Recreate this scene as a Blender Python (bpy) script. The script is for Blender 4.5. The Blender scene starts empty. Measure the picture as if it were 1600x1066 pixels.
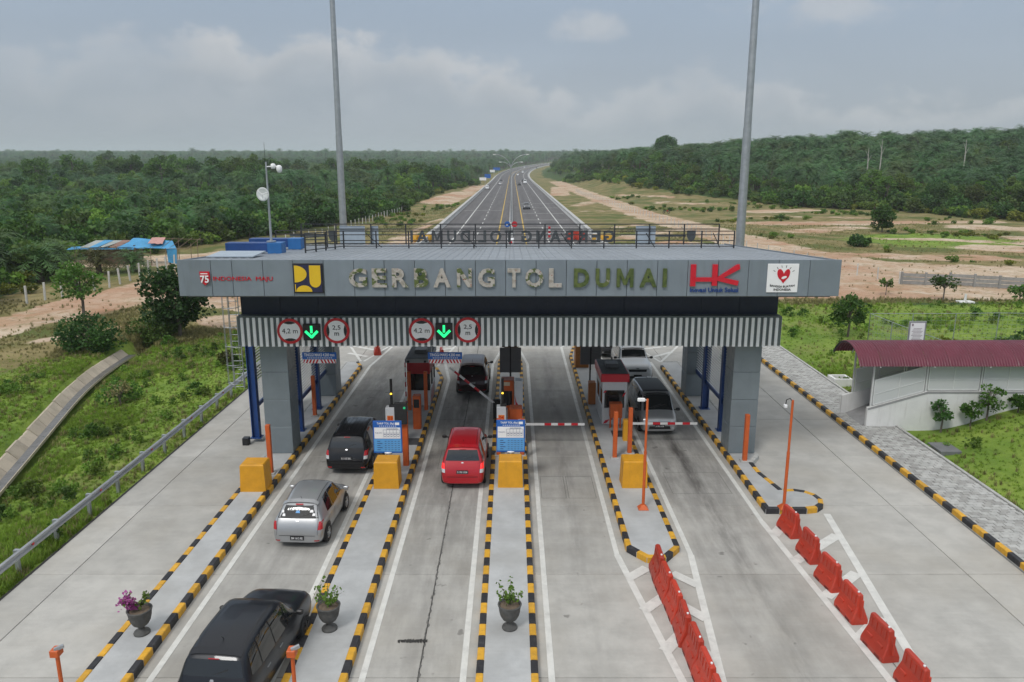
import bpy, bmesh, math, random
from math import sin, cos, pi, radians, sqrt, atan2
from mathutils import Vector, Matrix, noise as mnoise
from mathutils.bvhtree import BVHTree
import numpy as np

random.seed(7)
SC = bpy.context.scene
COL = SC.collection

# ------------------------------------------------------------------ camera
cam_data = bpy.data.cameras.new("camera")
cam = bpy.data.objects.new("camera", cam_data)
COL.objects.link(cam)
cam_data.sensor_width = 36.0
cam_data.lens = 27.0
cam_data.clip_start = 0.1
cam_data.clip_end = 20000
PITCH = math.atan(278 / 1200)
cam.location = (0, 0, 12.0)
cam.rotation_euler = (radians(90) - PITCH, 0, 0)
SC.camera = cam

# ------------------------------------------------------------------ render settings
SC.render.engine = 'CYCLES'
SC.render.resolution_x, SC.render.resolution_y = 1024, 682
SC.cycles.use_denoising = True
SC.cycles.use_adaptive_sampling = True
SC.cycles.adaptive_threshold = .015
SC.cycles.max_bounces = 5
SC.cycles.diffuse_bounces = 2
SC.cycles.glossy_bounces = 3
SC.cycles.transparent_max_bounces = 8
SC.cycles.volume_bounces = 1
SC.view_settings.view_transform = 'Standard'
SC.view_settings.look = 'None'
SC.view_settings.gamma = 1.0
SC.view_settings.use_curve_mapping = False
SC.view_settings.exposure = 0.0

SUN_EL, SUN_AZ = radians(50), radians(-150)      # azimuth measured from +Y towards +X

# ------------------------------------------------------------------ node helper
class NT:
    def __init__(s, tree):
        s.t = tree
        s.t.nodes.clear()
    def n(s, typ, **kw):
        nd = s.t.nodes.new(typ)
        for k, v in kw.items():
            setattr(nd, k, v)
        return nd
    def put(s, sock, v):
        if isinstance(v, bpy.types.NodeSocket):
            s.t.links.new(v, sock)
        elif isinstance(v, bpy.types.Node):
            s.t.links.new(v.outputs[0], sock)
        elif v is not None:
            if sock.type == 'RGBA' and isinstance(v, (tuple, list)) and len(v) == 3:
                v = (*v, 1)
            sock.default_value = v
    def math(s, op, a, b=None, c=None, clamp=False):
        nd = s.n('ShaderNodeMath', operation=op, use_clamp=clamp)
        s.put(nd.inputs[0], a)
        if b is not None: s.put(nd.inputs[1], b)
        if c is not None: s.put(nd.inputs[2], c)
        return nd.outputs[0]
    def vmath(s, op, a, b=None):
        nd = s.n('ShaderNodeVectorMath', operation=op)
        s.put(nd.inputs[0], a)
        if b is not None: s.put(nd.inputs[1], b)
        return nd.outputs[0]
    def mix(s, f, a, b, typ='MIX'):
        nd = s.n('ShaderNodeMix', data_type='RGBA', blend_type=typ)
        s.put(nd.inputs[0], f); s.put(nd.inputs[6], a); s.put(nd.inputs[7], b)
        return nd.outputs[2]
    def noise(s, vec, scale, detail=4, rough=.55, dist=0):
        nd = s.n('ShaderNodeTexNoise')
        s.put(nd.inputs['Vector'], vec)
        nd.inputs['Scale'].default_value = scale
        nd.inputs['Detail'].default_value = detail
        nd.inputs['Roughness'].default_value = rough
        nd.inputs['Distortion'].default_value = dist
        return nd.outputs['Fac']
    def rng(s, v, a, b, c=0., d=1., smooth=True):
        nd = s.n('ShaderNodeMapRange')
        nd.interpolation_type = 'SMOOTHSTEP' if smooth else 'LINEAR'
        s.put(nd.inputs['Value'], v)
        for k, q in zip(('From Min', 'From Max', 'To Min', 'To Max'), (a, b, c, d)):
            s.put(nd.inputs[k], q)
        return nd.outputs['Result']
    def sep(s, v):
        nd = s.n('ShaderNodeSeparateXYZ'); s.put(nd.inputs[0], v)
        return nd.outputs
    def comb(s, x, y, z):
        nd = s.n('ShaderNodeCombineXYZ')
        for i, q in enumerate((x, y, z)): s.put(nd.inputs[i], q)
        return nd.outputs[0]

# ------------------------------------------------------------------ world: overcast tropical sky
world = bpy.data.worlds.new("World")
SC.world = world
world.use_nodes = True
world.cycles.sampling_method = 'MANUAL'
world.cycles.sample_map_resolution = 256
w = NT(world.node_tree)
sky = w.n('ShaderNodeTexSky', sky_type='NISHITA', sun_disc=False)
sky.sun_elevation = SUN_EL
sky.sun_rotation = SUN_AZ
sky.air_density, sky.dust_density, sky.ozone_density = 1.0, 3.0, 1.0
tc = w.n('ShaderNodeTexCoord')
dx, dy, dz = w.sep(tc.outputs['Generated'])
az = w.math('ARCTAN2', dx, dy)
hor = w.math('SQRT', w.math('ADD', w.math('MULTIPLY', dx, dx), w.math('MULTIPLY', dy, dy)))
el = w.math('ARCTAN2', dz, hor)
# thick even cloud deck, brighter towards the zenith as every overcast sky is
elc = w.math('MAXIMUM', dz, 0.0)
deck = w.math('ADD', 0.92, w.math('MULTIPLY', w.math('POWER', elc, 1.15), 2.3))
soft = w.noise(w.comb(w.math('MULTIPLY', az, 1.3), w.math('MULTIPLY', el, 6.0), 3.7), 1.6, 2, .5)
deck = w.math('MULTIPLY', deck, w.rng(soft, .3, .7, .95, 1.05))
base = w.mix(w.rng(el, 0.0, .22), (3.95, 4.38, 4.92), (2.95, 3.62, 4.5))
base = w.mix(w.rng(el, .25, .8), base, (3.85, 3.88, 3.86))
vsc = w.n('ShaderNodeVectorMath', operation='SCALE'); w.put(vsc.inputs[0], base); w.put(vsc.inputs['Scale'], deck)
skyc = w.mix(0.88, sky.outputs[0], vsc.outputs[0])
# cumulus: a bank whose billowing tops stand above the haze and fade out downwards
cv = w.comb(w.math('MULTIPLY', az, 1.0), w.math('MULTIPLY', el, 1.5), 0.0)
n1 = w.noise(w.vmath('ADD', cv, (1.7, .4, 0)), 13.0, 6, .58)
n2 = w.noise(w.vmath('ADD', cv, (4.2, 2.4, 0)), 4.0, 2, .5)
def dome(a0, top, hw_):
    u = w.math('DIVIDE', w.math('SUBTRACT', az, a0), hw_)
    return w.math('SUBTRACT', top, w.math('MULTIPLY', w.math('MULTIPLY', u, u), .045))
H_ = w.math('ADD', .0, w.math('MULTIPLY', w.noise(w.comb(w.math('MULTIPLY', az, 2.4), 6.0, 0.0), 1.0, 2, .5), .15))
for d_ in [(-.40, .150, .15), (-.25, .158, .08), (-.14, .150, .09), (-.02, .122, .08), (.045, .094, .06), (.165, .100, .06), (.235, .118, .06), (.31, .106, .05), (-.58, .125, .14), (.60, .09, .1)]:
    H_ = w.math('MAXIMUM', H_, dome(*d_))
dtop = w.math('ADD', w.math('SUBTRACT', H_, el), w.math('MULTIPLY', w.math('SUBTRACT', n1, .52), .15))
edge = w.rng(dtop, -.008, .026)
fade = w.math('SUBTRACT', 1.0, w.math('MULTIPLY', w.rng(dtop, .02, .12), .62))
body = w.math('MULTIPLY', w.math('MULTIPLY', edge, fade), w.rng(n2, .32, .60, .18, 1.0))
def blob(a0, e0, ra, re):
    u = w.math('DIVIDE', w.math('SUBTRACT', az, a0), ra)
    v = w.math('DIVIDE', w.math('SUBTRACT', el, e0), re)
    d = w.math('SQRT', w.math('ADD', w.math('MULTIPLY', u, u), w.math('MULTIPLY', v, v)))
    return w.rng(w.math('ADD', w.math('SUBTRACT', 1.0, d), w.math('MULTIPLY', w.math('SUBTRACT', n1, .5), 2.2)), .05, .75)
mask = body
for b_ in [(.365, .170, .12, .030), (.095, .158, .055, .022)]:
    mask = w.math('MAXIMUM', mask, w.math('MULTIPLY', blob(*b_), .6))
shade = w.math('ADD', w.rng(dtop, .0, .055, .85, .25), w.math('MULTIPLY', w.math('SUBTRACT', n1, .5), 1.6))
cloudc = w.mix(w.rng(shade, 0.0, 1.0), (3.45, 3.92, 4.45), (5.75, 5.88, 6.08))
fin = w.mix(w.math('MULTIPLY', mask, w.rng(el, .005, .06, .25, .9)), skyc, cloudc)
below = w.mix(w.rng(el, -.02, 0.0), (1.2, 1.4, 1.2), fin)
bg = w.n('ShaderNodeBackground')
bg.inputs['Strength'].default_value = 0.1
w.put(bg.inputs['Color'], below)
wo = w.n('ShaderNodeOutputWorld')
w.t.links.new(bg.outputs[0], wo.inputs[0])

# ------------------------------------------------------------------ sun (veiled by cloud)
sd = bpy.data.lights.new("sun", 'SUN')
sd.energy = 1.5
sd.angle = radians(13)
sd.color = (1.0, .975, .94)
sun = bpy.data.objects.new("sun", sd)
COL.objects.link(sun)
sv = Vector((sin(SUN_AZ) * cos(SUN_EL), cos(SUN_AZ) * cos(SUN_EL), sin(SUN_EL)))
sun.rotation_euler = (-sv).to_track_quat('-Z', 'Y').to_euler()

# ================================================================== helpers
def lin(c):
    return tuple((v / 12.92 if v <= .04045 else ((v + .055) / 1.055) ** 2.4) for v in c)
def hx(s):
    s = s.lstrip('#')
    return lin(tuple(int(s[i:i + 2], 16) / 255 for i in (0, 2, 4)))

WL = {}                                     # world location of things with parts
class MB:
    def __init__(s):
        s.v, s.f, s.m, s.sm = [], [], [], []
    def add(s, vs, fs, mi=0, smooth=False):
        o = len(s.v)
        s.v += [tuple(q) for q in vs]
        for f in fs:
            s.f.append(tuple(i + o for i in f)); s.m.append(mi); s.sm.append(smooth)
        return s
    def box(s, x0, x1, y0, y1, z0, z1, mi=0):
        vs = [(x, y, z) for z in (z0, z1) for y in (y0, y1) for x in (x0, x1)]
        return s.add(vs, [(0, 2, 3, 1), (4, 5, 7, 6), (0, 1, 5, 4), (2, 6, 7, 3), (0, 4, 6, 2), (1, 3, 7, 5)], mi)
    def cbox(s, x0, x1, y0, y1, z0, z1, b=.02, mi=0, bot=False):
        """box with chamfered top and vertical edges"""
        def ring(z, i):
            a, c, d, e = x0 + i, x1 - i, y0 + i, y1 - i
            k = b
            return [(a + k, d, z), (c - k, d, z), (c, d + k, z), (c, e - k, z), (c - k, e, z), (a + k, e, z), (a, e - k, z), (a, d + k, z)]
        rs = ([ring(z0, b), ring(z0 + b, 0)] if bot else [ring(z0, 0)]) + [ring(z1 - b, 0), ring(z1, b)]
        vs = [p for r in rs for p in r]
        fs = []
        for q in range(len(rs) - 1):
            for i in range(8):
                j = (i + 1) % 8
                fs.append((q * 8 + i, q * 8 + j, q * 8 + 8 + j, q * 8 + 8 + i))
        k = (len(rs) - 1) * 8
        fs.append(tuple(range(k, k + 8))); fs.append(tuple(range(7, -1, -1)))
        return s.add(vs, fs, mi)
    def obox(s, c, ax, ay, az, mi=0):
        """oriented box: centre and three half-vectors"""
        c, ax, ay, az = map(Vector, (c, ax, ay, az))
        vs = [c + ax * i + ay * j + az * k for k in (-1, 1) for j in (-1, 1) for i in (-1, 1)]
        return s.add(vs, [(0, 2, 3, 1), (4, 5, 7, 6), (0, 1, 5, 4), (2, 6, 7, 3), (0, 4, 6, 2), (1, 3, 7, 5)], mi)
    def cyl(s, p0, p1, r0, r1=None, n=8, mi=0, cap=True, smooth=True):
        r1 = r0 if r1 is None else r1
        p0, p1 = Vector(p0), Vector(p1)
        d = (p1 - p0).normalized()
        a = d.orthogonal().normalized(); b = d.cross(a)
        vs = []
        for p, r in ((p0, r0), (p1, r1)):
            for i in range(n):
                t = 2 * pi * i / n
                vs.append(p + (a * cos(t) + b * sin(t)) * r)
        s.add(vs, [(i, (i + 1) % n, n + (i + 1) % n, n + i) for i in range(n)], mi, smooth)
        if cap:
            s.add(vs[:n], [tuple(range(n - 1, -1, -1))], mi); s.add(vs[n:], [tuple(range(n))], mi)
        return s
    def tube(s, pts, r, n=6, mi=0):
        pts = [Vector(p) for p in pts]
        rr = r if isinstance(r, (list, tuple)) else [r] * len(pts)
        vs = []
        a = None
        for k, p in enumerate(pts):
            d = (pts[min(k + 1, len(pts) - 1)] - pts[max(k - 1, 0)]).normalized()
            if a is None: a = d.orthogonal().normalized()
            a = (a - d * a.dot(d)).normalized(); b = d.cross(a)
            for i in range(n):
                t = 2 * pi * i / n
                vs.append(p + (a * cos(t) + b * sin(t)) * rr[k])
        fs = []
        for k in range(len(pts) - 1):
            for i in range(n):
                fs.append((k * n + i, k * n + (i + 1) % n, (k + 1) * n + (i + 1) % n, (k + 1) * n + i))
        s.add(vs, fs, mi, True)
        s.add(vs[:n], [tuple(range(n - 1, -1, -1))], mi); s.add(vs[-n:], [tuple(range(n))], mi)
        return s
    def lathe(s, prof, n=20, c=(0, 0, 0), mi=0, smooth=True):
        vs = []
        for r, z in prof:
            for i in range(n):
                t = 2 * pi * i / n
                vs.append((c[0] + r * cos(t), c[1] + r * sin(t), c[2] + z))
        fs = []
        for k in range(len(prof) - 1):
            for i in range(n):
                fs.append((k * n + i, k * n + (i + 1) % n, (k + 1) * n + (i + 1) % n, (k + 1) * n + i))
        s.add(vs, fs, mi, smooth)
        if prof[0][0] > 1e-6: s.add(vs[:n], [tuple(range(n - 1, -1, -1))], mi)
        if prof[-1][0] > 1e-6: s.add(vs[-n:], [tuple(range(n))], mi)
        return s
    def prism(s, poly, z0, z1, mi=0, fn=None):
        """extruded polygon; fn maps (u, v, w) to xyz"""
        n = len(poly)
        vs = [(p[0], p[1], z0) for p in poly] + [(p[0], p[1], z1) for p in poly]
        if fn: vs = [fn(*q) for q in vs]
        fs = [tuple(range(n - 1, -1, -1)), tuple(range(n, 2 * n))] + [(i, (i + 1) % n, n + (i + 1) % n, n + i) for i in range(n)]
        return s.add(vs, fs, mi)
    def merge(s, mesh, fn=None, mi=0):
        vs = [fn(*q.co) if fn else tuple(q.co) for q in mesh.vertices]
        return s.add(vs, [tuple(p.vertices) for p in mesh.polygons], mi)
    def mesh(s, name, mats, off=(0, 0, 0)):
        me = bpy.data.meshes.new(name)
        ox, oy, oz = off
        me.from_pydata([(x - ox, y - oy, z - oz) for x, y, z in s.v], [], s.f)
        for m in (mats if isinstance(mats, (list, tuple)) else [mats]):
            me.materials.append(m)
        me.polygons.foreach_set('material_index', s.m)
        me.polygons.foreach_set('use_smooth', s.sm)
        me.update()
        return me
    def build(s, name, mats, parent=None, loc=None, world=True):
        """world=True: vertices are in world coordinates; loc gives the object's origin"""
        if parent is not None:
            off = WL.get(parent.name, (0, 0, 0)) if world else (0, 0, 0)
            o = bpy.data.objects.new(name, s.mesh(name, mats, off))
            COL.objects.link(o); o.parent = parent
            WL[o.name] = off
        else:
            l = loc or (0, 0, 0)
            o = bpy.data.objects.new(name, s.mesh(name, mats, l if world else (0, 0, 0)))
            COL.objects.link(o); o.location = l
            WL[o.name] = tuple(l)
        return o

def tag(o, label=None, cat=None, group=None, kind=None):
    if label: o['label'] = label
    if cat: o['category'] = cat
    if group: o['group'] = group
    if kind: o['kind'] = kind
    return o
def thing(name, label, cat, loc=(0, 0, 0), rz=0, group=None):
    o = bpy.data.objects.new(name, None)
    o.empty_display_size = .3
    COL.objects.link(o)
    o.location = loc; o.rotation_euler = (0, 0, rz)
    WL[o.name] = tuple(loc)
    return tag(o, label, cat, group)
def inst(name, mesh, parent, loc, rz=0, sc=(1, 1, 1), rot=None):
    """linked-mesh object; loc in world coordinates when the parent is unrotated"""
    o = bpy.data.objects.new(name, mesh)
    COL.objects.link(o)
    if parent is not None:
        off = WL.get(parent.name, (0, 0, 0))
        o.parent = parent
        loc = tuple(a - b for a, b in zip(loc, off))
    o.location = loc
    o.rotation_euler = rot if rot else (0, 0, rz)
    o.scale = sc
    return o
def dup(root, loc, rz, label=None, group=None, sc=None):
    def cp(o, par):
        c = o.copy(); COL.objects.link(c); c.parent = par
        for ch in KIDS.get(o.name, []): cp(ch, c)
        return c
    KIDS = {}
    stack = [root]
    while stack:
        q = stack.pop(); ks = list(q.children); KIDS[q.name] = ks; stack += ks
    r = cp(root, None)
    r.location = loc; r.rotation_euler = (0, 0, rz)
    if sc: r.scale = sc
    WL[r.name] = tuple(loc)
    if label: r['label'] = label
    if group: r['group'] = group
    return r
ORD = ['first', 'second', 'third', 'fourth', 'fifth', 'sixth', 'seventh', 'eighth', 'ninth', 'tenth', 'eleventh', 'twelfth']

# ------------------------------------------------------------------ materials
MATS = {}
def M(name, col, rough=.6, metal=0., var=.10, scale=2.5, bump=0., bscale=60., coat=0., rand=.0, dirt=0., dcol=(.12, .10, .08), dscale=1.2,
      spec=.5, emit=0., streak=0., sub=0.):
    if name in MATS: return MATS[name]
    m = bpy.data.materials.new(name); m.use_nodes = True
    t = NT(m.node_tree)
    p = t.n('ShaderNodeBsdfPrincipled'); out = t.n('ShaderNodeOutputMaterial')
    t.t.links.new(p.outputs[0], out.inputs[0])
    tcn = t.n('ShaderNodeTexCoord')
    vec = tcn.outputs['Object']
    oi = t.n('ShaderNodeObjectInfo')
    vec = t.vmath('ADD', vec, t.comb(t.math('MULTIPLY', oi.outputs['Random'], 37.0), t.math('MULTIPLY', oi.outputs['Random'], 11.0), 0.0))
    c = col
    if var:
        f = t.rng(t.noise(vec, scale, 6, .6), .25, .75)
        c = t.mix(f, tuple(q * (1 - var) for q in col), tuple(min(1, q * (1 + var)) for q in col))
    if streak:
        sx, sy, sz = t.sep(vec)
        st = t.noise(t.comb(t.math('MULTIPLY', sx, 6), t.math('MULTIPLY', sy, 6), t.math('MULTIPLY', sz, .5)), 1.0, 4, .6)
        c = t.mix(t.math('MULTIPLY', t.rng(st, .52, .75), streak), c, dcol)
    if dirt:
        f = t.rng(t.noise(vec, dscale, 7, .65), .5, .78)
        c = t.mix(t.math('MULTIPLY', f, dirt), c, dcol)
    if rand:
        c = t.mix(1.0, c, t.comb(*[t.rng(oi.outputs['Random'], 0, 1, 1 - rand, 1 + rand, False)] * 3), 'MULTIPLY')
    t.put(p.inputs['Base Color'], c)
    if var:
        t.put(p.inputs['Roughness'], t.rng(t.noise(vec, scale * 3, 4), .3, .7, max(0, rough - .08), min(1, rough + .08)))
    else:
        p.inputs['Roughness'].default_value = rough
    p.inputs['Metallic'].default_value = metal
    p.inputs['Specular IOR Level'].default_value = spec
    p.inputs['Coat Weight'].default_value = coat
    p.inputs['Coat Roughness'].default_value = .06
    if emit:
        t.put(p.inputs['Emission Color'], col if len(col) == 4 else (*col, 1)); p.inputs['Emission Strength'].default_value = emit
    if bump:
        b = t.n('ShaderNodeBump'); b.inputs['Strength'].default_value = bump; b.inputs['Distance'].default_value = .02
        t.put(b.inputs['Height'], t.noise(vec, bscale, 5, .65))
        t.t.links.new(b.outputs[0], p.inputs['Normal'])
    MATS[name] = m
    return m

def leafmat(name, c0, c1, trans=.25, scale=.6, rough=.55):
    """foliage: colour varies leaf by leaf, clump by clump and plant by plant"""
    m = bpy.data.materials.new(name); m.use_nodes = True
    t = NT(m.node_tree)
    out = t.n('ShaderNodeOutputMaterial')
    p = t.n('ShaderNodeBsdfPrincipled'); tr = t.n('ShaderNodeBsdfTranslucent'); mx = t.n('ShaderNodeMixShader')
    at = t.n('ShaderNodeAttribute', attribute_name='tint')
    tcn = t.n('ShaderNodeTexCoord'); oi = t.n('ShaderNodeObjectInfo')
    f = t.math('ADD', t.math('MULTIPLY', at.outputs['Fac'], .55), t.math('MULTIPLY', t.rng(t.noise(tcn.outputs['Object'], scale, 3), .3, .7), .45))
    c = t.mix(f, c0, c1)
    pn = t.n('ShaderNodeNewGeometry')
    pl = t.noise(pn.outputs['Position'], .02, 3)
    c = t.mix(1.0, c, t.comb(*[t.math('MULTIPLY', t.rng(oi.outputs['Random'], 0, 1, .62, 1.4, False), t.rng(pl, .3, .7, .8, 1.2))] * 3), 'MULTIPLY')
    c = t.mix(t.math('MULTIPLY', t.rng(t.math('FRACT', t.math('MULTIPLY', oi.outputs['Random'], 17.3)), .55, 1.0), .4), c, (.14, .15, .03))
    t.put(p.inputs['Base Color'], c); p.inputs['Roughness'].default_value = rough
    p.inputs['Specular IOR Level'].default_value = .3
    t.put(tr.inputs['Color'], c)
    mx.inputs[0].default_value = trans
    t.t.links.new(p.outputs[0], mx.inputs[1]); t.t.links.new(tr.outputs[0], mx.inputs[2])
    t.t.links.new(mx.outputs[0], out.inputs[0])
    MATS[name] = m
    return m

# ------------------------------------------------------------------ lettering cut from the built-in font
TX = {}
def cut_text(items):
    obs = []
    for key, body, off, ext in items:
        cu = bpy.data.curves.new('txt', 'FONT')
        cu.body = body; cu.size = 1.0; cu.extrude = ext; cu.offset = off
        cu.resolution_u = 3
        cu.align_x = 'CENTER'; cu.align_y = 'CENTER'
        o = bpy.data.objects.new('txt', cu); COL.objects.link(o); obs.append((key, o))
    bpy.context.view_layer.update()
    dg = bpy.context.evaluated_depsgraph_get()
    for key, o in obs:
        TX[key] = bpy.data.meshes.new_from_object(o.evaluated_get(dg))
    for key, o in obs:
        cu = o.data
        bpy.data.objects.remove(o); bpy.data.curves.remove(cu)
FAT = .035
cut_text([(c, c, .0 if c in 'MN' else FAT, .04) for c in 'GERBANTOLDUMI'] +
         [('maju', 'INDONESIA  MAJU', .0, .03), ('75', '75', .02, .03), ('inov', 'Inovasi Untuk Solusi', .006, .02),
          ('bb', 'BANGGA BUATAN', .006, .01), ('bi', 'INDONESIA', .006, .01), ('42', '4,2 m', .0, .01), ('25', '2,5', .006, .01), ('m', 'm', .012, .01),
          ('tinggi', 'TINGGI MAKS 4.200 mm', .016, .01), ('tarif', 'TARIF TOL (Rp)', .016, .01), ('gol', 'GOLONGAN', .01, .01),
          ('03', '03', .02, .01), ('04', '04', .02, .01), ('tujuan', 'TUJUAN', .01, .01),
          ('march', 'MARCH', .004, .004), ('p1', 'B 1781 UOM', .012, .004), ('p2', 'B 1165 BIE', .012, .004), ('p3', 'BM 1612 RE', .012, .004)])
POLY = {'M': [(0, 0), (.2, 0), (.2, .62), (.42, .12), (.58, .12), (.8, .62), (.8, 0), (1, 0), (1, 1), (.78, 1), (.5, .38), (.22, 1), (0, 1)],
        'N': [(0, 0), (.22, 0), (.22, .64), (.74, 0), (1, 0), (1, 1), (.78, 1), (.78, .36), (.26, 1), (0, 1)]}
def fit_text(mb, key, cx, cz, wid, hei, fn, mi=0, mirror=False):
    """merge a text mesh scaled to wid x hei, centred at (cx, cz); fn(u, v, w) -> xyz"""
    if key in POLY:
        for z0_, z1_ in ((-.04, .04),): mb.prism([(cx + (u - .5) * wid * (-1 if mirror else 1), cz + (v - .5) * hei) for u, v in POLY[key]], z0_, z1_, mi, fn)
        return
    me = TX[key]
    xs = [q.co.x for q in me.vertices]; ys = [q.co.y for q in me.vertices]
    x0, x1, y0, y1 = min(xs), max(xs), min(ys), max(ys)
    sx = wid / (x1 - x0) * (-1 if mirror else 1); sy = hei / (y1 - y0)
    mx_, my_ = (x0 + x1) / 2, (y0 + y1) / 2
    mb.merge(me, lambda x, y, z: fn(cx + (x - mx_) * sx, cz + (y - my_) * sy, z), mi)

# ------------------------------------------------------------------ scattering (uncountable growth): one object, instanced by nodes
def scatter(name, proto, pts, label, cat=None, kind='stuff'):
    """pts: list of (x, y, z, rotz, scale, tiltx, tilty)"""
    me = bpy.data.meshes.new(name)
    me.from_pydata([p[:3] for p in pts], [], [])
    ra = me.attributes.new('rot', 'FLOAT_VECTOR', 'POINT')
    ra.data.foreach_set('vector', [q for p in pts for q in (p[5], p[6], p[3])])
    sa = me.attributes.new('scl', 'FLOAT', 'POINT')
    sa.data.foreach_set('value', [p[4] for p in pts])
    o = bpy.data.objects.new(name, me); COL.objects.link(o)
    ng = bpy.data.node_groups.new('scatter_' + name, 'GeometryNodeTree')
    ng.interface.new_socket('Geometry', in_out='INPUT', socket_type='NodeSocketGeometry')
    ng.interface.new_socket('Geometry', in_out='OUTPUT', socket_type='NodeSocketGeometry')
    L = ng.links.new
    gi = ng.nodes.new('NodeGroupInput'); go = ng.nodes.new('NodeGroupOutput')
    ip = ng.nodes.new('GeometryNodeInstanceOnPoints')
    ob = ng.nodes.new('GeometryNodeObjectInfo'); ob.inputs['Object'].default_value = proto
    ob.inputs['As Instance'].default_value = True
    r = ng.nodes.new('GeometryNodeInputNamedAttribute'); r.data_type = 'FLOAT_VECTOR'; r.inputs['Name'].default_value = 'rot'
    sN = ng.nodes.new('GeometryNodeInputNamedAttribute'); sN.data_type = 'FLOAT'; sN.inputs['Name'].default_value = 'scl'
    L(gi.outputs[0], ip.inputs['Points']); L(ob.outputs['Geometry'], ip.inputs['Instance'])
    L(r.outputs['Attribute'], ip.inputs['Rotation']); L(sN.outputs['Attribute'], ip.inputs['Scale'])
    L(ip.outputs[0], go.inputs[0])
    md = o.modifiers.new('scatter', 'NODES'); md.node_group = ng
    return tag(o, label, cat, None, kind)

# ================================================================== terrain
def sstep(a, b, v):
    t = min(1, max(0, (v - a) / (b - a))); return t * t * (3 - 2 * t)
def road_x(y):
    return 0.0 if y < 620 else (y - 620) ** 2 / 7800.0
def road_z(y):
    if y < 500: return 0.0
    if y < 700: return .0148 * (y - 500) ** 2 / 400.0
    return .0148 * (y - 600)
def ditch_x(y):
    return -22.1 - (y - 31) * .30 if y < 42 else -25.4 - (y - 42) * .30 + (y - 42) ** 2 * .010
def nz(x, y, s, k=0.): return mnoise.noise((x * s, y * s, k))
def hill(x, y):
    d = x - road_x(y)
    if d < 26: return 0
    a = 9 * sstep(30, 66, d) + 7 * sstep(60, 160, d) + 4.5 * sstep(150, 300, d) + 4 * sstep(300, 700, d)
    return a * sstep(205, 430, y + .25 * max(0, d - 100)) * (1 - .5 * sstep(750, 1500, y))
def T(x, y):
    """ground height"""
    d = x - road_x(y); z0 = road_z(y)
    lo, hi = -15.0, (17.9 if y < 75 else 15.3)
    if lo <= d <= hi: return z0 - .10
    if d < lo:
        s = lo - d
        if y < 75:
            xd = ditch_x(max(y, 12)); k = 1 - sstep(54, 66, y)
            dd = x - xd
            if dd > 0: z = -.10 - 1.35 * min(1, s / max(.5, (lo - xd - .9))) ** .85 - .75 * (1 - sstep(.3, 1.1, dd))
            else: z = -2.2 + 1.25 * sstep(.25, .85, -dd) - .2 * sstep(4, 14, -dd)
            z2 = -.10 - 1.0 * sstep(0, 5, s)
            z = z * k + z2 * (1 - k)
        else:
            z = -.10 - 1.0 * sstep(0, 5, s)
        z += .18 * nz(x, y, .25) * sstep(0, 3, s) + .5 * nz(x, y, .05) * sstep(4, 20, s)
        z += 3.0 * nz(x, y, .011, 4) * sstep(40, 160, s)
        z += 1.2 * sstep(0, 8, s) * (1 - sstep(12, 22, s)) * sstep(230, 280, y) * (1 - sstep(420, 480, y))
        return z0 + z + 4.0 * sstep(900, 2200, y)
    s = d - hi
    z = -.10 + .12 * nz(x, y, .3) * sstep(0, 2, s) + .3 * nz(x, y, .06) * sstep(3, 14, s)
    # grassed mound in front of the covered walkway
    if y < 36: z += 1.25 * sstep(.2, 7, s) * sstep(16, 28, y) * (1 - sstep(32.5, 34.6, y) * (1 - sstep(19.5, 23, x)))
    elif y < 44: z += .9 * sstep(3, 9, s) * (1 - sstep(37, 44, y))
    z += 1.5 * nz(x, y, .012, 9) * sstep(40, 140, s)
    return z0 + z + hill(x, y)

CAPS = [  # bare soil: x0, y0, x1, y1, radius, strength
    (-45, 52, -40.5, 66, 3.2, 1), (-40.5, 66, -37.5, 88, 4.6, 1), (-38, 88, -37, 112, 5, 1), (-55, 106, -38, 114, 7, .95), (-37, 112, -22, 122, 6, .9),
    (-33, 76, -22, 72, 4.5, .9), (-24, 64, -19, 62, 2.6, .8), (-22, 100, -17, 130, 4, .8), (-20, 135, -17, 175, 2.6, .6),
    (-24, 255, -19, 330, 6, 1), (-19, 340, -18, 440, 3.5, 1), (-35, 56, -31, 60, 1.2, .6),
    # right: service track beside the motorway, borrow pits
    (29.5, 340, 32, 190, 4.2, 1), (32, 190, 36, 130, 4.6, 1), (36, 130, 41, 95, 5.2, 1), (41, 95, 56, 76, 5.5, 1), (56, 76, 80, 62, 5, 1), (29.5, 340, 29, 520, 4.5, 1),
    (24, 76, 45, 76, 6.6, 1), (18, 98, 25, 118, 4.5, .85), (19, 225, 26, 250, 3, .6), (46, 104, 62, 100, 4, .7), (28, 84, 40, 86, 5, .8), (46, 90, 80, 84, 6, .7), (18, 82, 26, 84, 5, .7), (52, 140, 66, 150, 4, .6), (90, 150, 120, 140, 6, .7), (80, 118, 108, 113, 4, .8), (20, 128, 28, 140, 3.5, .55), (55, 180, 80, 176, 3, .6), (45, 74, 70, 66, 4, .8), (24, 90, 33, 92, 4.5, .75), (20, 108, 28, 112, 4, .8), (20, 150, 26, 156, 2, .6), (18.5, 300, 24, 400, 4, .9), (18, 200, 26, 204, 2, .6),
    (50, 160, 100, 164, 4.2, .95), (62, 198, 78, 205, 4.5, .9), (70, 112, 100, 104, 5, .7), (85, 128, 118, 122, 5, .6), (46, 240, 60, 226, 3.5, .6), (60, 128, 75, 120, 2.5, .6), (40, 290, 54, 262, 3, .6)]
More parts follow.
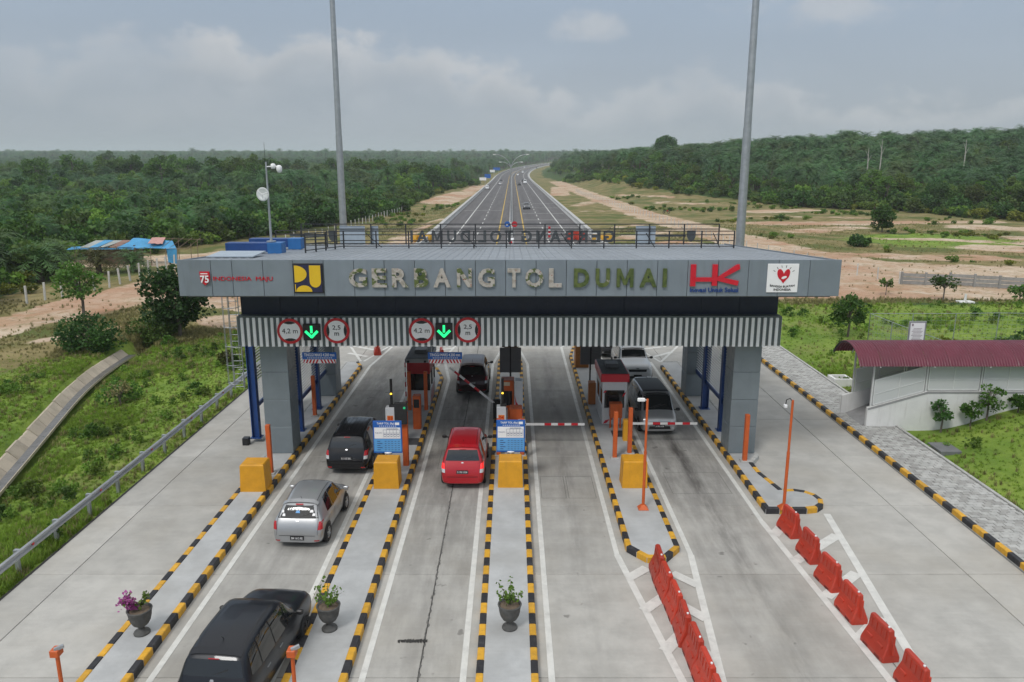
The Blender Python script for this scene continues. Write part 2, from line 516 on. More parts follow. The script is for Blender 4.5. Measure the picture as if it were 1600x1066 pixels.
def cap_w(x, y):
    b = 0
    for x0, y0, x1, y1, r, k in CAPS:
        vx, vy = x1 - x0, y1 - y0
        t = min(1, max(0, ((x - x0) * vx + (y - y0) * vy) / (vx * vx + vy * vy)))
        q = math.hypot(x - x0 - t * vx, y - y0 - t * vy)
        if q < r * 1.5: b = max(b, k * (1 - sstep(r * .55, r * 1.45, q)))
    return b
def forest_edge_l(y):   # forest lies left of this x
    pts = [(0, -62), (60, -60), (79, -53), (100, -64), (112, -60), (122, -56), (132, -50), (166, -42), (214, -34), (250, -36), (340, -33), (420, -26), (503, -25), (620, -24)]
    if y >= 620: return road_x(y) - 24
    y = max(y, 0)
    for (a, b), (c, d) in zip(pts, pts[1:]):
        if a <= y <= c: return b + (d - b) * (y - a) / (c - a)
def forest_edge_r(y):
    pts = [(0, 150), (100, 140), (165, 112), (200, 100), (215, 84), (250, 72), (273, 60), (330, 52), (431, 48), (470, 36), (520, 33), (620, 30)]
    if y >= 620: return road_x(y) + 27
    y = max(y, 0)
    for (a, b), (c, d) in zip(pts, pts[1:]):
        if a <= y <= c: return b + (d - b) * (y - a) / (c - a)
def zones(x, y):
    """weights of bare soil, lush grass, dry grass; the rest is forest floor"""
    d = x - road_x(y)
    dirt = cap_w(x, y)
    wv = 3 * nz(x, y, .08, 2)
    lush = dry = 0
    if d < 0:
        if y < 62: lush = sstep(-33, -27, x + wv) * (1 - sstep(52, 62, y + wv))
        f = forest_edge_l(y)
        dry = sstep(f - 2, f + 4, x + wv) * (1 - lush)
        if y < 60: lush = max(lush, .55 * sstep(-42, -36, x + wv) * (1 - sstep(44, 58, y + 2 * wv)))
    else:
        lush = (1 - sstep(64, 70, y + .6 * wv)) * (1 if x < 60 else 0)
        lush = max(lush, .9 * (1 - sstep(.5, 1.2, math.hypot((x - 68) / 16, (y - 124) / 14))))
        f = forest_edge_r(y)
        dry = (1 - sstep(f - 4, f + 2, x + wv)) * (1 - lush)
    return dirt, lush, dry

def axis(lo, hi, fine_lo, fine_hi, step, grow):
    a = list(np.arange(fine_lo, fine_hi, step))
    v, s = fine_hi, step
    while v < hi: a.append(v); s *= grow; v += s
    a.append(hi)
    v, s, left = fine_lo, step, []
    while v > lo: s *= grow; v -= s; left.append(v)
    return sorted(set(left[::-1] + a))
gx = axis(-4200, 4200, -58, 66, .7, 1.07)
gy = axis(-40, 6500, 8, 130, 1.0, 1.03)
gv, gc = [], []
for y in gy:
    for x in gx:
        gv.append((x, y, T(x, y)))
        a, b, c = zones(x, y)
        gc += [a, b, c, 1.0]
nxg = len(gx)
gf = [(j * nxg + i, j * nxg + i + 1, (j + 1) * nxg + i + 1, (j + 1) * nxg + i) for j in range(len(gy) - 1) for i in range(nxg - 1)]
tm = bpy.data.meshes.new('terrain')
tm.from_pydata(gv, [], gf)
tm.polygons.foreach_set('use_smooth', [True] * len(gf))
ca = tm.color_attributes.new('zone', 'FLOAT_COLOR', 'POINT'); ca.data.foreach_set('color', gc)
mt = bpy.data.materials.new('terrain_soil_grass'); mt.use_nodes = True
t = NT(mt.node_tree)
p = t.n('ShaderNodeBsdfPrincipled'); out = t.n('ShaderNodeOutputMaterial'); t.t.links.new(p.outputs[0], out.inputs[0])
pos = t.n('ShaderNodeNewGeometry').outputs['Position']
at = t.n('ShaderNodeAttribute', attribute_name='zone')
zr = t.n('ShaderNodeSeparateColor'); t.t.links.new(at.outputs['Color'], zr.inputs[0])
nA = t.noise(pos, .35, 7, .62); nB = t.noise(pos, .11, 6, .6); nC = t.noise(pos, 2.3, 6, .65); nD = t.noise(pos, .045, 4)
floor_c = t.mix(nC, (.03, .06, .02), (.075, .12, .035))
dry_c = t.mix(t.rng(nA, .35, .65), (.165, .145, .055), (.275, .225, .11))
dry_c = t.mix(t.rng(nB, .45, .62), dry_c, (.105, .128, .038))
dry_c = t.mix(t.math('MULTIPLY', t.rng(nC, .5, .7), .5), dry_c, (.10, .09, .045))
lush_c = t.mix(t.rng(nA, .35, .68), (.13, .215, .034), (.22, .30, .055))
lush_c = t.mix(t.math('MULTIPLY', t.rng(nC, .5, .72), .6), lush_c, (.075, .115, .03))
lush_c = t.mix(t.math('MULTIPLY', t.rng(nB, .5, .66), .55), lush_c, (.20, .19, .075))
dirt_c = t.mix(t.rng(nB, .35, .62), (.40, .25, .155), (.53, .42, .31))
dirt_c = t.mix(t.math('MULTIPLY', t.rng(nA, .45, .7), .7), dirt_c, (.60, .52, .42))
dirt_c = t.mix(t.math('MULTIPLY', t.rng(nC, .5, .68), .7), dirt_c, (.27, .185, .11))
nE = t.noise(pos, .8, 6, .7)
dirt_c = t.mix(t.math('MULTIPLY', t.rng(nE, .52, .66), .6), dirt_c, (.20, .185, .085))
dirt_c = t.mix(t.math('MULTIPLY', t.rng(nD, .5, .62), .6), dirt_c, (.38, .20, .12))
jit = t.math('MULTIPLY', t.math('SUBTRACT', t.math('ADD', t.math('ADD', t.math('MULTIPLY', nA, .8), t.math('MULTIPLY', nB, .9)), t.math('MULTIPLY', nC, .5)), 1.1), 1.5)
c = t.mix(t.rng(t.math('ADD', zr.outputs[2], jit), .4, .6), floor_c, dry_c)
c = t.mix(t.rng(t.math('ADD', zr.outputs[1], jit), .38, .62), c, lush_c)
c = t.mix(t.rng(t.math('ADD', zr.outputs[0], jit), .42, .58), c, dirt_c)
t.put(p.inputs['Base Color'], c); p.inputs['Roughness'].default_value = .95; p.inputs['Specular IOR Level'].default_value = .15
b = t.n('ShaderNodeBump'); b.inputs['Strength'].default_value = .8; b.inputs['Distance'].default_value = .25
t.put(b.inputs['Height'], t.math('ADD', t.math('MULTIPLY', nC, .5), nA)); t.t.links.new(b.outputs[0], p.inputs['Normal'])
tm.materials.append(mt)
terrain = bpy.data.objects.new('terrain', tm); COL.objects.link(terrain)
tag(terrain, 'wide terrain of red soil, grass and forest floor around the toll plaza', kind='structure')

# ================================================================== concrete plaza
LANES = [(-7.2, 1.5), (-2.35, 1.3), (2.1, 1.2), (7.1, 1.5)]
def concrete_mat(name, base, stains_shade=True):
    m = bpy.data.materials.new(name); m.use_nodes = True
    t = NT(m.node_tree)
    p = t.n('ShaderNodeBsdfPrincipled'); out = t.n('ShaderNodeOutputMaterial'); t.t.links.new(p.outputs[0], out.inputs[0])
    pos = t.n('ShaderNodeNewGeometry').outputs['Position']
    oi = t.n('ShaderNodeObjectInfo')
    px, py, pz = t.sep(pos)
    big = t.noise(pos, .22, 5, .6); mid = t.noise(pos, 1.1, 7, .65); fine = t.noise(pos, 9, 6, .7)
    brush = t.noise(t.comb(t.math('MULTIPLY', px, .5), t.math('MULTIPLY', py, 9), 0.0), 1.0, 5, .6)
    c = t.mix(t.rng(mid, .3, .7), tuple(q * .86 for q in base), tuple(q * 1.08 for q in base))
    c = t.mix(t.math('MULTIPLY', t.rng(big, .42, .68), .45), c, tuple(q * f for q, f in zip(base, (.78, .74, .68))))
    c = t.mix(t.math('MULTIPLY', t.rng(fine, .55, .75), .22), c, tuple(q * .55 for q in base))
    c = t.mix(t.math('MULTIPLY', t.rng(brush, .5, .72), .16), c, tuple(q * 1.2 for q in base))
    c = t.mix(1.0, c, t.comb(*[t.rng(oi.outputs['Random'], 0, 1, .93, 1.06, False)] * 3), 'MULTIPLY')
    if stains_shade:
        ap = t.math('ADD', t.rng(py, 17, 31, .45, 1.0), t.math('MULTIPLY', t.rng(py, 42, 52), -.55))  # tyre stains deepest under the gate, with some of its shade painted in
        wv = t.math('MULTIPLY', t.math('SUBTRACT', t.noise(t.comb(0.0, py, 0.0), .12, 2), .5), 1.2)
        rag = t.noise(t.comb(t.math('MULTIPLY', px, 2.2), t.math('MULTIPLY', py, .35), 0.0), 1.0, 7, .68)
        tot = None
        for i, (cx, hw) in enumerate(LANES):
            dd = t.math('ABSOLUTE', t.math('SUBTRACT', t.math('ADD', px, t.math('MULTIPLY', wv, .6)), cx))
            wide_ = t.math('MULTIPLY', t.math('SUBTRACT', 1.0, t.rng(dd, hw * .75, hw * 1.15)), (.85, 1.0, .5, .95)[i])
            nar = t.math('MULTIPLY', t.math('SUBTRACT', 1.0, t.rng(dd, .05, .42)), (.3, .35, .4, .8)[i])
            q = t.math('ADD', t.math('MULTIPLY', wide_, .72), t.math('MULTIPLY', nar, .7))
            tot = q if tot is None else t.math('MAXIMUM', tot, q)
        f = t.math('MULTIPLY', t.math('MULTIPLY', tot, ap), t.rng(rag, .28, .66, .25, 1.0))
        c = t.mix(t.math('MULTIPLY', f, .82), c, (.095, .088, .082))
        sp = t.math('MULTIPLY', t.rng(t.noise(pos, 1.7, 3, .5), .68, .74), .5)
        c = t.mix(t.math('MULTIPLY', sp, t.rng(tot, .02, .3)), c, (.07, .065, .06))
    t.put(p.inputs['Base Color'], c)
    t.put(p.inputs['Roughness'], t.rng(mid, .3, .7, .72, .92))
    p.inputs['Specular IOR Level'].default_value = .3
    b = t.n('ShaderNodeBump'); b.inputs['Strength'].default_value = .25; b.inputs['Distance'].default_value = .02
    t.put(b.inputs['Height'], t.math('ADD', fine, brush)); t.t.links.new(b.outputs[0], p.inputs['Normal'])
    MATS[name] = m
    return m
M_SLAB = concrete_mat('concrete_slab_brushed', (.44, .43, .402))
M_ISLE = concrete_mat('island_concrete_painted', (.45, .46, .462), False)
M_JOINT = M('joint_filler_dark', (.05, .048, .045), .9)
M_ASPH = None

base = MB().box(-14.55, 15.4, -12, 64, -.30, -.045).build('pavement', M_JOINT)
tag(base, 'grey concrete pavement of the toll plaza laid in large slabs', kind='structure')
XC = [-14.42, -13.2, -9.6, -4.65, -2.25, -.12, 4.45, 9.4, 13.65, 15.38]
YC = [6.6 - 4.75 * 2 + 4.75 * k for k in range(15)]
g = .011
for i in range(len(XC) - 1):
    wq = XC[i + 1] - XC[i]
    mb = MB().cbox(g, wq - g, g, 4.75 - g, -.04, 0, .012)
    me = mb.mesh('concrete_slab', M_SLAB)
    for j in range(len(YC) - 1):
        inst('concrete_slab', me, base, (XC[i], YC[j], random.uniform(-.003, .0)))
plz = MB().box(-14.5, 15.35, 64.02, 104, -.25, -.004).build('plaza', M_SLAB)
tag(plz, 'plain concrete plaza behind the gate before the motorway asphalt', kind='structure')

# ------------------------------------------------------------------ motorway
mA = bpy.data.materials.new('asphalt_aged'); mA.use_nodes = True
t = NT(mA.node_tree)
p = t.n('ShaderNodeBsdfPrincipled'); out = t.n('ShaderNodeOutputMaterial'); t.t.links.new(p.outputs[0], out.inputs[0])
pos = t.n('ShaderNodeNewGeometry').outputs['Position']
px, py, pz = t.sep(pos)
c = t.mix(t.rng(t.noise(t.comb(px, t.math('MULTIPLY', py, .06), 0.0), .9, 5), .3, .7), (.088, .083, .084), (.125, .118, .118))
c = t.mix(t.math('MULTIPLY', t.rng(t.noise(pos, 3, 5), .5, .75), .3), c, (.06, .058, .058))
for xx in (-7.9, -4.3, 4.1, 7.7):
    dd = t.math('ABSOLUTE', t.math('SUBTRACT', px, xx))
    c = t.mix(t.math('MULTIPLY', t.math('SUBTRACT', 1.0, t.rng(dd, .4, 1.3)), .25), c, (.06, .057, .057))
t.put(p.inputs['Base Color'], c); p.inputs['Roughness'].default_value = .85
MATS['asphalt'] = M_ASPH = mA
M_ROADC = M('barrier_concrete', (.46, .46, .45), .85, var=.14, scale=.6, bump=.15, dirt=.35, dcol=(.25, .24, .22), streak=.3)
M_WHITE = M('road_paint_white', (.62, .62, .59), .7, var=.10, scale=3, dirt=.5, dcol=(.36, .35, .33), dscale=2.5)
M_YLINE = M('road_paint_yellow', (.55, .36, .05), .7, var=.1, dirt=.4, dcol=(.3, .25, .12), dscale=2)
RY = list(np.arange(104.1, 600, 12.0)) + list(np.arange(600, 2300, 20.0))
def strip(d0, d1, h, th=None, ys=RY, mb=None):
    """ribbon that follows the motorway between offsets d0 and d1"""
    mb = mb or MB()
    vs, fs = [], []
    for y in ys:
        cx, z = road_x(y), road_z(y)
        tx = (road_x(y + 1) - road_x(y - 1)) / 2; k = 1 / sqrt(1 + tx * tx)
        for d in (d0, d1):
            vs.append((cx + d * k, y - d * tx * k, z + h))
    n = len(ys)
    fs = [(2 * i, 2 * i + 1, 2 * i + 3, 2 * i + 2) for i in range(n - 1)]
    if th:
        o = len(vs); vs += [(a, b_, c_ - th) for a, b_, c_ in vs]
        fs += [(2 * i + 2, 2 * i, o + 2 * i, o + 2 * i + 2) for i in range(n - 1)] + [(2 * i + 1, 2 * i + 3, o + 2 * i + 3, o + 2 * i + 1) for i in range(n - 1)]
        fs += [(0, o, o + 1, 1), (2 * n - 2, 2 * n - 1, o + 2 * n - 1, o + 2 * n - 2)]
    return mb.add(vs, fs)
hw = strip(-13.0, 13.0, 0, .3).build('motorway', M_ASPH); tag(hw, 'straight dark asphalt motorway running away to the horizon', kind='structure')
for d in (-13.02, 13.02 - 1.9):
    sh = strip(d - (1.9 if d < 0 else 0), d + (0 if d < 0 else 1.9) , .0, .3) if d < 0 else strip(13.02, 14.9, .0, .3)
    sh.build('verge', M_ROADC, hw)
mkw = MB()
for d in (-9.55, 9.5): strip(d - .1, d + .1, .006, mb=mkw)
mkw.build('edge_line', M_WHITE, hw)
mky = MB()
for d in (-2.35, 2.2): strip(d - .11, d + .11, .006, mb=mky)
mky.build('yellow_line', M_YLINE, hw)
for d in (-6.0, 5.8):
    for y in np.arange(108, 560, 12.0):
        strip(d - .09, d + .09, .006, ys=[y, y + 5.0]).build('lane_dash', M_WHITE, hw)
for d0, d1, ys in ((2.6, 12.6, (112, 128, 147, 168, 190, 214, 237)), (-12.6, -2.7, (150, 202))):
    for y in ys: strip(d0, d1, .005, ys=[y, y + .35]).build('rumble_line', M_WHITE, hw)
# median barrier and outer parapets (new-jersey profile), in cast lengths
def parapet(name, d, y0, y1, prof, label):
    mb = MB()
    ys = [y for y in RY if y0 <= y <= y1]
    vs, fs = [], []
    m = len(prof)
    for y in ys:
        cx, z = road_x(y), road_z(y)
        for (u, h) in prof: vs.append((cx + d + u, y, z + h))
    for i in range(len(ys) - 1):
        for k in range(m - 1):
            fs.append((i * m + k, (i + 1) * m + k, (i + 1) * m + k + 1, i * m + k + 1))
    fs.append(tuple(range(m))); fs.append(tuple(range((len(ys) - 1) * m + m - 1, (len(ys) - 1) * m - 1, -1)))
    mb.add(vs, fs)
    o = mb.build(name, M_ROADC); return tag(o, label, 'barrier')
J2 = [(-.38, 0), (-.36, .08), (-.14, .33), (-.09, .9), (.09, .9), (.14, .33), (.36, .08), (.38, 0)]
J1 = [(-.25, 0), (-.22, .1), (-.10, .33), (-.08, .85), (.10, .85), (.12, 0)]
parapet('median_barrier', -.2, 118, 2200, J2, 'low concrete median barrier splitting the two motorway carriageways')
parapet('roadside_parapet', -13.25, 104, 2200, [(-u, h) for u, h in J1[::-1]], 'pale concrete parapet along the left edge of the motorway')
parapet('roadside_parapet', 13.25, 104, 2200, J1, 'pale concrete parapet along the right edge of the motorway')

# ================================================================== islands with hazard kerbs
M_KY = M('kerb_paint_yellow', (.62, .33, .025), .62, var=.14, scale=4, bump=.25, bscale=30, rand=.12, dirt=.45, dcol=(.22, .15, .06), dscale=3)
M_KB = M('kerb_paint_black', (.022, .022, .026), .62, var=.2, scale=4, bump=.25, bscale=30, rand=.2, dirt=.4, dcol=(.12, .115, .11), dscale=3)
M_KC = M('kerb_concrete', (.42, .42, .40), .85, var=.15, bump=.2)
def kerb_mesh(m):
    return MB().cbox(-.5, .5, -.008, .17, -.03, .205, .018).mesh('kerb_block', m)
KM = [kerb_mesh(M_KB), kerb_mesh(M_KY), kerb_mesh(M_KC)]
def kerb(parent, pts, step=.5, start=0, plain=False):
    """blocks along a polyline, lying to its left side"""
    k = start
    for (x0, y0), (x1, y1) in zip(pts, pts[1:]):
        L = math.hypot(x1 - x0, y1 - y0); n = max(1, round(L / step)); a = atan2(y1 - y0, x1 - x0)
        for i in range(n):
            q = (i + .5) / n
            o = inst('kerb_block', KM[2 if plain else k % 2], parent, (x0 + (x1 - x0) * q, y0 + (y1 - y0) * q, random.uniform(-.004, .004)), a + random.uniform(-.004, .004), (L / n - .012, 1, 1))
            k += 1
    return k
def island(name, label, poly, loc):
    """poly counter-clockwise outline"""
    mb = MB().prism(poly, .0, .18)
    o = mb.build(name, M_ISLE, loc=loc)
    return tag(o, label, kind='structure')
P_A = [(-9.0, -6), (-9.0, 44.5), (-9.4, 45.5), (-10.2, 45.5), (-10.35, 31), (-10.35, 29.4), (-10.2, 27.8), (-10.2, -6)]
P_B = [(-3.9, -6), (-3.9, 42), (-4.4, 44), (-4.9, 44), (-5.4, 42), (-5.4, -6)]
P_C = [(.62, -6), (.62, 45.5), (.2, 48.5), (-.4, 48.5), (-.85, 45.5), (-.85, -6)]
P_D = [(4.15, 21.5), (4.75, 21.5), (5.3, 22.2), (5.3, 47), (4.9, 50), (4.1, 50), (3.62, 47), (3.62, 22.2)]
bulb = [(10.35 + .85 * cos(a), 25.75 + .85 * sin(a)) for a in np.linspace(-pi / 2, pi * .62, 8)]
P_E = [(8.9, 24.9)] + bulb + [(9.75, 28.2), (9.75, 29.2), (10.25, 30.0), (10.25, 45.5), (9.3, 45.5), (8.9, 44.5)]
ISL = {}
for nm, poly, lab, loc in (
        ('A', P_A, 'long pale traffic island under the left gate columns', (-9.6, 20, 0)),
        ('B', P_B, 'long pale traffic island carrying the red and white left toll booth', (-4.65, 20, 0)),
        ('C', P_C, 'long pale traffic island in the middle of the toll lanes', (-.12, 20, 0)),
        ('D', P_D, 'short pale traffic island with a pointed nose carrying the right toll booth', (4.45, 21.5, 0)),
        ('E', P_E, 'pale traffic island with a round bulb nose under the right gate columns', (9.5, 25, 0))):
    o = island('traffic_island', lab, poly, loc); ISL[nm] = o
kerb(ISL['A'], P_A[0:3]); kerb(ISL['A'], [(-10.2, 27.2), (-10.2, -6)], start=1); kerb(ISL['A'], [(-9.4, 45.5), (-10.2, 45.5), (-10.35, 31), (-10.35, 29.4), (-10.2, 27.8), (-10.2, 27.2)], plain=True)
kerb(ISL['B'], P_B + P_B[:1])
kerb(ISL['C'], P_C + P_C[:1])
kerb(ISL['D'], P_D + P_D[:1], start=1)
kerb(ISL['E'], P_E[:11]); kerb(ISL['E'], P_E[10:14], plain=True); kerb(ISL['E'], [P_E[-1], P_E[0]])
rk = MB().box(15.42, 15.62, -6, 75, -.3, .02).build('kerb', M_KC)
tag(rk, 'black and yellow painted kerb along the right side of the plaza', kind='structure')
kerb(rk, [(15.60, -6), (15.60, 75)], step=.62)

# ------------------------------------------------------------------ painted markings
mk_n = 0
def paint(quads, label, name='lane_marking', mat=None, h=.006):
    mb = MB()
    for i_, q in enumerate(quads):
        mb.add([(x, y, h + i_ * .0009 * (len(quads) < 40)) for x, y in q], [tuple(range(len(q)))])
    o = mb.build(name, mat or M_WHITE)
    return tag(o, label, kind='structure')
def seg(x0, y0, x1, y1, wd=.16):
    a = atan2(y1 - y0, x1 - x0); nx_, ny_ = -sin(a) * wd / 2, cos(a) * wd / 2
    return [(x0 - nx_, y0 - ny_), (x1 - nx_, y1 - ny_), (x1 + nx_, y1 + ny_), (x0 + nx_, y0 + ny_)]
paint([seg(-8.62, -6, -8.62, 45), seg(-8.62, 45, -7.8, 52)], 'white line along the left island kerb in the leftmost lane')
paint([seg(-5.72, -6, -5.72, 43)], 'white line on the left side of the booth island')
paint([seg(-3.58, -6, -3.58, 42), seg(-3.58, 42, -4.3, 47)], 'white line on the right side of the booth island')
paint([seg(-1.17, -6, -1.17, 45.5), seg(-1.17, 45.5, -.6, 50), seg(-.6, 50, .4, 50), seg(.4, 50, .95, 45.5), seg(.95, 45.5, .95, -6)], 'white line running round the middle island')
dl, dr = 3.30, 5.62
paint([seg(3.3, 50, 3.3, 22), seg(3.3, 22, 4.42, 13.0, .2), seg(5.62, 50, 5.62, 22), seg(5.62, 22, 4.7, 13.0, .2), seg(3.3, 50, 4.0, 51), seg(4.0, 51, 5.1, 51), seg(5.1, 51, 5.62, 50),
       seg(3.45, 20.6, 4.1, 21.2, .34), seg(3.62, 18.9, 4.3, 19.6, .34), seg(3.85, 17.1, 4.4, 17.8, .34), seg(4.8, 20.9, 5.42, 20.2, .34), seg(4.7, 19.2, 5.25, 18.5, .34), seg(4.65, 17.3, 5.06, 16.7, .34)],
      'white chevron lines in front of the pointed island nose')
paint([seg(8.58, 46, 8.58, 24.3), seg(8.58, 24.3, 9.15, 13.0, .2), seg(11.05, 24.9, 9.45, 13.0, .24),
       seg(8.66, 23.3, 9.5, 24.4, .36), seg(8.75, 21.6, 10.75, 23.3, .36), seg(8.9, 19.6, 10.35, 20.9, .36), seg(8.98, 17.6, 10.0, 18.6, .36)],
      'white chevron lines in front of the bulb nose on the right')
paint([seg(-9.2, 46.2, -7.6, 53), seg(-9.4, 46.2, -11.5, 52), seg(-9.2, 47.4, -10.6, 48.3, .3), seg(-8.8, 49, -11.0, 50.5, .3), seg(-8.4, 50.8, -11.5, 52.3, .3)], 'white hatching behind the left island end')
paint([seg(9.2, 46, 7.6, 53), seg(9.2, 46, 11.5, 51), seg(9.0, 47.3, 10.4, 48.6, .3), seg(8.5, 49.3, 11.2, 50.6, .3), seg(8.2, 51, 11.2, 52.3, .3)], 'white hatching behind the right island end')
paint([seg(-4.7, 45, -5.6, 52), seg(-4.5, 45, -3.6, 52), seg(-4.9, 47, -4.2, 47.6, .3), seg(-5.1, 49, -4.0, 49.6, .3)], 'white hatching behind the booth island end')
# saw-cut detector loops
M_CUT = M('saw_cut_sealant', (.13, .127, .12), .9)
for (x0, x1, y0, y1, lab) in ((1.1, 2.0, 26.2, 28.2, 'thin sawn loop outline in the concrete beside the middle island'), (2.1, 3.1, 26.2, 28.2, 'thin sawn loop outline left of the pointed island'),
                              (6.0, 8.2, 26.6, 28.6, 'thin sawn loop outline in the right hand lane'), (-3.0, -1.7, 29.0, 31.0, 'thin sawn loop outline under the red car lane'), (-8.2, -6.2, 25.6, 27.2, 'thin sawn loop outline in the leftmost lane')):
    paint([seg(x0, y0, x1, y0, .014), seg(x1, y0, x1, y1, .014), seg(x1, y1, x0, y1, .014), seg(x0, y1, x0, y0, .014)], lab, 'detector_loop', M_CUT, .004)
for x, y, lab in ((-4.3, 31.6, 'dark cover plate on the left booth island'), (4.75, 32.6, 'dark cover plate by the right toll booth')):
    o = MB().cbox(x - .28, x + .28, y - .4, y + .4, .17, .195, .006).build('cover_plate', M('cover_plate_dark', (.05, .05, .05), .7, var=.2), loc=(x, y, .18)); tag(o, lab, 'cover plate')
# patched crack with tar marks in the red car's lane
cr = random.Random(5)
qs = []
for k in range(150):
    y = 10 + k * .17; wq = cr.uniform(.008, .035); x = -2.25 + cr.uniform(-.035, .035)
    qs.append([(x - wq, y), (x + wq * .3, y - .03), (x + wq, y + .08), (x - wq * .5, y + .17)])
paint(qs, 'ragged dark tar seal along the joint in the second lane', 'joint_seal', M_CUT, .0045)
paint([[(-2.95 + .07 * k + cr.uniform(-.02, .02), 17.5 + cr.uniform(-.06, 0)), (-2.88 + .07 * k, 17.48 + cr.uniform(-.05, 0)), (-2.88 + .07 * k, 17.58 + cr.uniform(0, .06)), (-2.95 + .07 * k, 17.55 + cr.uniform(0, .05))] for k in range(11)], 'short black oil mark across the second lane', 'oil_mark', M('oil_black', (.03, .028, .026), .5), .005)

# ------------------------------------------------------------------ paved footway on the right
M_PAV = M('paver_grey', (.36, .36, .345), .85, var=.18, scale=3, rand=.2, bump=.2, dirt=.3, dcol=(.2, .19, .17))
mp = MB(); rp = random.Random(3)
y = 8.0; row = 0
while y < 62:
    x = 15.66 + (.16 if row % 2 else 0) - .16
    while x < 17.75:
        a, b_ = max(x + .008, 15.66), min(x + .32 - .008, 17.75)
        if b_ - a > .05:
            mp.cbox(a, b_, y + .008, y + .21 - .008, .0, .12 + rp.uniform(-.012, .012), .012, rp.randrange(3))
        x += .32
    y += .21; row += 1
fw = MB().box(15.64, 17.9, 8, 62, -.3, .085).build('footway', M_JOINT)
tag(fw, 'grey paved footway beside the painted kerb on the right', kind='structure')
o = mp.build('pavers', [M_PAV, M('paver_light', (.40, .40, .385), .85, var=.18, bump=.2), M('paver_dark', (.32, .315, .30), .85, var=.18, bump=.2)], fw); o['kind'] = 'stuff'
me = MB().cbox(-.06, .06, .01, .99, -.1, .17, .015).mesh('edging', M_KC)
for k in range(54): inst('edging_block', me, fw, (17.83, 8 + k, 0))
M_GRATE = M('drain_cover_grey', (.16, .165, .17), .7, var=.15)
o = MB().cbox(18.15, 19.05, 30.6, 31.7, -.1, .12, .02, 0).build('drain_cover', M_GRATE, loc=(18.6, 31.1, 0)); tag(o, 'flat grey drain cover lying beside the paved footway', 'drain cover')

# ------------------------------------------------------------------ lined ditch on the left
M_LIN = M('ditch_lining_concrete', (.45, .39, .31), .9, var=.2, scale=1.2, bump=.3, rand=.1, dirt=.4, dcol=(.26, .22, .16), streak=.2)
M_MUD = M('ditch_wet_bed', (.13, .125, .12), .35, var=.25, scale=1.5, bump=.2)
dt = thing('ditch', 'concrete lined drainage ditch curving through the grass on the left', None, (ditch_x(34), 34, -1.6)); del dt['label']
dt['label'] = 'concrete lined drainage ditch curving through the grass on the left'; dt['kind'] = 'structure'
ys = list(np.arange(12, 55, 1.55))
bed = MB()
for y0, y1 in zip(ys, ys[1:]):
    vs = []
    a0, a1 = ditch_x(y0), ditch_x(y1)
    gp = .03; q0, q1 = y0 + gp, y1 - gp
    tz = random.uniform(-.04, .04)
    def P(y, u, z): return (ditch_x(y) + u, y, z)
    mb = MB()
    top = [P(q0, -.60, -1.10 + tz), P(q1, -.60, -1.10 + tz), P(q1, -.15, -1.50), P(q0, -.15, -1.50)]
    bot = [(x, y, z - .14) for x, y, z in top]
    mb.add(top + bot, [(0, 1, 2, 3)[::-1], (4, 5, 6, 7), (0, 4, 5, 1)[::-1], (1, 5, 6, 2)[::-1], (2, 6, 7, 3)[::-1], (3, 7, 4, 0)[::-1]])
    lip = [P(q0, -.72, -1.12 + tz), P(q1, -.72, -1.12 + tz), P(q1, -.602, -1.10 + tz), P(q0, -.602, -1.10 + tz)]
    mb.add(lip + [(x, y, z - .3) for x, y, z in lip], [(0, 1, 2, 3)[::-1], (4, 5, 6, 7), (0, 4, 5, 1)[::-1], (1, 5, 6, 2)[::-1], (2, 6, 7, 3)[::-1], (3, 7, 4, 0)[::-1]])
    mb.build('lining_slab', M_LIN, dt)
    mb = MB()
    top = [P(q0, .24, -1.50), P(q1, .24, -1.50), P(q1, .36, -1.42), P(q0, .36, -1.42)]
    bot = [(x, y, z - .14) for x, y, z in top]
    mb.add(top + bot, [(0, 1, 2, 3)[::-1], (4, 5, 6, 7), (0, 4, 5, 1)[::-1], (1, 5, 6, 2)[::-1], (2, 6, 7, 3)[::-1], (3, 7, 4, 0)[::-1]])
    mb.build('lining_slab', M_LIN, dt)
vs = []
for y in ys: vs += [(ditch_x(y) - .2, y, -1.495), (ditch_x(y) + .28, y, -1.495)]
bed.add(vs, [(2 * i, 2 * i + 1, 2 * i + 3, 2 * i + 2) for i in range(len(ys) - 1)]).build('ditch_bed', M_MUD, dt)

# ================================================================== the toll gate
M_FAS = M('fascia_panel_grey', (.225, .262, .30), .42, metal=.25, var=.06, scale=1.2, rand=.06, streak=.22, dcol=(.16, .17, .18))
M_COLP = M('column_panel_grey', (.20, .235, .255), .42, metal=.25, var=.07, scale=1.5, rand=.05, streak=.15, dcol=(.10, .11, .12))
M_SEAM = M('panel_seam_dark', (.06, .065, .07), .7)
M_NAVY = M('navy_cladding', (.007, .014, .04), .5, var=.12)
M_SLW = M('slat_white', (.82, .83, .83), .5, metal=.0, var=.06, streak=.2, dcol=(.4, .41, .41))
M_SLG = M('slat_backing_grey', (.115, .14, .14), .6, var=.1)
M_ROOF = M('roof_sheet_grey', (.30, .32, .34), .45, metal=.35, var=.10, scale=.6, streak=.0, rand=.06, dirt=.3, dcol=(.25, .26, .27))
M_BLUE = M('steel_paint_blue', (.012, .055, .21), .45, var=.1, streak=.15, dcol=(.01, .03, .1))
M_BLUE2 = M('steel_paint_bright_blue', (.02, .13, .36), .45, var=.1)
M_RAIL = M('steel_rail_black', (.022, .024, .028), .55, var=.2)
M_GALV = M('galvanised_steel', (.42, .44, .46), .42, metal=.65, var=.12, scale=3, streak=.2, dcol=(.3, .31, .32))
M_SOFF = M('soffit_grey', (.16, .17, .18), .7, var=.08)
M_RED = M('sign_red', (.50, .012, .022), .4, var=.06)
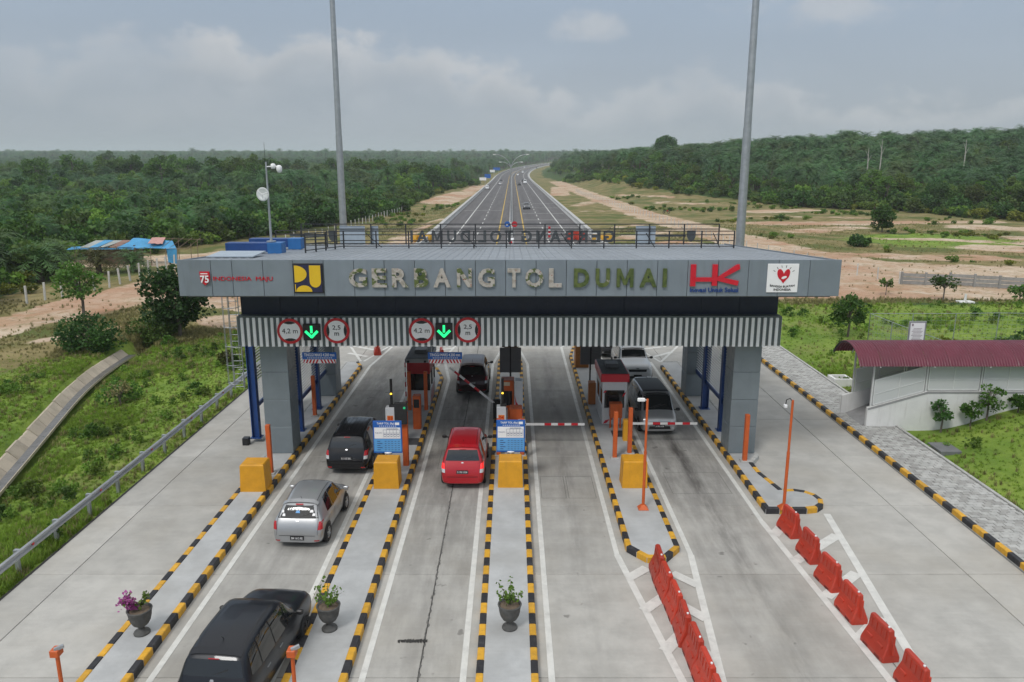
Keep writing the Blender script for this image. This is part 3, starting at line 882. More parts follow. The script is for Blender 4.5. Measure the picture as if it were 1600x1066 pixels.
M_SIGNW = M('sign_white', (.82, .82, .82), .4, var=.03)
M_SIGNK = M('sign_black', (.014, .014, .016), .45, var=.1)
M_SIGNY = M('sign_yellow', (.72, .47, .02), .4, var=.05)
M_SIGNB = M('sign_blue', (.012, .11, .42), .4, var=.06)
M_LBLUE = M('sign_light_blue', (.10, .34, .68), .4, var=.06)
M_HKR = M('logo_red', (.56, .012, .03), .38, var=.05)

GX = -.1
gate = thing('toll_gate', 'grey canopy toll gate with raised lettering and striped band across the lanes', 'toll gate', (GX, 35, 0))
# letters: camouflage foil peeling from green to bare primer
def letter_mat(name, gmin, gmax):
    m = bpy.data.materials.new(name); m.use_nodes = True
    t = NT(m.node_tree)
    p = t.n('ShaderNodeBsdfPrincipled'); out = t.n('ShaderNodeOutputMaterial'); t.t.links.new(p.outputs[0], out.inputs[0])
    pos = t.n('ShaderNodeNewGeometry').outputs['Position']
    n1 = t.noise(pos, 3.2, 4, .6, .6); n2 = t.noise(t.vmath('ADD', pos, (7, 3, 1)), 5.5, 4, .6)
    gr = t.mix(t.rng(n2, .4, .6), (.055, .085, .018), (.105, .135, .035))
    pr = t.mix(t.rng(n2, .45, .62), (.43, .40, .36), (.30, .27, .23))
    pr = t.mix(t.rng(t.noise(pos, 6.5, 3), .64, .68), pr, (.30, .13, .10))
    t.put(p.inputs['Base Color'], t.mix(t.rng(n1, gmin, gmax), gr, pr)); p.inputs['Roughness'].default_value = .65
    return m
LM = [letter_mat('letter_foil_patched', .44, .50), letter_mat('letter_primer_bare', .28, .34), letter_mat('letter_foil_green', .66, .72)]
M_LRET = M('letter_return_grey', (.06, .068, .072), .5)

# --- fascia: separate cladding panels on a carrier
FY = 27.5
car_ = MB().box(-11.98, 11.78, FY + .06, FY + .32, 7.33, 8.58); car_.build('fascia_frame', M_SEAM, gate)
joints = [-12.05, -10.84, -10.08, -8.97] + [-8.97 + 1.093 * k for k in range(1, 18)] + [10.72, 11.85]
joints = [j for j in joints if j <= 9.65 or j > 10.5]
for a, b_ in zip(joints, joints[1:]):
    MB().cbox(a + .008, b_ - .008, FY, FY + .07, 7.30, 8.62, .006, bot=True).build('fascia_panel', M_FAS, gate)
# --- roof with standing seams, side fascias, soffit
def roof_z(y): return 8.55 - (y - 27.6) * (.97 / 15.4)
N = 18
x0, x1 = -11.98, 11.78
wd = (x1 - x0) / N
for k in range(N):
    a = x0 + k * wd
    mb = MB()
    mb.add([(a + .004, 27.84, roof_z(27.84)), (a + wd - .004, 27.84, roof_z(27.84)), (a + wd - .004, 42.8, roof_z(42.8)), (a + .004, 42.8, roof_z(42.8)),
            (a + .004, 27.84, roof_z(27.84) - .07), (a + wd - .004, 27.84, roof_z(27.84) - .07), (a + wd - .004, 42.8, roof_z(42.8) - .07), (a + .004, 42.8, roof_z(42.8) - .07)],
           [(0, 1, 2, 3), (7, 6, 5, 4), (0, 4, 5, 1), (1, 5, 6, 2), (2, 6, 7, 3), (3, 7, 4, 0)])
    for q in range(4):
        xx = a + wd * (q + .5) / 4
        mb.add([(xx - .035, 27.84, roof_z(27.84)), (xx, 27.84, roof_z(27.84) + .026), (xx + .035, 27.84, roof_z(27.84)),
                (xx - .035, 42.8, roof_z(42.8)), (xx, 42.8, roof_z(42.8) + .026), (xx + .035, 42.8, roof_z(42.8))], [(0, 1, 4, 3), (1, 2, 5, 4), (0, 2, 1), (3, 4, 5)])
    mb.build('roof_sheet', M_ROOF, gate)
for sx, s in ((-12.03, 1), (11.83, -1)):
    mb = MB()
    a, b_ = sx, sx + .04 * s
    poly = [(27.6, 7.32), (42.85, 7.2), (42.85, roof_z(42.85) + .06), (27.6, roof_z(27.6) + .05)]
    mb.prism(poly, min(a, b_), max(a, b_), 0, lambda u, v, w_: (w_, u, v))
    mb.build('side_fascia', M_FAS, gate)
MB().box(-11.9, 11.7, 27.9, 42.7, 7.2, 7.27).build('soffit', M_SOFF, gate)
# --- beam and striped band
MB().box(-10.72, 10.52, 29.92, 40.0, 6.05, 7.19).build('beam_cladding', M_NAVY, gate)
for k in range(14):
    xx = -10.72 + 21.24 * k / 14
    MB().box(xx, xx + .03, 29.895, 29.93, 6.06, 7.18).build('beam_seam', M_NAVY, gate)
BX0, BX1, BZ0, BZ1 = -10.75, 10.55, 4.96, 6.12
MB().box(BX0, BX1, 29.56, 29.92, BZ0, BZ1 - .01).build('band_backing', M_SLG, gate)
MB().box(BX0 - .01, BX1 + .01, 29.5, 29.915, BZ1 - .005, BZ1 + .045).build('band_cap', M_SLG, gate)
ns = 90
me = MB().cbox(-.06, .06, 29.49 - 29.5, 29.555 - 29.5, BZ0 - .02, BZ1 - .02, .012).mesh('slat', M_SLW)
for k in range(ns):
    inst('slat', me, gate, (BX0 + .15 + (BX1 - BX0 - .3) * k / (ns - 1), 29.5, 0))
for s_, xx in ((-1, BX0), (1, BX1)):
    MB().box(xx - .05 * (s_ < 0), xx + .05 * (s_ > 0), 29.56, 40, BZ0, BZ1).build('side_band', M_SLG, gate)
    me2 = MB().cbox(-.02, .02, -.052, .052, BZ0 - .02, BZ1 - .02, .01).mesh('slat', M_SLW)
    for k in range(50): inst('slat', me2, gate, (xx + s_ * .07, 29.7 + k * .205, 0))
MB().box(BX0 + .01, BX1 - .01, 29.93, 40, 5.1, 5.2).build('ceiling', M_SOFF, gate)
MB().box(BX0, BX1, 39.95, 40.3, BZ0, BZ1).build('rear_band', M_SLG, gate)
# --- columns
def column(x0, x1, y0, y1, zt):
    c = MB().box(x0 + .03, x1 - .03, y0 + .03, y1 - .03, .1, zt).build('column', M_SEAM, gate)
    z = .19; hs = [1.17] * 3 + [1.16]
    while z < zt - .05:
        h = min(1.17, zt - z)
        MB().cbox(x0, x1, y0, y1, z + .006, z + h - .006, .012, bot=True).build('column_panel', M_COLP, c)
        z += h
for s_ in (-1, 1):
    xa, xb = (-10.22, -9.12) if s_ < 0 else (9.02, 10.12)
    column(xa, xb, 30.2, 31.35, 5.1); column(xa, xb, 38.3, 39.45, 5.1)
    xi = -9.62 if s_ < 0 else 9.52
    xo = -11.3 if s_ < 0 else 11.2
    for xx, yy in ((xi, 33.1), (xi, 36.3)) + (((xo, 32.2), (xo, 36.9)) if s_ < 0 else ()):
        mb = MB()
        mb.box(xx - .16, xx + .16, yy - .02, yy + .0 + .02, .18, 5.1); mb.box(xx - .16, xx - .13, yy - .16, yy + .16, .18, 5.1); mb.box(xx + .13, xx + .16, yy - .16, yy + .16, .18, 5.1)
        mb.box(xx - .24, xx + .24, yy - .24, yy + .24, .17, .2)
        mb.build('steel_post', M_BLUE, gate)
    for xx, ya, yb in ((xi, 31.4, 38.25),) + (((xo, 32.4, 36.7),) if s_ < 0 else ()):
        fr = MB()
        for z in (1.55, 4.7): fr.box(xx - .05, xx + .05, ya, yb, z - .09, z + .09)
        f = fr.build('screen_frame', M_BLUE, gate)
        lv = MB(); z = 1.7
        while z < 4.6:
            lv.obox((xx, (ya + yb) / 2, z), (.02 * s_, 0, .02), (0, (yb - ya) / 2 - .02, 0), (-.004 * s_, 0, .004)); z += .13
        o = lv.build('louvre_blades', M_SLW, f); o['kind'] = 'stuff'
MB().box(-11.75, -11.5, 31.6, 31.9, .0, .32).build('footing', M_SIGNK, gate)
# --- raised letters
LET = [('G', -5.87, -5.22, 0), ('E', -5.04, -4.51, 0), ('R', -4.32, -3.73, 0), ('B', -3.52, -3.01, 0), ('A', -2.83, -2.21, 1), ('N', -1.98, -1.45, 0), ('G', -1.22, -.62, 0),
       ('T', -.16, .30, 1), ('O', .48, 1.13, 0), ('L', 1.33, 1.79, 1), ('D', 2.23, 2.78, 2), ('U', 3.01, 3.52, 2), ('M', 3.77, 4.37, 2), ('A', 4.60, 5.22, 2), ('I', 5.43, 5.57, 2)]
for ch, a, b_, mi in LET:
    mb = MB()
    fit_text(mb, ch, (a + b_) / 2, 7.975, b_ - a, .68, lambda u, v, w_: (u, FY - .055 - w_, v))
    mb.build('letter', LM[mi], gate)
# rear letters, shields and boards stand on an open frame facing the motorway
RYB = 43.0
for ch, a, b_, mi in LET:
    mb = MB()
    fit_text(mb, ch, -(a + b_) / 2 - .1, 8.02, b_ - a, .68, lambda u, v, w_: (u, RYB + .05 + w_, v), mirror=True)
    mb.build('rear_letter', M_LRET, gate)
rr = MB()
for z in (7.62, 8.43, 8.7): rr.box(-11.7, 11.5, RYB - .04, RYB + .0, z - .025, z + .025)
rr.build('rear_frame', M_RAIL, gate)
for k in range(13):
    x = -11.7 + 23.2 * k / 12
    MB().box(x - .035, x + .035, RYB - .08, RYB - .045, 7.3, 8.72).build('rear_post', M_RAIL, gate)
M_PANB = M('board_back_grey', (.34, .40, .46), .5, var=.08)
for a, b_ in ((6.9, 8.0), (-7.9, -7.45), (-9.6, -8.2)): MB().box(a, b_, RYB + .05, RYB + .1, 7.35, 8.6).build('board', M_PANB, gate)
for cx in (10.0, -6.4 - 3.6):
    mb = MB(); sh = [(-.24, .3), (.24, .3), (.24, -.05), (.14, -.25), (0, -.34), (-.14, -.25), (-.24, -.05)]
    mb.prism([(cx + u, 8.05 + v) for u, v in sh], RYB + .06, RYB + .1, 0, lambda u, v, w_: (u, w_, v)); mb.box(cx - 2.0 if cx > 0 else cx - 2.4, cx - .3, RYB + .06, RYB + .1, 8.0, 8.12)
    mb.build('shield', M_LRET, gate)
# maintenance rail across the roof
def railing(pts, posts, hgt=.8):
    mb = MB()
    for (xa, ya), (xb, yb) in zip(pts, pts[1:]):
        for hh in (.06, .34, .62, hgt):
            mb.cyl((xa, ya, roof_z(ya) + .05 + hh), (xb, yb, roof_z(yb) + .05 + hh), .024, n=5)
    mb.build('roof_rail', M_RAIL, gate)
    for x, y in posts:
        mb = MB().box(x - .03, x + .03, y - .03, y + .03, roof_z(y) - .03, roof_z(y) + .05 + hgt)
        mb.build('rail_post', M_RAIL, gate)
railing([(-8.3, 38.0), (10.95, 38.0)], [(-8.3 + 19.25 * k / 12, 38.0) for k in range(13)])
railing([(-9.0, 33.5), (-8.3, 38.0)], [(-9.0 + .7 * k / 4, 33.5 + 4.5 * k / 4) for k in range(4)])
railing([(-12.0, 39.2), (-9.4, 39.2)], [(-12.0, 39.2), (-10.7, 39.2), (-9.4, 39.2)])
br = MB()
for x in (-7.2, -2.4, 2.4, 6.6, 9.9):
    br.cyl((x, 38.0, roof_z(38) + .75), (x + .6, 38.9, roof_z(38.9) + .02), .022, n=5)
br.build('rail_brace', M_RAIL, gate)
for (xa, xb, ya, yb, za, zb) in ((-12.3, -10.5, 33.0, 33.6, 8.28, 8.66), (-12.5, -10.65, 36.6, 37.2, 8.1, 8.5)):
    mb = MB().cbox(xa, xb, ya, yb, za, zb, .01); mb.build('roof_beam', M_BLUE, gate)
    mb = MB().cbox(xb + .002, xb + .62, ya - .02, yb + .02, za - .1, zb + .01, .01); mb.build('roof_beam_end', M_BLUE2, gate)
# a loose grey board resting on the roof at the left
MB().obox((-10.9, 30.4, roof_z(30.4) + .12), (.9, 0, .0), (0, .8, .02), (0, -.003, .02)).build('roof_board', M_PANB, gate)
# --- emblem parts on the fascia
fx = lambda y: (lambda u, v, w_: (u, y - w_, v))
# red shield with 75 and two red words
mb = MB()
sh = [(-.16, .25), (.19, .25), (.20, 0), (.15, -.13), (.02, -.25), (-.11, -.15), (-.15, 0)]
mb.prism([(-11.08 + u, 7.95 + v) for u, v in sh], 0, .05, 0, fx(FY - .004))
shield = mb.build('shield_emblem', M_HKR, gate)
mb = MB(); fit_text(mb, '75', -11.06, 7.93, .30, .26, fx(FY - .07)); mb.box(-11.2, -10.95, FY - .07, FY - .05, 8.11, 8.14); mb.build('numeral', M_SIGNW, shield)
mb = MB(); fit_text(mb, 'maju', -9.70, 7.92, 2.14, .19, lambda u, v, w_: (u, FY - .02 - w_ * .4, v)); mb.build('lettering', M_HKR, gate)
# yellow square with navy figure
cx, cz, hs = -7.34, 7.955, .54
q = MB().cbox(cx - hs, cx + hs, FY - .06, FY - .004, cz - hs, cz + hs, .012); ub = q.build('square_emblem', M_SIGNK, gate)
mb = MB().box(cx - hs + .045, cx + hs - .045, FY - .072, FY - .061, cz - hs + .045, cz + hs - .045); mb.build('emblem_field', M('emblem_navy', (.02, .02, .06), .45, var=.05), ub)
S = 2 * hs - .12
def E_(u, v): return (cx - hs + .06 + u * S, cz - hs + .06 + v * S)
arc = [E_(.0 + .46 * cos(a), .67 + .32 * sin(a)) for a in np.linspace(-pi / 2, pi / 2, 14)]
arc2 = [E_(.34 + .3 * cos(a), .0 + .24 * sin(a)) for a in np.linspace(0, pi, 14)]
arc3 = [E_(.77 + .21 * cos(a), .38 + .22 * sin(a)) for a in np.linspace(pi, 2 * pi, 12)]
mb = MB()
mb.prism([E_(0, .99)] + arc[::-1] + [E_(0, .35)], 0, .012, 0, fx(FY - .0735)); mb.prism(arc2[::-1], 0, .012, 0, fx(FY - .0735))
mb.prism([E_(.56, .99), E_(.98, .99)][::-1] + arc3, 0, .012, 0, fx(FY - .0735))
mb.prism([E_(0, .28), E_(.03, .28), E_(.03, 0), E_(0, 0)], 0, .012, 0, fx(FY - .0735))
mb.build('emblem_figure', M_SIGNY, ub)
# red two-letter logo and blue line of text
def bar(mb, pts, th=.07): mb.prism(pts, 0, th, 0, fx(FY - .006))
mb = MB()
bar(mb, [(6.42, 7.67), (6.61, 7.67), (6.61, 8.46), (6.42, 8.46)][::-1]); bar(mb, [(6.612, 7.84), (7.20, 7.84), (7.20, 7.99), (6.612, 7.99)][::-1])
bar(mb, [(7.202, 7.69), (7.39, 7.69), (7.39, 8.46), (7.202, 8.46)][::-1])
bar(mb, [(7.392, 7.99), (7.392, 7.87), (8.13, 7.69), (8.17, 7.86), (7.62, 7.98), (8.19, 8.30), (8.16, 8.47), (8.06, 8.45)])
mb.build('logo_letters', M_HKR, gate)
mb = MB(); fit_text(mb, 'inov', 7.31, 7.535, 1.74, .17, fx(FY - .03)); mb.build('lettering', M('lettering_blue', (.01, .055, .24), .45), gate)
# white board with red heart of two hands
wb = MB().cbox(9.19, 10.31, FY - .05, FY - .004, 7.45, 8.48, .01).build('emblem_board', M_SIGNW, gate)
mb = MB()
def petal(cx, cz, rx, rz, rot):
    pts = []
    for a in np.linspace(0, 2 * pi, 18, endpoint=False):
        u, v = rx * cos(a), rz * sin(a)
        pts.append((cx + u * cos(rot) - v * sin(rot), cz + u * sin(rot) + v * cos(rot)))
    return pts
mb.prism(petal(9.66, 8.10, .115, .20, .28), 0, .01, 0, fx(FY - .052)); mb.prism(petal(9.88, 8.10, .105, .20, -.30), 0, .012, 0, fx(FY - .052))
mb.prism([(9.66, 7.92), (9.88, 7.92), (9.77, 7.78)][::-1], 0, .014, 0, fx(FY - .052))
mb.build('emblem_heart', M_HKR, wb)
mb = MB(); mb.prism(petal(9.79, 7.99, .10, .045, .35), 0, .004, 0, fx(FY - .0665)); mb.build('emblem_hand', M_SIGNW, wb)
mb = MB()
for a in np.linspace(pi * .18, pi * .82, 6):
    r0, r1 = .36, .45
    mb.obox((9.77 + .405 * cos(a), FY - .055, 8.03 + .36 * sin(a)), (.04 * cos(a), 0, .04 * sin(a)), (0, .004, 0), (-.008 * sin(a), 0, .008 * cos(a)))
fit_text(mb, 'bb', 9.75, 7.67, .88, .075, lambda u, v, w_: (u, FY - .054 - w_, v - .05 * cos((u - 9.75) * 3.2) + .04)); fit_text(mb, 'bi', 9.76, 7.55, .62, .08, fx(FY - .054))
mb.build('emblem_text', M_SIGNK, wb)
# --- caged ladder on the left end
lad = thing('caged_ladder', 'galvanised caged ladder climbing to the roof at the left end of the gate', 'ladder', (-12.25, 33.2, 2.1))
mb = MB()
for xx in (-12.45, -12.0 - .03): mb.cyl((xx, 33.2, 2.1), (xx, 33.2, 8.25), .025, n=6)
for z_ in (3.0, 5.5, 7.4): mb.cyl((-12.24, 33.2, z_), (-10.75, 33.4, z_), .02, n=5)
mb.build('stile', M_GALV, lad)
for k in range(20): MB().cyl((-12.45, 33.2, 2.2 + k * .3), (-12.03, 33.2, 2.2 + k * .3), .014, n=5).build('rung', M_GALV, lad)
for k in range(7):
    z = 2.5 + k * .85
    MB().tube([(-12.24 + .36 * cos(a), 32.88 + .36 * sin(a), z) for a in np.linspace(pi * .1, -pi * 1.1, 12)], .016, 5).build('hoop', M_GALV, lad)
mb = MB()
for a in (-.2 * pi, -.5 * pi, -.8 * pi, -1.05 * pi): mb.cyl((-12.24 + .36 * cos(a), 32.88 + .36 * sin(a), 2.5), (-12.24 + .36 * cos(a), 32.88 + .36 * sin(a), 7.6), .012, n=5)
mb.build('cage_bar', M_GALV, lad)

# ------------------------------------------------------------------ signs on the band
def disc(mb, cx, cz, r, y, th, mi=0, n=36): mb.prism([(cx + r * cos(a), cz + r * sin(a)) for a in np.linspace(0, 2 * pi, n, endpoint=False)][::-1], 0, th, mi, fx(y))
def lens_cut(r, cx, cz, up, d):
    """black lens between the rim and a shallow V, top or side"""
    pass
def limit_sign(cx, cz, kind, label):
    r = .505
    th = thing('height_limit_sign' if kind == '42' else 'width_limit_sign', label, 'sign', (cx, 29.4, cz), group='round limit signs on the striped band')
    y = 29.43
    mb = MB(); disc(mb, cx, cz, r, y, .03); mb.build('rim', M_RED, th)
    mb = MB(); disc(mb, cx, cz, r * .80, y - .0315, .006); mb.build('face', M_SIGNW, th)
    mb = MB()
    rr = r * .795
    for s_ in (1, -1):
        if kind == '42':
            arc = [(cx + rr * sin(a), cz + s_ * rr * cos(a)) for a in np.linspace(-.62, .62, 9)]
            pts = arc + [(cx + .07, cz + s_ * rr * .70), (cx - .07, cz + s_ * rr * .70)]
        else:
            arc = [(cx + s_ * rr * cos(a), cz + rr * sin(a)) for a in np.linspace(-.62, .62, 9)]
            pts = arc + [(cx + s_ * rr * .70, cz + .07), (cx + s_ * rr * .70, cz - .07)]
        mb.prism(pts, 0, .005, 0, fx(y - .038))
    if kind == '42': fit_text(mb, '42', cx, cz, .62, .22, lambda u, v, w_: (u, y - .043 - w_ * .2, v))
    else:
        fit_text(mb, '25', cx, cz + .12, .32, .20, lambda u, v, w_: (u, y - .043 - w_ * .2, v)); fit_text(mb, 'm', cx, cz - .13, .18, .13, lambda u, v, w_: (u, y - .043 - w_ * .2, v))
    mb.build('symbol', M_SIGNK, th)
limit_sign(-8.70, 5.58, '42', 'round red rimmed 4,2 m height sign over the leftmost lane')
limit_sign(-6.87, 5.60, '25', 'round red rimmed 2,5 m width sign over the leftmost lane')
limit_sign(-3.54, 5.60, '42', 'round red rimmed 4,2 m height sign over the red car lane')
limit_sign(-1.73, 5.63, '25', 'round red rimmed 2,5 m width sign over the red car lane')
M_LED = M('led_green', (.02, .95, .28), .4, var=0, emit=1.1)
for cx, cz, lab in ((-7.84, 5.55, 'black signal box with lit green arrow over the leftmost lane'), (-2.66, 5.58, 'black signal box with lit green arrow over the red car lane')):
    th = thing('lane_signal', lab, 'traffic light', (cx, 29.4, cz), group='green arrow lane signals')
    MB().cbox(cx - .33, cx + .33, 29.33, 29.47, cz - .32, cz + .33, .015).build('housing', M_SIGNK, th)
    mb = MB(); w_ = .055
    def st(xa, za, xb, zb, wd=.05):
        d = Vector((xb - xa, zb - za)); n_ = Vector((-d.y, d.x)).normalized() * wd
        mb.prism([(xa - n_.x, za - n_.y), (xb - n_.x, zb - n_.y), (xb + n_.x, zb + n_.y), (xa + n_.x, za + n_.y)], 0, .01, 0, fx(29.328))
    st(cx, cz + .26, cx, cz - .03, .045); st(cx - .24, cz + .05, cx + .012, cz - .2); st(cx + .24, cz + .05, cx - .012, cz - .2)
    mb.build('arrow', M_LED, th)
for cx, lab in ((-7.88, 'hanging blue height bar with red and white chevrons in the leftmost lane'), (-2.74, 'hanging blue height bar with red and white chevrons before the open barrier')):
    th = thing('height_bar', lab, 'sign', (cx, 30.6, 4.2), group='hanging height bars')
    z0 = 4.2; y = 30.45; hw_ = .70
    MB().cbox(cx - hw_, cx + hw_, y, y + .05, z0 - .02, z0 + .27, .008).build('board', M_SIGNB, th)
    mb = MB(); fit_text(mb, 'tinggi', cx, z0 + .165, 1.24, .125, lambda u, v, w_: (u, y - .004 - w_ * .2, v))
    for k in range(14): mb.box(cx - .5 + k * .075, cx - .455 + k * .075, y - .004, y - .001, z0 + .02, z0 + .05)
    mb.build('lettering', M_SIGNW, th)
    MB().cbox(cx - hw_ + .03, cx + hw_ - .03, y, y + .04, z0 - .19, z0 - .025, .006).build('chevron_board', M_SIGNW, th)
    mb = MB()
    for s_ in (-1, 1):
        for k in range(5):
            u0 = .03 + k * .135
            pts = [(cx + s_ * (u0), z0 - .03), (cx + s_ * (u0 + .07), z0 - .03), (cx + s_ * (u0 + .14), z0 - .185), (cx + s_ * (u0 + .07), z0 - .185)]
            pts = [(max(cx - hw_ + .035, min(cx + hw_ - .035, a)), b_) for a, b_ in pts]
            mb.prism(pts, 0, .006, 0, fx(y - .0015))
    mb.build('chevron', M_RED, th)
    mb = MB()
    for s_ in (-1, 1): mb.cyl((cx + s_ * .55, y + .02, z0 + .27), (cx + s_ * .55, y + .02, 5.1), .012, n=5)
    mb.build('hanger', M_GALV, th)

# ------------------------------------------------------------------ mast with dish and camera on the roof, tall masts
ms = thing('camera_mast', 'slim white mast with round grid dish and dome camera on the gate roof', 'mast', (-10.4, 33.3, 8.6))
MB().cyl((-10.4, 33.3, 8.69), (-10.4, 33.3, 12.05), .06, .035, 8).cyl((-10.4, 33.3, 8.685), (-10.4, 33.3, 8.73), .2, .2, 10).build('pole', M_GALV, ms)
MB().cyl((-10.42, 33.3, 12.0), (-10.42, 33.3, 12.85), .01, .006, 5).build('lightning_rod', M_RAIL, ms)
dsh = MB().lathe([(.0, .0), (.12, .012), (.22, .045), (.29, .085), (.29, .095), (.21, .055), (.12, .022), (0, .01)], 24)
dm = dsh.mesh('dish', M('dish_white', (.66, .68, .68), .5, var=.05))
o = inst('dish', dm, ms, (-10.5, 33.05, 10.72), rot=(radians(90), 0, radians(-12)))
mb = MB()
for a in (.4, 2.5, 4.7): mb.cyl((-10.5 + .26 * cos(a), 32.96, 10.72 + .26 * sin(a)), (-10.5, 32.78, 10.72), .012, n=5)
mb.cyl((-10.5, 32.76, 10.72), (-10.5, 32.9, 10.72), .03, n=6).build('dish_feed', M_SIGNW, ms)
mb = MB().cyl((-10.4, 33.3, 11.85), (-9.95, 33.3, 11.87), .025, n=6)
mb.lathe([(0, -.1), (.09, -.1), (.11, 0), (.09, .1), (0, .12)], 12, (-10.1, 33.3, 11.87)); mb.lathe([(0, -.14), (.08, -.12), (.12, -.02), (.12, .12), (.05, .18), (0, .18)], 12, (-9.85, 33.3, 11.74))
mb.build('camera', M_SIGNW, ms)
for x, y, lab in ((13.75, 46.5, 'tall grey lighting mast rising behind the right end of the gate'), (-12.75, 58.5, 'tall grey lighting mast rising behind the left half of the gate')):
    th = thing('lighting_mast', lab, 'mast', (x, y, 0), group='tall lighting masts')
    MB().cyl((x, y, .3), (x, y, 14), .30, .235, 12).build('lower_shaft', M_GALV, th)
    MB().cyl((x, y, 13.6), (x, y, 32), .222, .15, 12).build('upper_shaft', M_GALV, th)
    MB().box(x - .6, x + .6, y - .6, y + .6, -.2, .3).build('footing', M_KC, th)
    mb = MB().lathe([(1.1, 0), (1.15, .1), (1.1, .2), (1.0, .1)], 16, (x, y, 31.6))
    for k in range(8): a = k * pi / 4; mb.cbox(x + 1.3 * cos(a) - .2, x + 1.3 * cos(a) + .2, y + 1.3 * sin(a) - .2, y + 1.3 * sin(a) + .2, 31.4, 31.6, .03)
    mb.build('lamp_ring', M_GALV, th)

# ================================================================== booths and lane equipment
M_OR = M('steel_paint_orange', (.56, .105, .02), .5, var=.12, scale=3, streak=.2, dcol=(.3, .06, .02))
M_YB = M('block_paint_yellow', (.66, .31, .012), .55, var=.10, scale=2.5, bump=.12, streak=.22, dcol=(.40, .20, .03), rand=.05)
M_BW = M('booth_white', (.62, .63, .64), .4, var=.05, streak=.15, dcol=(.42, .42, .4))
M_BR = M('booth_red', (.36, .012, .018), .4, var=.08)
M_BG = M('booth_roof_dark', (.085, .09, .092), .7, var=.15)
M_BGL = M('booth_band_grey', (.30, .31, .31), .6, var=.1)
M_GLS = M('dark_glass', (.012, .014, .016), .08, var=0, spec=.6)
M_RB = M('rubber_black', (.018, .018, .018), .7, var=.1)
M_PLW = M('arm_white', (.68, .68, .66), .45, var=.06)
M_YLED = M('led_amber', (1.0, .62, .05), .4, var=0, emit=2.0)
M_GLED = M('led_green_dim', (.02, .42, .16), .4, var=0, emit=.5)
M_PG = M('panel_grey', (.13, .13, .135), .5, var=.06)

def booth(loc, label, style):
    x, y, _ = loc; w2, d = .55, 2.5
    th = thing('toll_booth', label, 'toll booth', loc)
    z0 = .19
    MB().cbox(x - w2, x + w2, y, y + d, z0, z0 + .78, .03).build('lower_wall', M_BW, th)
    MB().box(x - w2 + .03, x + w2 - .03, y + .03, y + d - .03, z0 + .78, 1.83).build('window', M_GLS, th)
    for (a, b_) in ((x - w2, x - w2 + .09), (x + w2 - .09, x + w2)):
        for (c_, d_) in ((y, y + .09), (y + d - .09, y + d), (y + d / 2 - .05, y + d / 2 + .05)):
            MB().box(a, b_, c_, d_, z0 + .782, 1.83).build('corner_post', M_BW if style else M_RB, th)
    MB().cbox(x - w2 - .02, x + w2 + .02, y - .03, y + d + .03, 1.832, 2.42 if not style else 2.24, .02).build('red_band' if not style else 'upper_wall', M_BR if not style else M_BW, th)
    MB().cbox(x - w2 - .10, x + w2 + .10, y - .12, y + d + .12, 2.422 if not style else 2.245, 2.62, .02).build('roof_edge' if not style else 'red_band', M_BGL if not style else M_HKR, th)
    rf = MB().box(x - w2 - .04, x + w2 + .04, y - .06, y + d + .06, 2.60, 2.635).build('roof', M_BG, th)
    MB().cbox(x - .3, x + .3, y + 1.0, y + 1.7, 2.636, 2.80, .03).build('air_unit', M_PG, rf)
    if not style:
        mb = MB()
        for k in range(9):
            mb.box(x - w2 - .12, x - w2 - .07, y - .10, y - .02, .19 + k * .25, .19 + k * .25 + .25, k % 2)
        mb.build('striped_post', [M_RED, M_SIGNW], th)
        for xx in (x - w2 + .08, x + w2 - .2):
            MB().lathe([(0, 0), (.05, 0), (.06, .08), (0, .1)], 10, (xx, y - .16, 2.45)).build('lamp', M_RB, th)
    if style:
        MB().box(x - w2 + .002, x + w2 - .002, y + .031, y + .034, z0 + .782, 1.83).build('rear_panel', M_BW, th)
        MB().cbox(x - .28, x + .22, y - .015, y + .028, 1.02, 1.74, .01).build('rear_window', M_GLS, th)
        mb = MB()
        for (xa, za, xb, zb, wd) in ((x - .53, 1.7, x - .35, 1.81, .05), (x - .5, .2, x - .2, .42, .08), (x - .2, .42, x - .02, .44, .05), (x + .36, 1.5, x + .53, 1.75, .05)):
            d_ = Vector((xb - xa, zb - za)); n_ = Vector((-d_.y, d_.x)).normalized() * wd
            mb.prism([(xa, za), (xa + d_.x * .5 - n_.x * .8, za + d_.y * .5 - n_.y * .8), (xb, zb), (xa + d_.x * .5 + n_.x, za + d_.y * .5 + n_.y)], 0, .004, 0, fx(y - .0165 if za > .9 else y - .002))
        mb.build('swoosh', M_HKR, th)
    else:
        mb = MB()
        for k in range(3):
            mb.prism([(y + .3 + k * .55, .25), (y + .55 + k * .55, .25), (y + .9 + k * .55, .9), (y + .78 + k * .55, .9)], 0, .005, 0, lambda u, v, w_: (x + w2 + .002 + w_, u, v))
        mb.build('swoosh', M_HKR, th)
    return th
booth((-4.63, 36.7, 0), 'red and white toll booth with dark roof on the left booth island', 0)
booth((4.72, 33.9, 0), 'white toll booth with red band and red swooshes on the pointed island', 1)
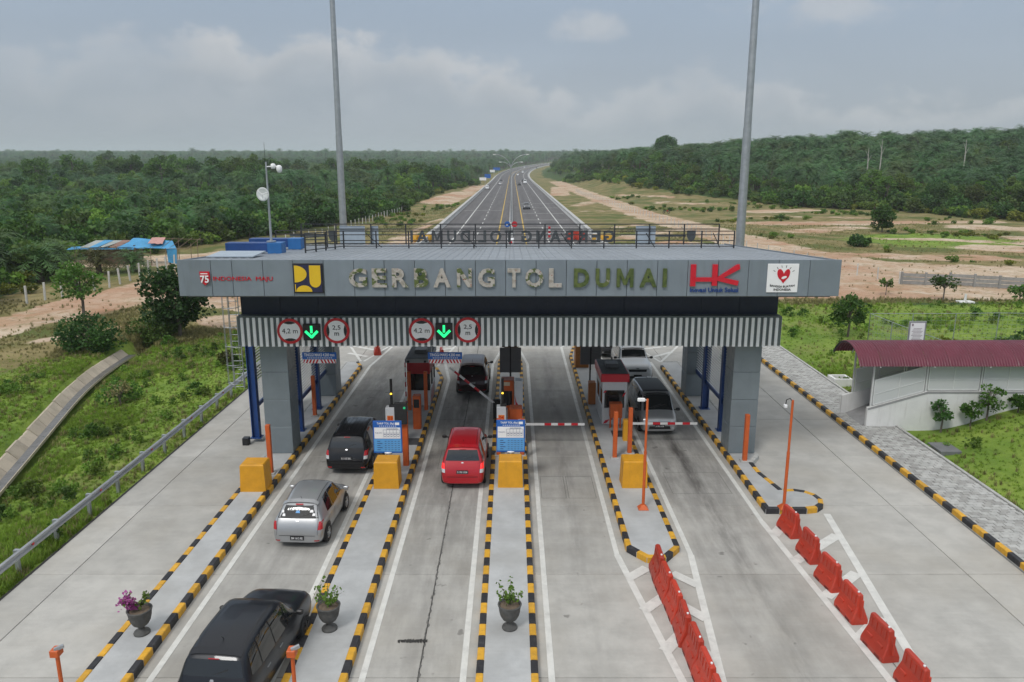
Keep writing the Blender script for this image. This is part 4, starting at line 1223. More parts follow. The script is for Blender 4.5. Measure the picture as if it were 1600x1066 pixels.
# crash blocks
yb_mesh = None
for (x, y, lab) in ((-9.55, 26.35, 'yellow concrete crash block in front of the left gate column'), (-4.68, 26.62, 'yellow concrete crash block under the left blue tariff board'),
                    (-.06, 26.72, 'yellow concrete crash block under the middle blue tariff board'), (4.58, 26.68, 'yellow concrete crash block on the pointed island')):
    if yb_mesh is None:
        mb = MB(); h = 1.05; a, b_ = .47, .47
        rings = []
        for z, k in ((.0, 1.0), (h - .05, .93), (h, .86)):
            rings.append([(-a * k, 0 + (1 - k) * .4, z), (a * k, 0 + (1 - k) * .4, z), (a * k, .8 - (1 - k) * .3, z), (-a * k, .8 - (1 - k) * .3, z)])
        mb.add([p_ for r_ in rings for p_ in r_], [(0, 1, 5, 4), (1, 2, 6, 5), (2, 3, 7, 6), (3, 0, 4, 7), (4, 5, 9, 8), (5, 6, 10, 9), (6, 7, 11, 10), (7, 4, 8, 11), (8, 9, 10, 11)])
        yb_mesh = mb.mesh('crash_block', M_YB)
    o = inst('crash_block', yb_mesh, None, (x, y, .181)); tag(o, lab, 'crash block', 'yellow crash blocks')
def tariff(x, y, lab):
    th = thing('tariff_board', lab, 'sign', (x, y, 1.2), group='blue tariff boards')
    z0, z1, w2 = 1.24, 2.52, .545
    MB().cbox(x - w2, x + w2, y, y + .06, z0, z1, .012).build('board', M_SIGNB, th)
    MB().box(x - w2 + .03, x + w2 - .03, y - .006, y - .001, z0 + .06, z0 + .56).build('lower_field', M_LBLUE, th)
    MB().box(x - w2 + .05, x + w2 - .05, y - .006, y - .001, z0 + .58, z0 + 1.02).build('table_field', M_SIGNW, th)
    mb = MB()
    fit_text(mb, 'tarif', x - .06, z1 - .11, .66, .10, lambda u, v, w_: (u, y - .003 - w_ * .2, v))
    mb.box(x + .30, x + .46, y - .006, y - .002, z1 - .16, z1 - .06)
    for k in range(9): mb.box(x - .3 + k * .075, x - .26 + k * .075, y - .004, y - .001, z1 - .215, z1 - .19)
    mb.build('heading', M_SIGNW, th)
    mb = MB(); fit_text(mb, 'gol', x + .18, z0 + .965, .42, .055, lambda u, v, w_: (u, y - .008 - w_ * .1, v)); fit_text(mb, 'tujuan', x - .34, z0 + .80, .26, .05, lambda u, v, w_: (u, y - .008 - w_ * .1, v))
    for k in range(6): xx = x - .16 + k * .125; mb.box(xx, xx + .008, y - .010, y - .0065, z0 + .62, z0 + .93)
    for zz in (.925, .80, .72): mb.box(x - .16, x + .47, y - .010, y - .0065, z0 + zz, z0 + zz + .008)
    for r_ in range(2):
        for k in range(5): xx = x - .13 + k * .125; mb.box(xx, xx + .07, y - .010, y - .0065, z0 + .645 + r_ * .10, z0 + .665 + r_ * .10)
    for r_ in range(5):
        for k in range(5): xx = x - .11 + k * .125; mb.box(xx, xx + .06, y - .010, y - .0065, z0 + .12 + r_ * .085, z0 + .14 + r_ * .085)
        mb.box(x - .40, x - .40 + (.2 if r_ % 2 else .12), y - .010, y - .0065, z0 + .12 + r_ * .085, z0 + .145 + r_ * .085)
    mb.build('table_rules', M('sign_ink_blue', (.02, .05, .16), .5), th)
    mb = MB().cyl((x - .08, y + .1, 1.0), (x - .08, y + .1, 1.3), .05, n=8).cyl((x + .08, y + .1, 1.0), (x + .08, y + .1, 1.3), .05, n=8)
    mb.lathe([(0, 0), (.17, 0), (.17, .05), (0, .06)], 14, (x, y + .1, 1.22)); mb.box(x - .03, x + .03, y + .062, y + .1, 1.2, 2.3)
    mb.build('bracket', M_SIGNW, th)
tariff(-4.72, 27.55, 'blue TARIF TOL board with white table above the left crash block')
tariff(-.05, 27.65, 'blue TARIF TOL board with white table above the middle crash block')

def cabinet(x, y, num, lab):
    th = thing('lane_cabinet', lab, 'equipment', (x, y, .18), group='white lane control cabinets')
    MB().cbox(x - .2, x + .2, y, y + .4, .181, 1.95, .02).build('body', M_BW, th)
    MB().box(x + .205, x + .26, y + .02, y + .38, .3, 1.8).build('side_duct', M_PG, th)
    mb = MB(); mb.box(x - .13, x + .13, y - .006, y - .001, 1.38, 1.60); mb.build('number_plate', M('number_orange', (.75, .20, .02), .5), th)
    mb = MB(); fit_text(mb, num, x, 1.49, .2, .15, lambda u, v, w_: (u, y - .009 - w_ * .2, v)); mb.build('number', M_RED, th)
    MB().cbox(x - .05, x + .22, y + .08, y + .24, 1.952, 2.05, .02).build('camera', M_RB, th)
    st = MB().cyl((x + .05, y + .2, 1.95), (x + .05, y + .2, 3.15), .055, n=10).build('signal_post', M_RB, th)
    MB().lathe([(0, 0), (.045, .0), (.05, .03), (.03, .06), (0, .07)], 10, (x + .05, y + .13, 2.5)).build('amber_lamp', M_YLED, st)
cabinet(-5.15, 30.9, '03', 'white lane cabinet with orange number and black signal post behind the left tariff board')
cabinet(-.45, 31.0, '04', 'white lane cabinet with orange number and black signal post behind the middle tariff board')
th = thing('lane_display', 'dark display panel on a thick orange post beside the left tariff board', 'display', (-4.3, 28.9, .18))
MB().cbox(-4.36, -4.14, 28.85, 29.1, .181, 2.4, .015).build('post', M_OR, th)
o = MB().cbox(-4.62, -4.13, 28.7, 28.84, 1.98, 2.86, .015).build('screen', M_RB, th)
MB().cyl((-4.22, 28.695, 2.66), (-4.22, 28.70, 2.66), .05, n=12).build('green_lamp', M_GLED, o)
th = thing('card_reader', 'orange card reader column beside the left toll booth', 'equipment', (-4.25, 33.2, .18))
MB().cbox(-4.5, -4.15, 33.2, 33.6, .181, 1.75, .02).build('body', M_OR, th); MB().box(-4.45, -4.2, 33.192, 33.198, 1.2, 1.6).build('screen', M_RB, th)
# ticket machine and panels on the middle island
th = thing('ticket_machine', 'orange ticket machine with dark screen on the middle island', 'equipment', (-.1, 34.2, .18))
MB().cbox(-.5, .1, 34.2, 34.9, .181, 2.2, .02).build('body', M_OR, th); MB().cbox(-.4, .0, 34.17, 34.198, 1.0, 1.7, .01).build('screen', M_GLS, th); MB().box(-.44, -.1, 34.19, 34.198, 1.95, 2.12).build('label_plate', M('plate_cream', (.6, .5, .35), .5), th)
th = thing('advert_panel', 'upright white panel with red swoosh beside the orange ticket machine', 'panel', (.3, 34.0, .18))
MB().cbox(.13, .5, 33.95, 34.5, .181, 2.25, .015).build('body', M_BW, th)
mb = MB(); mb.prism([(.135, 1.55), (.20, 1.25), (.36, 1.0), (.495, .9), (.495, .55), (.3, .62), (.17, .95)], 0, .005, 0, fx(33.947)); mb.build('swoosh', M_HKR, th)
o = MB().cbox(-.1, .45, 31.9, 32.6, .181, 1.55, .02).build('reader_cabinet', M_OR, loc=(.2, 32.2, 0)); tag(o, 'low orange cabinet behind the middle tariff board', 'equipment')
def display_back(x, y, lab):
    th = thing('display_board', lab, 'display', (x, y, .18))
    MB().cyl((x, y + .08, .181), (x, y + .08, 2.9), .05, n=8).build('post', M_PG, th)
    for k in range(2): MB().cbox(x - .55, x + .55, y - .05, y + .02, 1.5 + k * .66, 2.15 + k * .66, .012).build('back_panel', M_PG, th)
    MB().cbox(x - .45, x + .45, y - .02, y + .1, 2.83, 3.0, .01).build('hood', M('hood_brown', (.07, .05, .04), .6), th)
    MB().box(x - .03, x + .03, y - .09, y - .052, 1.2, 2.85).build('rib', M_RB, th)
display_back(-.08, 38.2, 'grey back of a lane display on its post on the middle island')
display_back(4.2, 39.8, 'grey back of a lane display behind the right toll booth')
o = MB().cbox(3.75, 4.55, 44.0, 45.0, .181, 1.55, .03).build('end_block', M('block_orange', (.42, .16, .03), .6, var=.12)); o.name = 'crash_block'
tag(o, 'orange crash block with blue cap at the far end of the pointed island', 'crash block')
MB().box(3.8, 4.5, 44.05, 44.95, 1.552, 1.6).build('cap', M('cap_blue', (.16, .42, .62), .6), o)
o = MB().cbox(3.85, 4.2, 36.9, 37.4, .181, 1.3, .02).build('reader_cabinet', M('cabinet_brown_orange', (.40, .13, .03), .6), loc=(4.0, 37.1, 0)); tag(o, 'brownish orange cabinet beside the right toll booth', 'equipment')
o = MB().cbox(-.45, .4, 46.3, 47.0, .181, 1.2, .03).build('crash_block', M('block_far_brown', (.25, .12, .04), .6), loc=(0, 46.6, 0)); tag(o, 'brown crash block at the far end of the middle island', 'crash block')
th = thing('shutter_box', 'orange shutter box leaning behind the right toll booth window', 'equipment', (4.72, 33.3, .18))
MB().cbox(4.45, 5.0, 33.2, 33.6, .72, 1.38, .01).build('box', M_OR, th); MB().cyl((4.5, 33.4, .18), (4.5, 33.4, .72), .04, n=6).cyl((4.95, 33.4, .18), (4.95, 33.4, .72), .04, n=6).build('leg', M_OR, th)
for k in range(5): MB().box(4.47 + k * .11, 4.53 + k * .11, 33.188, 33.198, .76, 1.34).build('slat', M_OR, th)

def barrier_arm(px, py, L, ang, side, lab, body, bodylab=None):
    """side: +1 arm to the right, -1 to the left"""
    th = thing('boom_barrier', lab, 'boom barrier', (px, py, .18))
    MB().cbox(px - .17, px + .17, py - .02, py + .3, .181, 1.12, .03).build('housing', body, th)
    d = Vector((side * cos(ang), 0, sin(ang))); n_ = Vector((-side * sin(ang), 0, cos(ang)))
    p0 = Vector((px + side * .12, py - .06, 1.0))
    nseg = 9
    for k in range(nseg):
        a = p0 + d * (L * k / nseg); b_ = p0 + d * (L * (k + 1) / nseg - .003)
        MB().obox((a + b_) / 2, (b_ - a) / 2, (0, .02, 0), n_ * .05).build('arm_segment', (M_PLW, M_RED)[k % 2 if k > 1 else 0], th)
    MB().lathe([(0, 0), (.09, 0), (.09, .05), (0, .05)], 12, (px + side * .12, py - .02, .98)).build('hub', M_RB, th)
barrier_arm(-.72, 34.6, 2.7, radians(40), -1, 'raised red and white boom barrier over the red car lane', M_RB)
barrier_arm(.42, 31.6, 2.6, 0, 1, 'closed red and white boom barrier right of the middle island', M_PLW)
barrier_arm(5.02, 31.7, 2.9, 0, 1, 'closed red and white boom barrier on a yellow cabinet before the silver van', M_YB)

post_mesh = MB().cbox(-.085, .085, -.085, .085, .04, 2.0, .012).mesh('post', M_OR); plate_mesh = MB().cbox(-.17, .17, -.17, .17, 0, .05, .01).mesh('base_plate', M_KC)
for x, y, h, lab in ((-9.42, 28.1, 1, 'orange steel bollard post beside the left gate column'), (-9.45, 35.1, 1, 'orange steel bollard post between the left gate columns'), (9.46, 29.35, 1, 'orange steel bollard post beside the right gate column'),
                  (4.22, 29.7, 1, 'left orange bollard post of the pair on the pointed island'), (4.9, 30.2, 1, 'right orange bollard post of the pair on the pointed island'),
                  (-5.0, 35.9, 1, 'orange bollard post at the left front of the red toll booth'), (-4.2, 35.9, 1, 'orange bollard post at the right front of the red toll booth'), (-9.35, 39.9, 1.15, 'slim orange post at the far left gate column'),
                  (-.55, 30.0, .8, 'left orange post hidden behind the middle tariff board'), (.42, 30.0, .8, 'right orange post hidden behind the middle tariff board')):
    th = thing('bollard_post', lab, 'bollard', (x, y, .18), group='orange bollard posts')
    inst('post', post_mesh, th, (x, y, .18), sc=(1, 1, h)); inst('base_plate', plate_mesh, th, (x, y, .181))
def cam_post(x, y, h, lab, kind):
    th = thing('camera_post', lab, 'camera post', (x, y, .18))
    MB().cyl((x, y, .2), (x, y, h * .55), .055, n=10).cyl((x, y, h * .55), (x, y, h), .042, n=10).build('post', M_OR, th)
    mb = MB(); mb.add([(x - .18, y - .18, .19), (x + .18, y - .18, .19), (x + .18, y + .18, .19), (x - .18, y + .18, .19), (x - .06, y - .06, .34), (x + .06, y - .06, .34), (x + .06, y + .06, .34), (x - .06, y + .06, .34)],
                      [(0, 1, 5, 4), (1, 2, 6, 5), (2, 3, 7, 6), (3, 0, 4, 7), (4, 5, 6, 7), (3, 2, 1, 0)]); mb.build('base', M_OR, th)
    if kind == 0:
        MB().cbox(x - .34, x - .08, y - .06, y + .06, h - .07, h + .03, .02).build('camera', M_SIGNW, th); MB().cyl((x - .1, y, h - .02), (x, y, h - .05), .02, n=6).build('camera_arm', M_SIGNW, th)
    elif kind == 1:
        MB().tube([(x, y, h - .05), (x - .1, y, h + .06), (x - .22, y - .02, h + .02), (x - .24, y - .02, h - .14)], .018, 6).build('cable', M_RB, th); MB().cbox(x - .3, x - .2, y - .1, y + .04, h - .24, h - .14, .015).build('camera', M_SIGNW, th)
    else:
        MB().cbox(x - .09, x + .09, y - .12, y + .1, h - .12, h + .03, .01).build('bracket', M_OR, th); MB().obox((x + .08, y - .03, h + .06), (.08, .04, .02), (-.015, .028, 0), (-.008, 0, .03)).build('camera', M_GALV, th)
cam_post(4.6, 24.95, 4.2, 'tall thin orange camera post on the pointed island nose', 0)
cam_post(9.55, 24.98, 4.15, 'tall thin orange camera post on the round bulb nose', 1)
cam_post(-9.57, 14.25, 2.05, 'orange post with small camera on the left island at the bottom edge', 2)
cam_post(-4.62, 14.25, 2.05, 'orange post with small camera by the black car at the bottom edge', 2)

# ------------------------------------------------------------------ water filled road barriers
M_BAR = M('barrier_plastic_orange', (.43, .036, .016), .45, var=.09, scale=2, bump=.08, bscale=15, rand=.18, dirt=.45, dcol=(.30, .055, .03), dscale=3)
M_BARD = M('barrier_slot_dark', (.16, .018, .012), .7)
def make_barrier(lab):
    th = thing('road_barrier', lab, 'road barrier', (0, 0, 0))
    th.scale = (.86, .9, .86)
    mb = MB()
    prof = [(.27, 0), (.27, .13), (.245, .20), (.11, .56), (.085, .93), (.06, .96)]
    L2 = [(.56, 0), (.56, .13), (.56, .20), (.50, .56), (.47, .93), (.45, .96)]
    rings = []
    for (hw_, z), (hl, _) in zip(prof, L2):
        c_ = .035
        rings.append([(-hw_ + c_, -hl, z), (hw_ - c_, -hl, z), (hw_, -hl + c_, z), (hw_, hl - c_, z), (hw_ - c_, hl, z), (-hw_ + c_, hl, z), (-hw_, hl - c_, z), (-hw_, -hl + c_, z)])
    fs = [(k * 8 + i, k * 8 + (i + 1) % 8, k * 8 + 8 + (i + 1) % 8, k * 8 + 8 + i) for k in range(len(rings) - 1) for i in range(8)]
    fs.append(tuple(range(40, 48))); fs.append(tuple(range(7, -1, -1)))
    mb.add([p_ for r_ in rings for p_ in r_], fs)
    for s_ in (-1, 1):
        for k in range(4): yy = -.33 + k * .22; mb.obox((s_ * .104, yy, .74), (.012, 0, 0), (0, .03, 0), (-s_ * .006, 0, .13))
        for yy in (-.25, .25): mb.obox((s_ * .185, yy, .38), (.03, 0, .012), (0, .13, 0), (-s_ * .012, 0, .03))
    mb.build('shell', M_BAR, th, world=False)
    mb = MB()
    for s_ in (-1, 1):
        for yy in (-.28, .28): mb.box(s_ * .272 - .004, s_ * .272 + .004, yy - .12, yy + .12, .0, .09)
    mb.build('fork_slot', M_BARD, th, world=False)
    mb = MB()
    for yy in (-.475, ): mb.lathe([(0, 0), (.03, 0), (.035, .05), (0, .06)], 8, (0, yy + .16, .955))
    mb.build('fill_cap', M_SIGNW, th, world=False)
    mb = MB().cyl((0, -.59, .25), (0, -.59, .85), .03, n=8); mb.build('coupling', M_BAR, th, world=False)
    return th
b0 = None
rb = random.Random(11)
rowD = [(4.38, 20.75, -.02), (4.40, 19.75, .05), (4.46, 18.75, .03), (4.48, 17.75, -.03), (4.54, 16.75, .02), (4.56, 15.75, .05), (4.58, 14.75, 0)]
rowE = [(9.27, 23.55, .16), (9.30, 21.9, .10), (9.28, 20.3, .14), (9.24, 18.75, .08), (9.28, 17.15, .12), (9.38, 15.65, .06)]
for i, (x, y, r_) in enumerate(rowD):
    lab = ORD[i] + ' orange plastic barrier from the pointed island in the left row'
    if b0 is None: b0 = make_barrier(lab); b0.location = (x, y, .0); b0.rotation_euler.z = r_; b0['group'] = 'left row of orange barriers'; WL[b0.name] = (x, y, 0)
    else: dup(b0, (x, y, 0), r_, lab, 'left row of orange barriers')
for i, (x, y, r_) in enumerate(rowE):
    dup(b0, (x, y, 0), r_, ORD[i] + ' orange plastic barrier from the bulb nose in the right row', 'right row of orange barriers')
for x, y, lab in ((-8.7, 48.2, 'orange barrier standing behind the left gate island'), (-4.35, 46.2, 'orange barrier standing behind the red toll booth')): dup(b0, (x, y, 0), .2, lab, 'far orange barriers')

# ------------------------------------------------------------------ guard rail on the left
gr = thing('guard_rail', 'galvanised guard rail with red reflectors along the left pavement edge', 'guard rail', (-14.8, 26, 0))
prof = [(0, .50), (.05, .53), (.05, .58), (0, .62), (0, .66), (.05, .70), (.05, .75), (0, .78)]
mb = MB(); vs = []
yr = list(np.arange(4, 48.1, 2.0))
for y in yr: vs += [(-14.75 + u, y, z - .05) for u, z in prof] + [(-14.757 + u, y, z - .05) for u, z in prof]
m_ = 16
fs = []
for i in range(len(yr) - 1):
    for k in range(7):
        fs += [(i * m_ + k, (i + 1) * m_ + k, (i + 1) * m_ + k + 1, i * m_ + k + 1), (i * m_ + 8 + k, i * m_ + 8 + k + 1, (i + 1) * m_ + 8 + k + 1, (i + 1) * m_ + 8 + k)]
    for k in (0, 7): fs.append((i * m_ + k, (i + 1) * m_ + k, (i + 1) * m_ + 8 + k, i * m_ + 8 + k))
mb.add(vs, fs); mb.build('rail', M_GALV, gr)
pm = MB().box(-.15, -.05, -.06, .06, -1.0, .72).box(-.05, .0, -.05, .05, .45, .72).mesh('post', M_GALV)
rfm = MB().cyl((0, 0, 0), (.02, 0, 0), .055, n=12).mesh('reflector', M('reflector_red', (.62, .02, .02), .3, var=0))
for k in range(22):
    inst('post', pm, gr, (-14.77, 5 + 2 * k, 0))
    if k % 2 == 0: inst('reflector', rfm, gr, (-14.735, 5.6 + 2 * k, .61))

# ================================================================== cars
def pchip(xs, ys, x):
    xs = np.asarray(xs, float); ys = np.asarray(ys, float)
    h = np.diff(xs); d = np.diff(ys) / h
    m = np.zeros_like(ys); m[0], m[-1] = d[0], d[-1]
    for i in range(1, len(xs) - 1):
        m[i] = 0 if d[i - 1] * d[i] <= 0 else 2 * d[i - 1] * d[i] / (d[i - 1] + d[i])
    i = int(min(max(np.searchsorted(xs, x) - 1, 0), len(h) - 1))
    t = (x - xs[i]) / h[i]
    return (2 * t**3 - 3 * t**2 + 1) * ys[i] + (t**3 - 2 * t**2 + t) * h[i] * m[i] + (-2 * t**3 + 3 * t**2) * ys[i + 1] + (t**3 - t**2) * h[i] * m[i + 1]
# normalised side views: x (0 rear .. 1 nose), top height, belt height (of H), half width and roof half width (of W/2), floor height
STYLE = {
 'mpv': dict(
  k=[(0, .36, .32, .80, .72, .17), (.012, .45, .40, .90, .80, .15), (.03, .575, .50, .945, .84, .14), (.045, .63, .56, .965, .84, .13), (.095, .905, .575, .99, .735, .13), (.15, .955, .575, 1, .71, .13), (.35, 1.0, .565, 1, .72, .13), (.55, .99, .555, 1, .735, .13),
     (.62, .955, .555, 1, .745, .13), (.765, .635, .58, .99, .82, .13), (.80, .605, .555, .985, .84, .13), (.93, .545, .49, .94, .78, .14), (.985, .45, .40, .84, .68, .15), (1, .36, .30, .74, .58, .17)],
  side=[((.60, .575), (.735, .605), (.632, .90), (.60, .925)), ((.415, .575), (.588, .575), (.588, .93), (.415, .94)), ((.235, .585), (.40, .575), (.40, .94), (.25, .93)), ((.105, .62), (.222, .59), (.235, .92), (.145, .88))],
  wind=(.625, .75, .68, .74), rear=((.60, .655), (.60, .875), .66, .77), wheels=(.19, .815)),
 'hatch': dict(
  k=[(0, .36, .32, .80, .70, .17), (.015, .48, .42, .90, .78, .15), (.035, .60, .53, .95, .82, .14), (.055, .66, .60, .965, .82, .13), (.125, .88, .61, .985, .68, .13), (.20, .945, .60, 1, .645, .13), (.40, 1.0, .59, 1, .67, .13), (.55, .985, .58, 1, .69, .13),
     (.61, .95, .58, 1, .70, .13), (.77, .66, .60, .985, .80, .13), (.81, .625, .575, .975, .82, .13), (.93, .545, .49, .93, .74, .14), (.985, .45, .40, .82, .64, .15), (1, .36, .30, .72, .55, .17)],
  side=[((.57, .60), (.735, .63), (.62, .89), (.57, .92)), ((.40, .60), (.558, .60), (.558, .925), (.40, .935)), ((.235, .63), (.388, .60), (.388, .935), (.275, .90))],
  wind=(.615, .755, .64, .70), rear=((.60, .655), (.57, .875), .66, .79), wheels=(.175, .815)),
 'suv': dict(
  k=[(0, .38, .34, .82, .74, .19), (.012, .48, .42, .91, .82, .18), (.03, .60, .53, .95, .85, .17), (.045, .65, .58, .965, .85, .16), (.09, .90, .60, .99, .75, .16), (.15, .955, .60, 1, .73, .16), (.33, 1.0, .59, 1, .74, .16), (.50, .99, .585, 1, .75, .16),
     (.575, .96, .58, 1, .755, .16), (.71, .675, .605, .99, .83, .16), (.75, .655, .60, .985, .86, .16), (.91, .60, .54, .95, .82, .16), (.98, .50, .44, .87, .74, .17), (1, .38, .32, .80, .66, .19)],
  side=[((.56, .61), (.685, .64), (.59, .90), (.56, .925)), ((.39, .61), (.548, .61), (.548, .93), (.39, .94)), ((.22, .62), (.378, .61), (.378, .94), (.235, .93)), ((.10, .65), (.208, .62), (.22, .92), (.135, .88))],
  wind=(.58, .70, .69, .76), rear=((.60, .69), (.60, .875), .68, .78), wheels=(.19, .80)),
 'van': dict(
  k=[(0, .33, .28, .86, .80, .15), (.01, .45, .38, .93, .86, .13), (.02, .60, .50, .96, .86, .12), (.03, .68, .56, .975, .84, .11), (.055, .92, .57, .99, .80, .11), (.10, .965, .57, 1, .79, .11), (.40, 1.0, .56, 1, .80, .11), (.68, .99, .55, 1, .80, .11),
     (.745, .95, .545, 1, .795, .11), (.885, .60, .53, .99, .86, .11), (.915, .545, .49, .98, .87, .11), (.97, .46, .41, .95, .82, .12), (.99, .38, .34, .89, .76, .13), (1, .31, .27, .82, .68, .15)],
  side=[((.66, .565), (.855, .565), (.75, .90), (.66, .93)), ((.42, .575), (.645, .565), (.645, .93), (.42, .935)), ((.20, .575), (.405, .575), (.405, .935), (.20, .93)), ((.07, .60), (.185, .58), (.185, .93), (.10, .90))],
  wind=(.755, .88, .72, .80), rear=((.62, .70), (.62, .89), .70, .80), wheels=(.17, .80)),
}
M_TYRE = M('tyre_rubber', (.016, .016, .017), .8, var=.2)
M_RIM = M('wheel_alloy', (.42, .43, .44), .3, metal=.85, var=.05)
M_RIMD = M('wheel_alloy_dark', (.06, .06, .065), .35, metal=.8, var=.05)
M_CGL = M('car_glass_tinted', (.010, .012, .014), .05, var=0, spec=.7, coat=.5)
M_CTRIM = M('car_trim_black', (.015, .015, .016), .5, var=.1)
M_CHR = M('chrome', (.34, .35, .36), .3, metal=.8, var=0)
M_TL = M('tail_lamp', (.42, .008, .012), .15, var=0, coat=.8)
M_TLON = M('tail_lamp_lit', (.85, .02, .02), .15, var=0, coat=.8, emit=.9)
M_HL = M('head_lamp', (.55, .57, .58), .12, var=0, coat=1)
M_PLATE = M('number_plate_black', (.02, .02, .022), .5, var=0)
M_PLW2 = M('number_plate_white', (.7, .7, .7), .5, var=0)
def paint_mat(name, col, metal=0., rough=.32): return M(name, col, rough, metal=metal, var=0., spec=.5 if col[0] > .05 else .3, coat=.6 if col[0] > .05 else .35, dirt=.12 if col[0] > .1 else 0., dcol=tuple(q * .6 + .03 for q in col), dscale=1.1)

def make_car(label, style, L, W, H, paint, loc, rz, group, name='car', cat='car', detail=True, plate=None, lit=False, roof_mat=None, rails=False, rim=None, spoiler=True, extras=None, nseg=5):
    st = STYLE[style]
    K = np.array(st['k'])
    th = thing(name, label, cat, loc, rz, group)
    W2 = W / 2
    xs = sorted(set([float(v) for v in K[:, 0]] + [round(float(v), 4) for a, b_ in zip(K[:, 0], K[:, 0][1:]) for v in np.linspace(a, b_, max(2, int((b_ - a) * (44 if detail else 18)) + 1))]))
    def sec(u):
        zt, zb_, w, wt, zf = (pchip(K[:, 0], K[:, i], u) for i in range(1, 6))
        zt *= H; zb_ *= H; w *= W2; wt *= W2; zf *= H
        zb_ = min(zb_, zt - .03)
        pts = [(0, zf), (w * .80, zf), (w * .955, zf + .05), (w * .995, zf + (zb_ - zf) * .45), (w * .985, zf + (zb_ - zf) * .80), (w * .955, zb_), (wt + (w * .95 - wt) * .10, zt - .085 * min(1, (zt - zb_) / .15)), (wt - .10, zt - .012), (wt * .5, zt), (0, zt + .012)]
        for _ in range(2 if detail else 1):
            q = [pts[0]]
            for a, b_ in zip(pts, pts[1:]):
                q += [(a[0] * .75 + b_[0] * .25, a[1] * .75 + b_[1] * .25), (a[0] * .25 + b_[0] * .75, a[1] * .25 + b_[1] * .75)]
            pts = q + [pts[-1]]
        return pts
    vs, fs = [], []
    for u in xs:
        h = sec(u)
        ring = [((u - .5) * L, -y, z) for y, z in h] + [((u - .5) * L, y, z) for y, z in h[-2:0:-1]]
        vs += ring
    m_ = len(ring); n = len(xs)
    for i in range(n - 1):
        for k in range(m_):
            fs.append((i * m_ + k, (i + 1) * m_ + k, (i + 1) * m_ + (k + 1) % m_, i * m_ + (k + 1) % m_))
    fs.append(tuple(range(m_))); fs.append(tuple(range((n - 1) * m_ + m_ - 1, (n - 1) * m_ - 1, -1)))
    mb = MB().add(vs, fs, 0, True)
    mb.sm[-1] = mb.sm[-2] = False
    body = mb.build('body', paint, th, world=False)
    bvh = BVHTree.FromPolygons([Vector(v) for v in vs], fs)
    def X(u): return (u - .5) * L
    def decal(nm, mat, c4, dirv, par=th, nu=5, nv=4, off=.007, th_=None):
        """skin patch: bilinear grid of four corner points dropped along dirv onto the body"""
        d = Vector(dirv).normalized()
        c = [Vector(q) - d * 6 for q in c4]
        g = []
        for j in range(nv + 1):
            for i in range(nu + 1):
                a, b_ = i / nu, j / nv
                o_ = c[0] * (1 - a) * (1 - b_) + c[1] * a * (1 - b_) + c[2] * a * b_ + c[3] * (1 - a) * b_
                hit = bvh.ray_cast(o_, d)
                g.append(hit[0] + hit[1] * (off if hit[1].dot(d) < 0 else -off) if hit[0] is not None else None)
        if all(q is None for q in g): return None
        idx, vv = {}, []
        for k, q in enumerate(g):
            if q is not None: idx[k] = len(vv); vv.append(q)
        ff = []
        for j in range(nv):
            for i in range(nu):
                q = [j * (nu + 1) + i, j * (nu + 1) + i + 1, (j + 1) * (nu + 1) + i + 1, (j + 1) * (nu + 1) + i]
                if all(r_ in idx for r_ in q): ff.append(tuple(idx[r_] for r_ in q))
        if not ff: return None
        return MB().add(vv, ff, 0, True).build(nm, mat, par, world=False)
    def decal_text(nm, mat, key, y, z, wid, hei, par):
        mb = MB()
        ha, hb_ = (bvh.ray_cast(Vector((-6, y, q)), Vector((1, 0, 0)))[0].x for q in (z - hei / 2, z + hei / 2))
        def f(u, v, w_):
            hit = bvh.ray_cast(Vector((-6, -u, z)), Vector((1, 0, 0)))[0]
            return (ha + (hb_ - ha) * (v - z + hei / 2) / hei - .016 - w_ * .3 + (min(hit.x - (ha + hb_) / 2, .05) if hit else 0), -u, v)
        fit_text(mb, key, -y, z, wid, hei, f); return mb.build(nm, mat, par, world=False)
    nu, nv = (7, 5) if detail else (3, 2)
    # side glass
    for s_ in (-1, 1):
        for c4 in st['side']:
            q = [(X(u), 0, v * H) for u, v in c4]
            decal('side_window', M_CGL, q, (0, -s_, 0), nu=nu, nv=nv)
    wa, wb_, wt_, wbw = st['wind']
    decal('windscreen', M_CGL, [(X(wb_), -wbw * W2, 0), (X(wb_), wbw * W2, 0), (X(wa), wt_ * W2, 0), (X(wa), -wt_ * W2, 0)], (0, 0, -1), nu=nu + 3, nv=nv + 2)
    (_, z0), (_, z1), wt_, wbw = st['rear']
    rg = decal('rear_window', M_CGL, [(0, -wbw * W2, z0 * H), (0, wbw * W2, z0 * H), (0, wt_ * W2, z1 * H), (0, -wt_ * W2, z1 * H)], (1, 0, 0), nu=nu + 3, nv=nv + 2)
    tl = M_TLON if lit else M_TL
    for s_ in (-1, 1):
        zl0 = .49 if style in ('mpv', 'suv') else .44
        decal('tail_light', tl, [(0, s_ * W2 * .79, zl0 * H), (0, s_ * W2 * .95, zl0 * H), (0, s_ * W2 * .93, .60 * H), (0, s_ * W2 * .82, .60 * H)], (1, 0, 0), nu=4, nv=4, off=.012)
        if zl0 > .45: decal('reversing_light', M_HL, [(0, s_ * W2 * .78, .41 * H), (0, s_ * W2 * .93, .41 * H), (0, s_ * W2 * .945, zl0 * H - .006), (0, s_ * W2 * .79, zl0 * H - .006)], (1, 0, 0), nu=3, nv=3, off=.012)
        zl = .46 if style != 'van' else .37
        decal('headlight', M_HL, [(0, s_ * W2 * .60, zl * H), (0, s_ * W2 * .86, (zl + .01) * H), (0, s_ * W2 * .88, (zl + .07) * H), (0, s_ * W2 * .62, (zl + .055) * H)], (-1, 0, 0), nu=4, nv=3, off=.012)
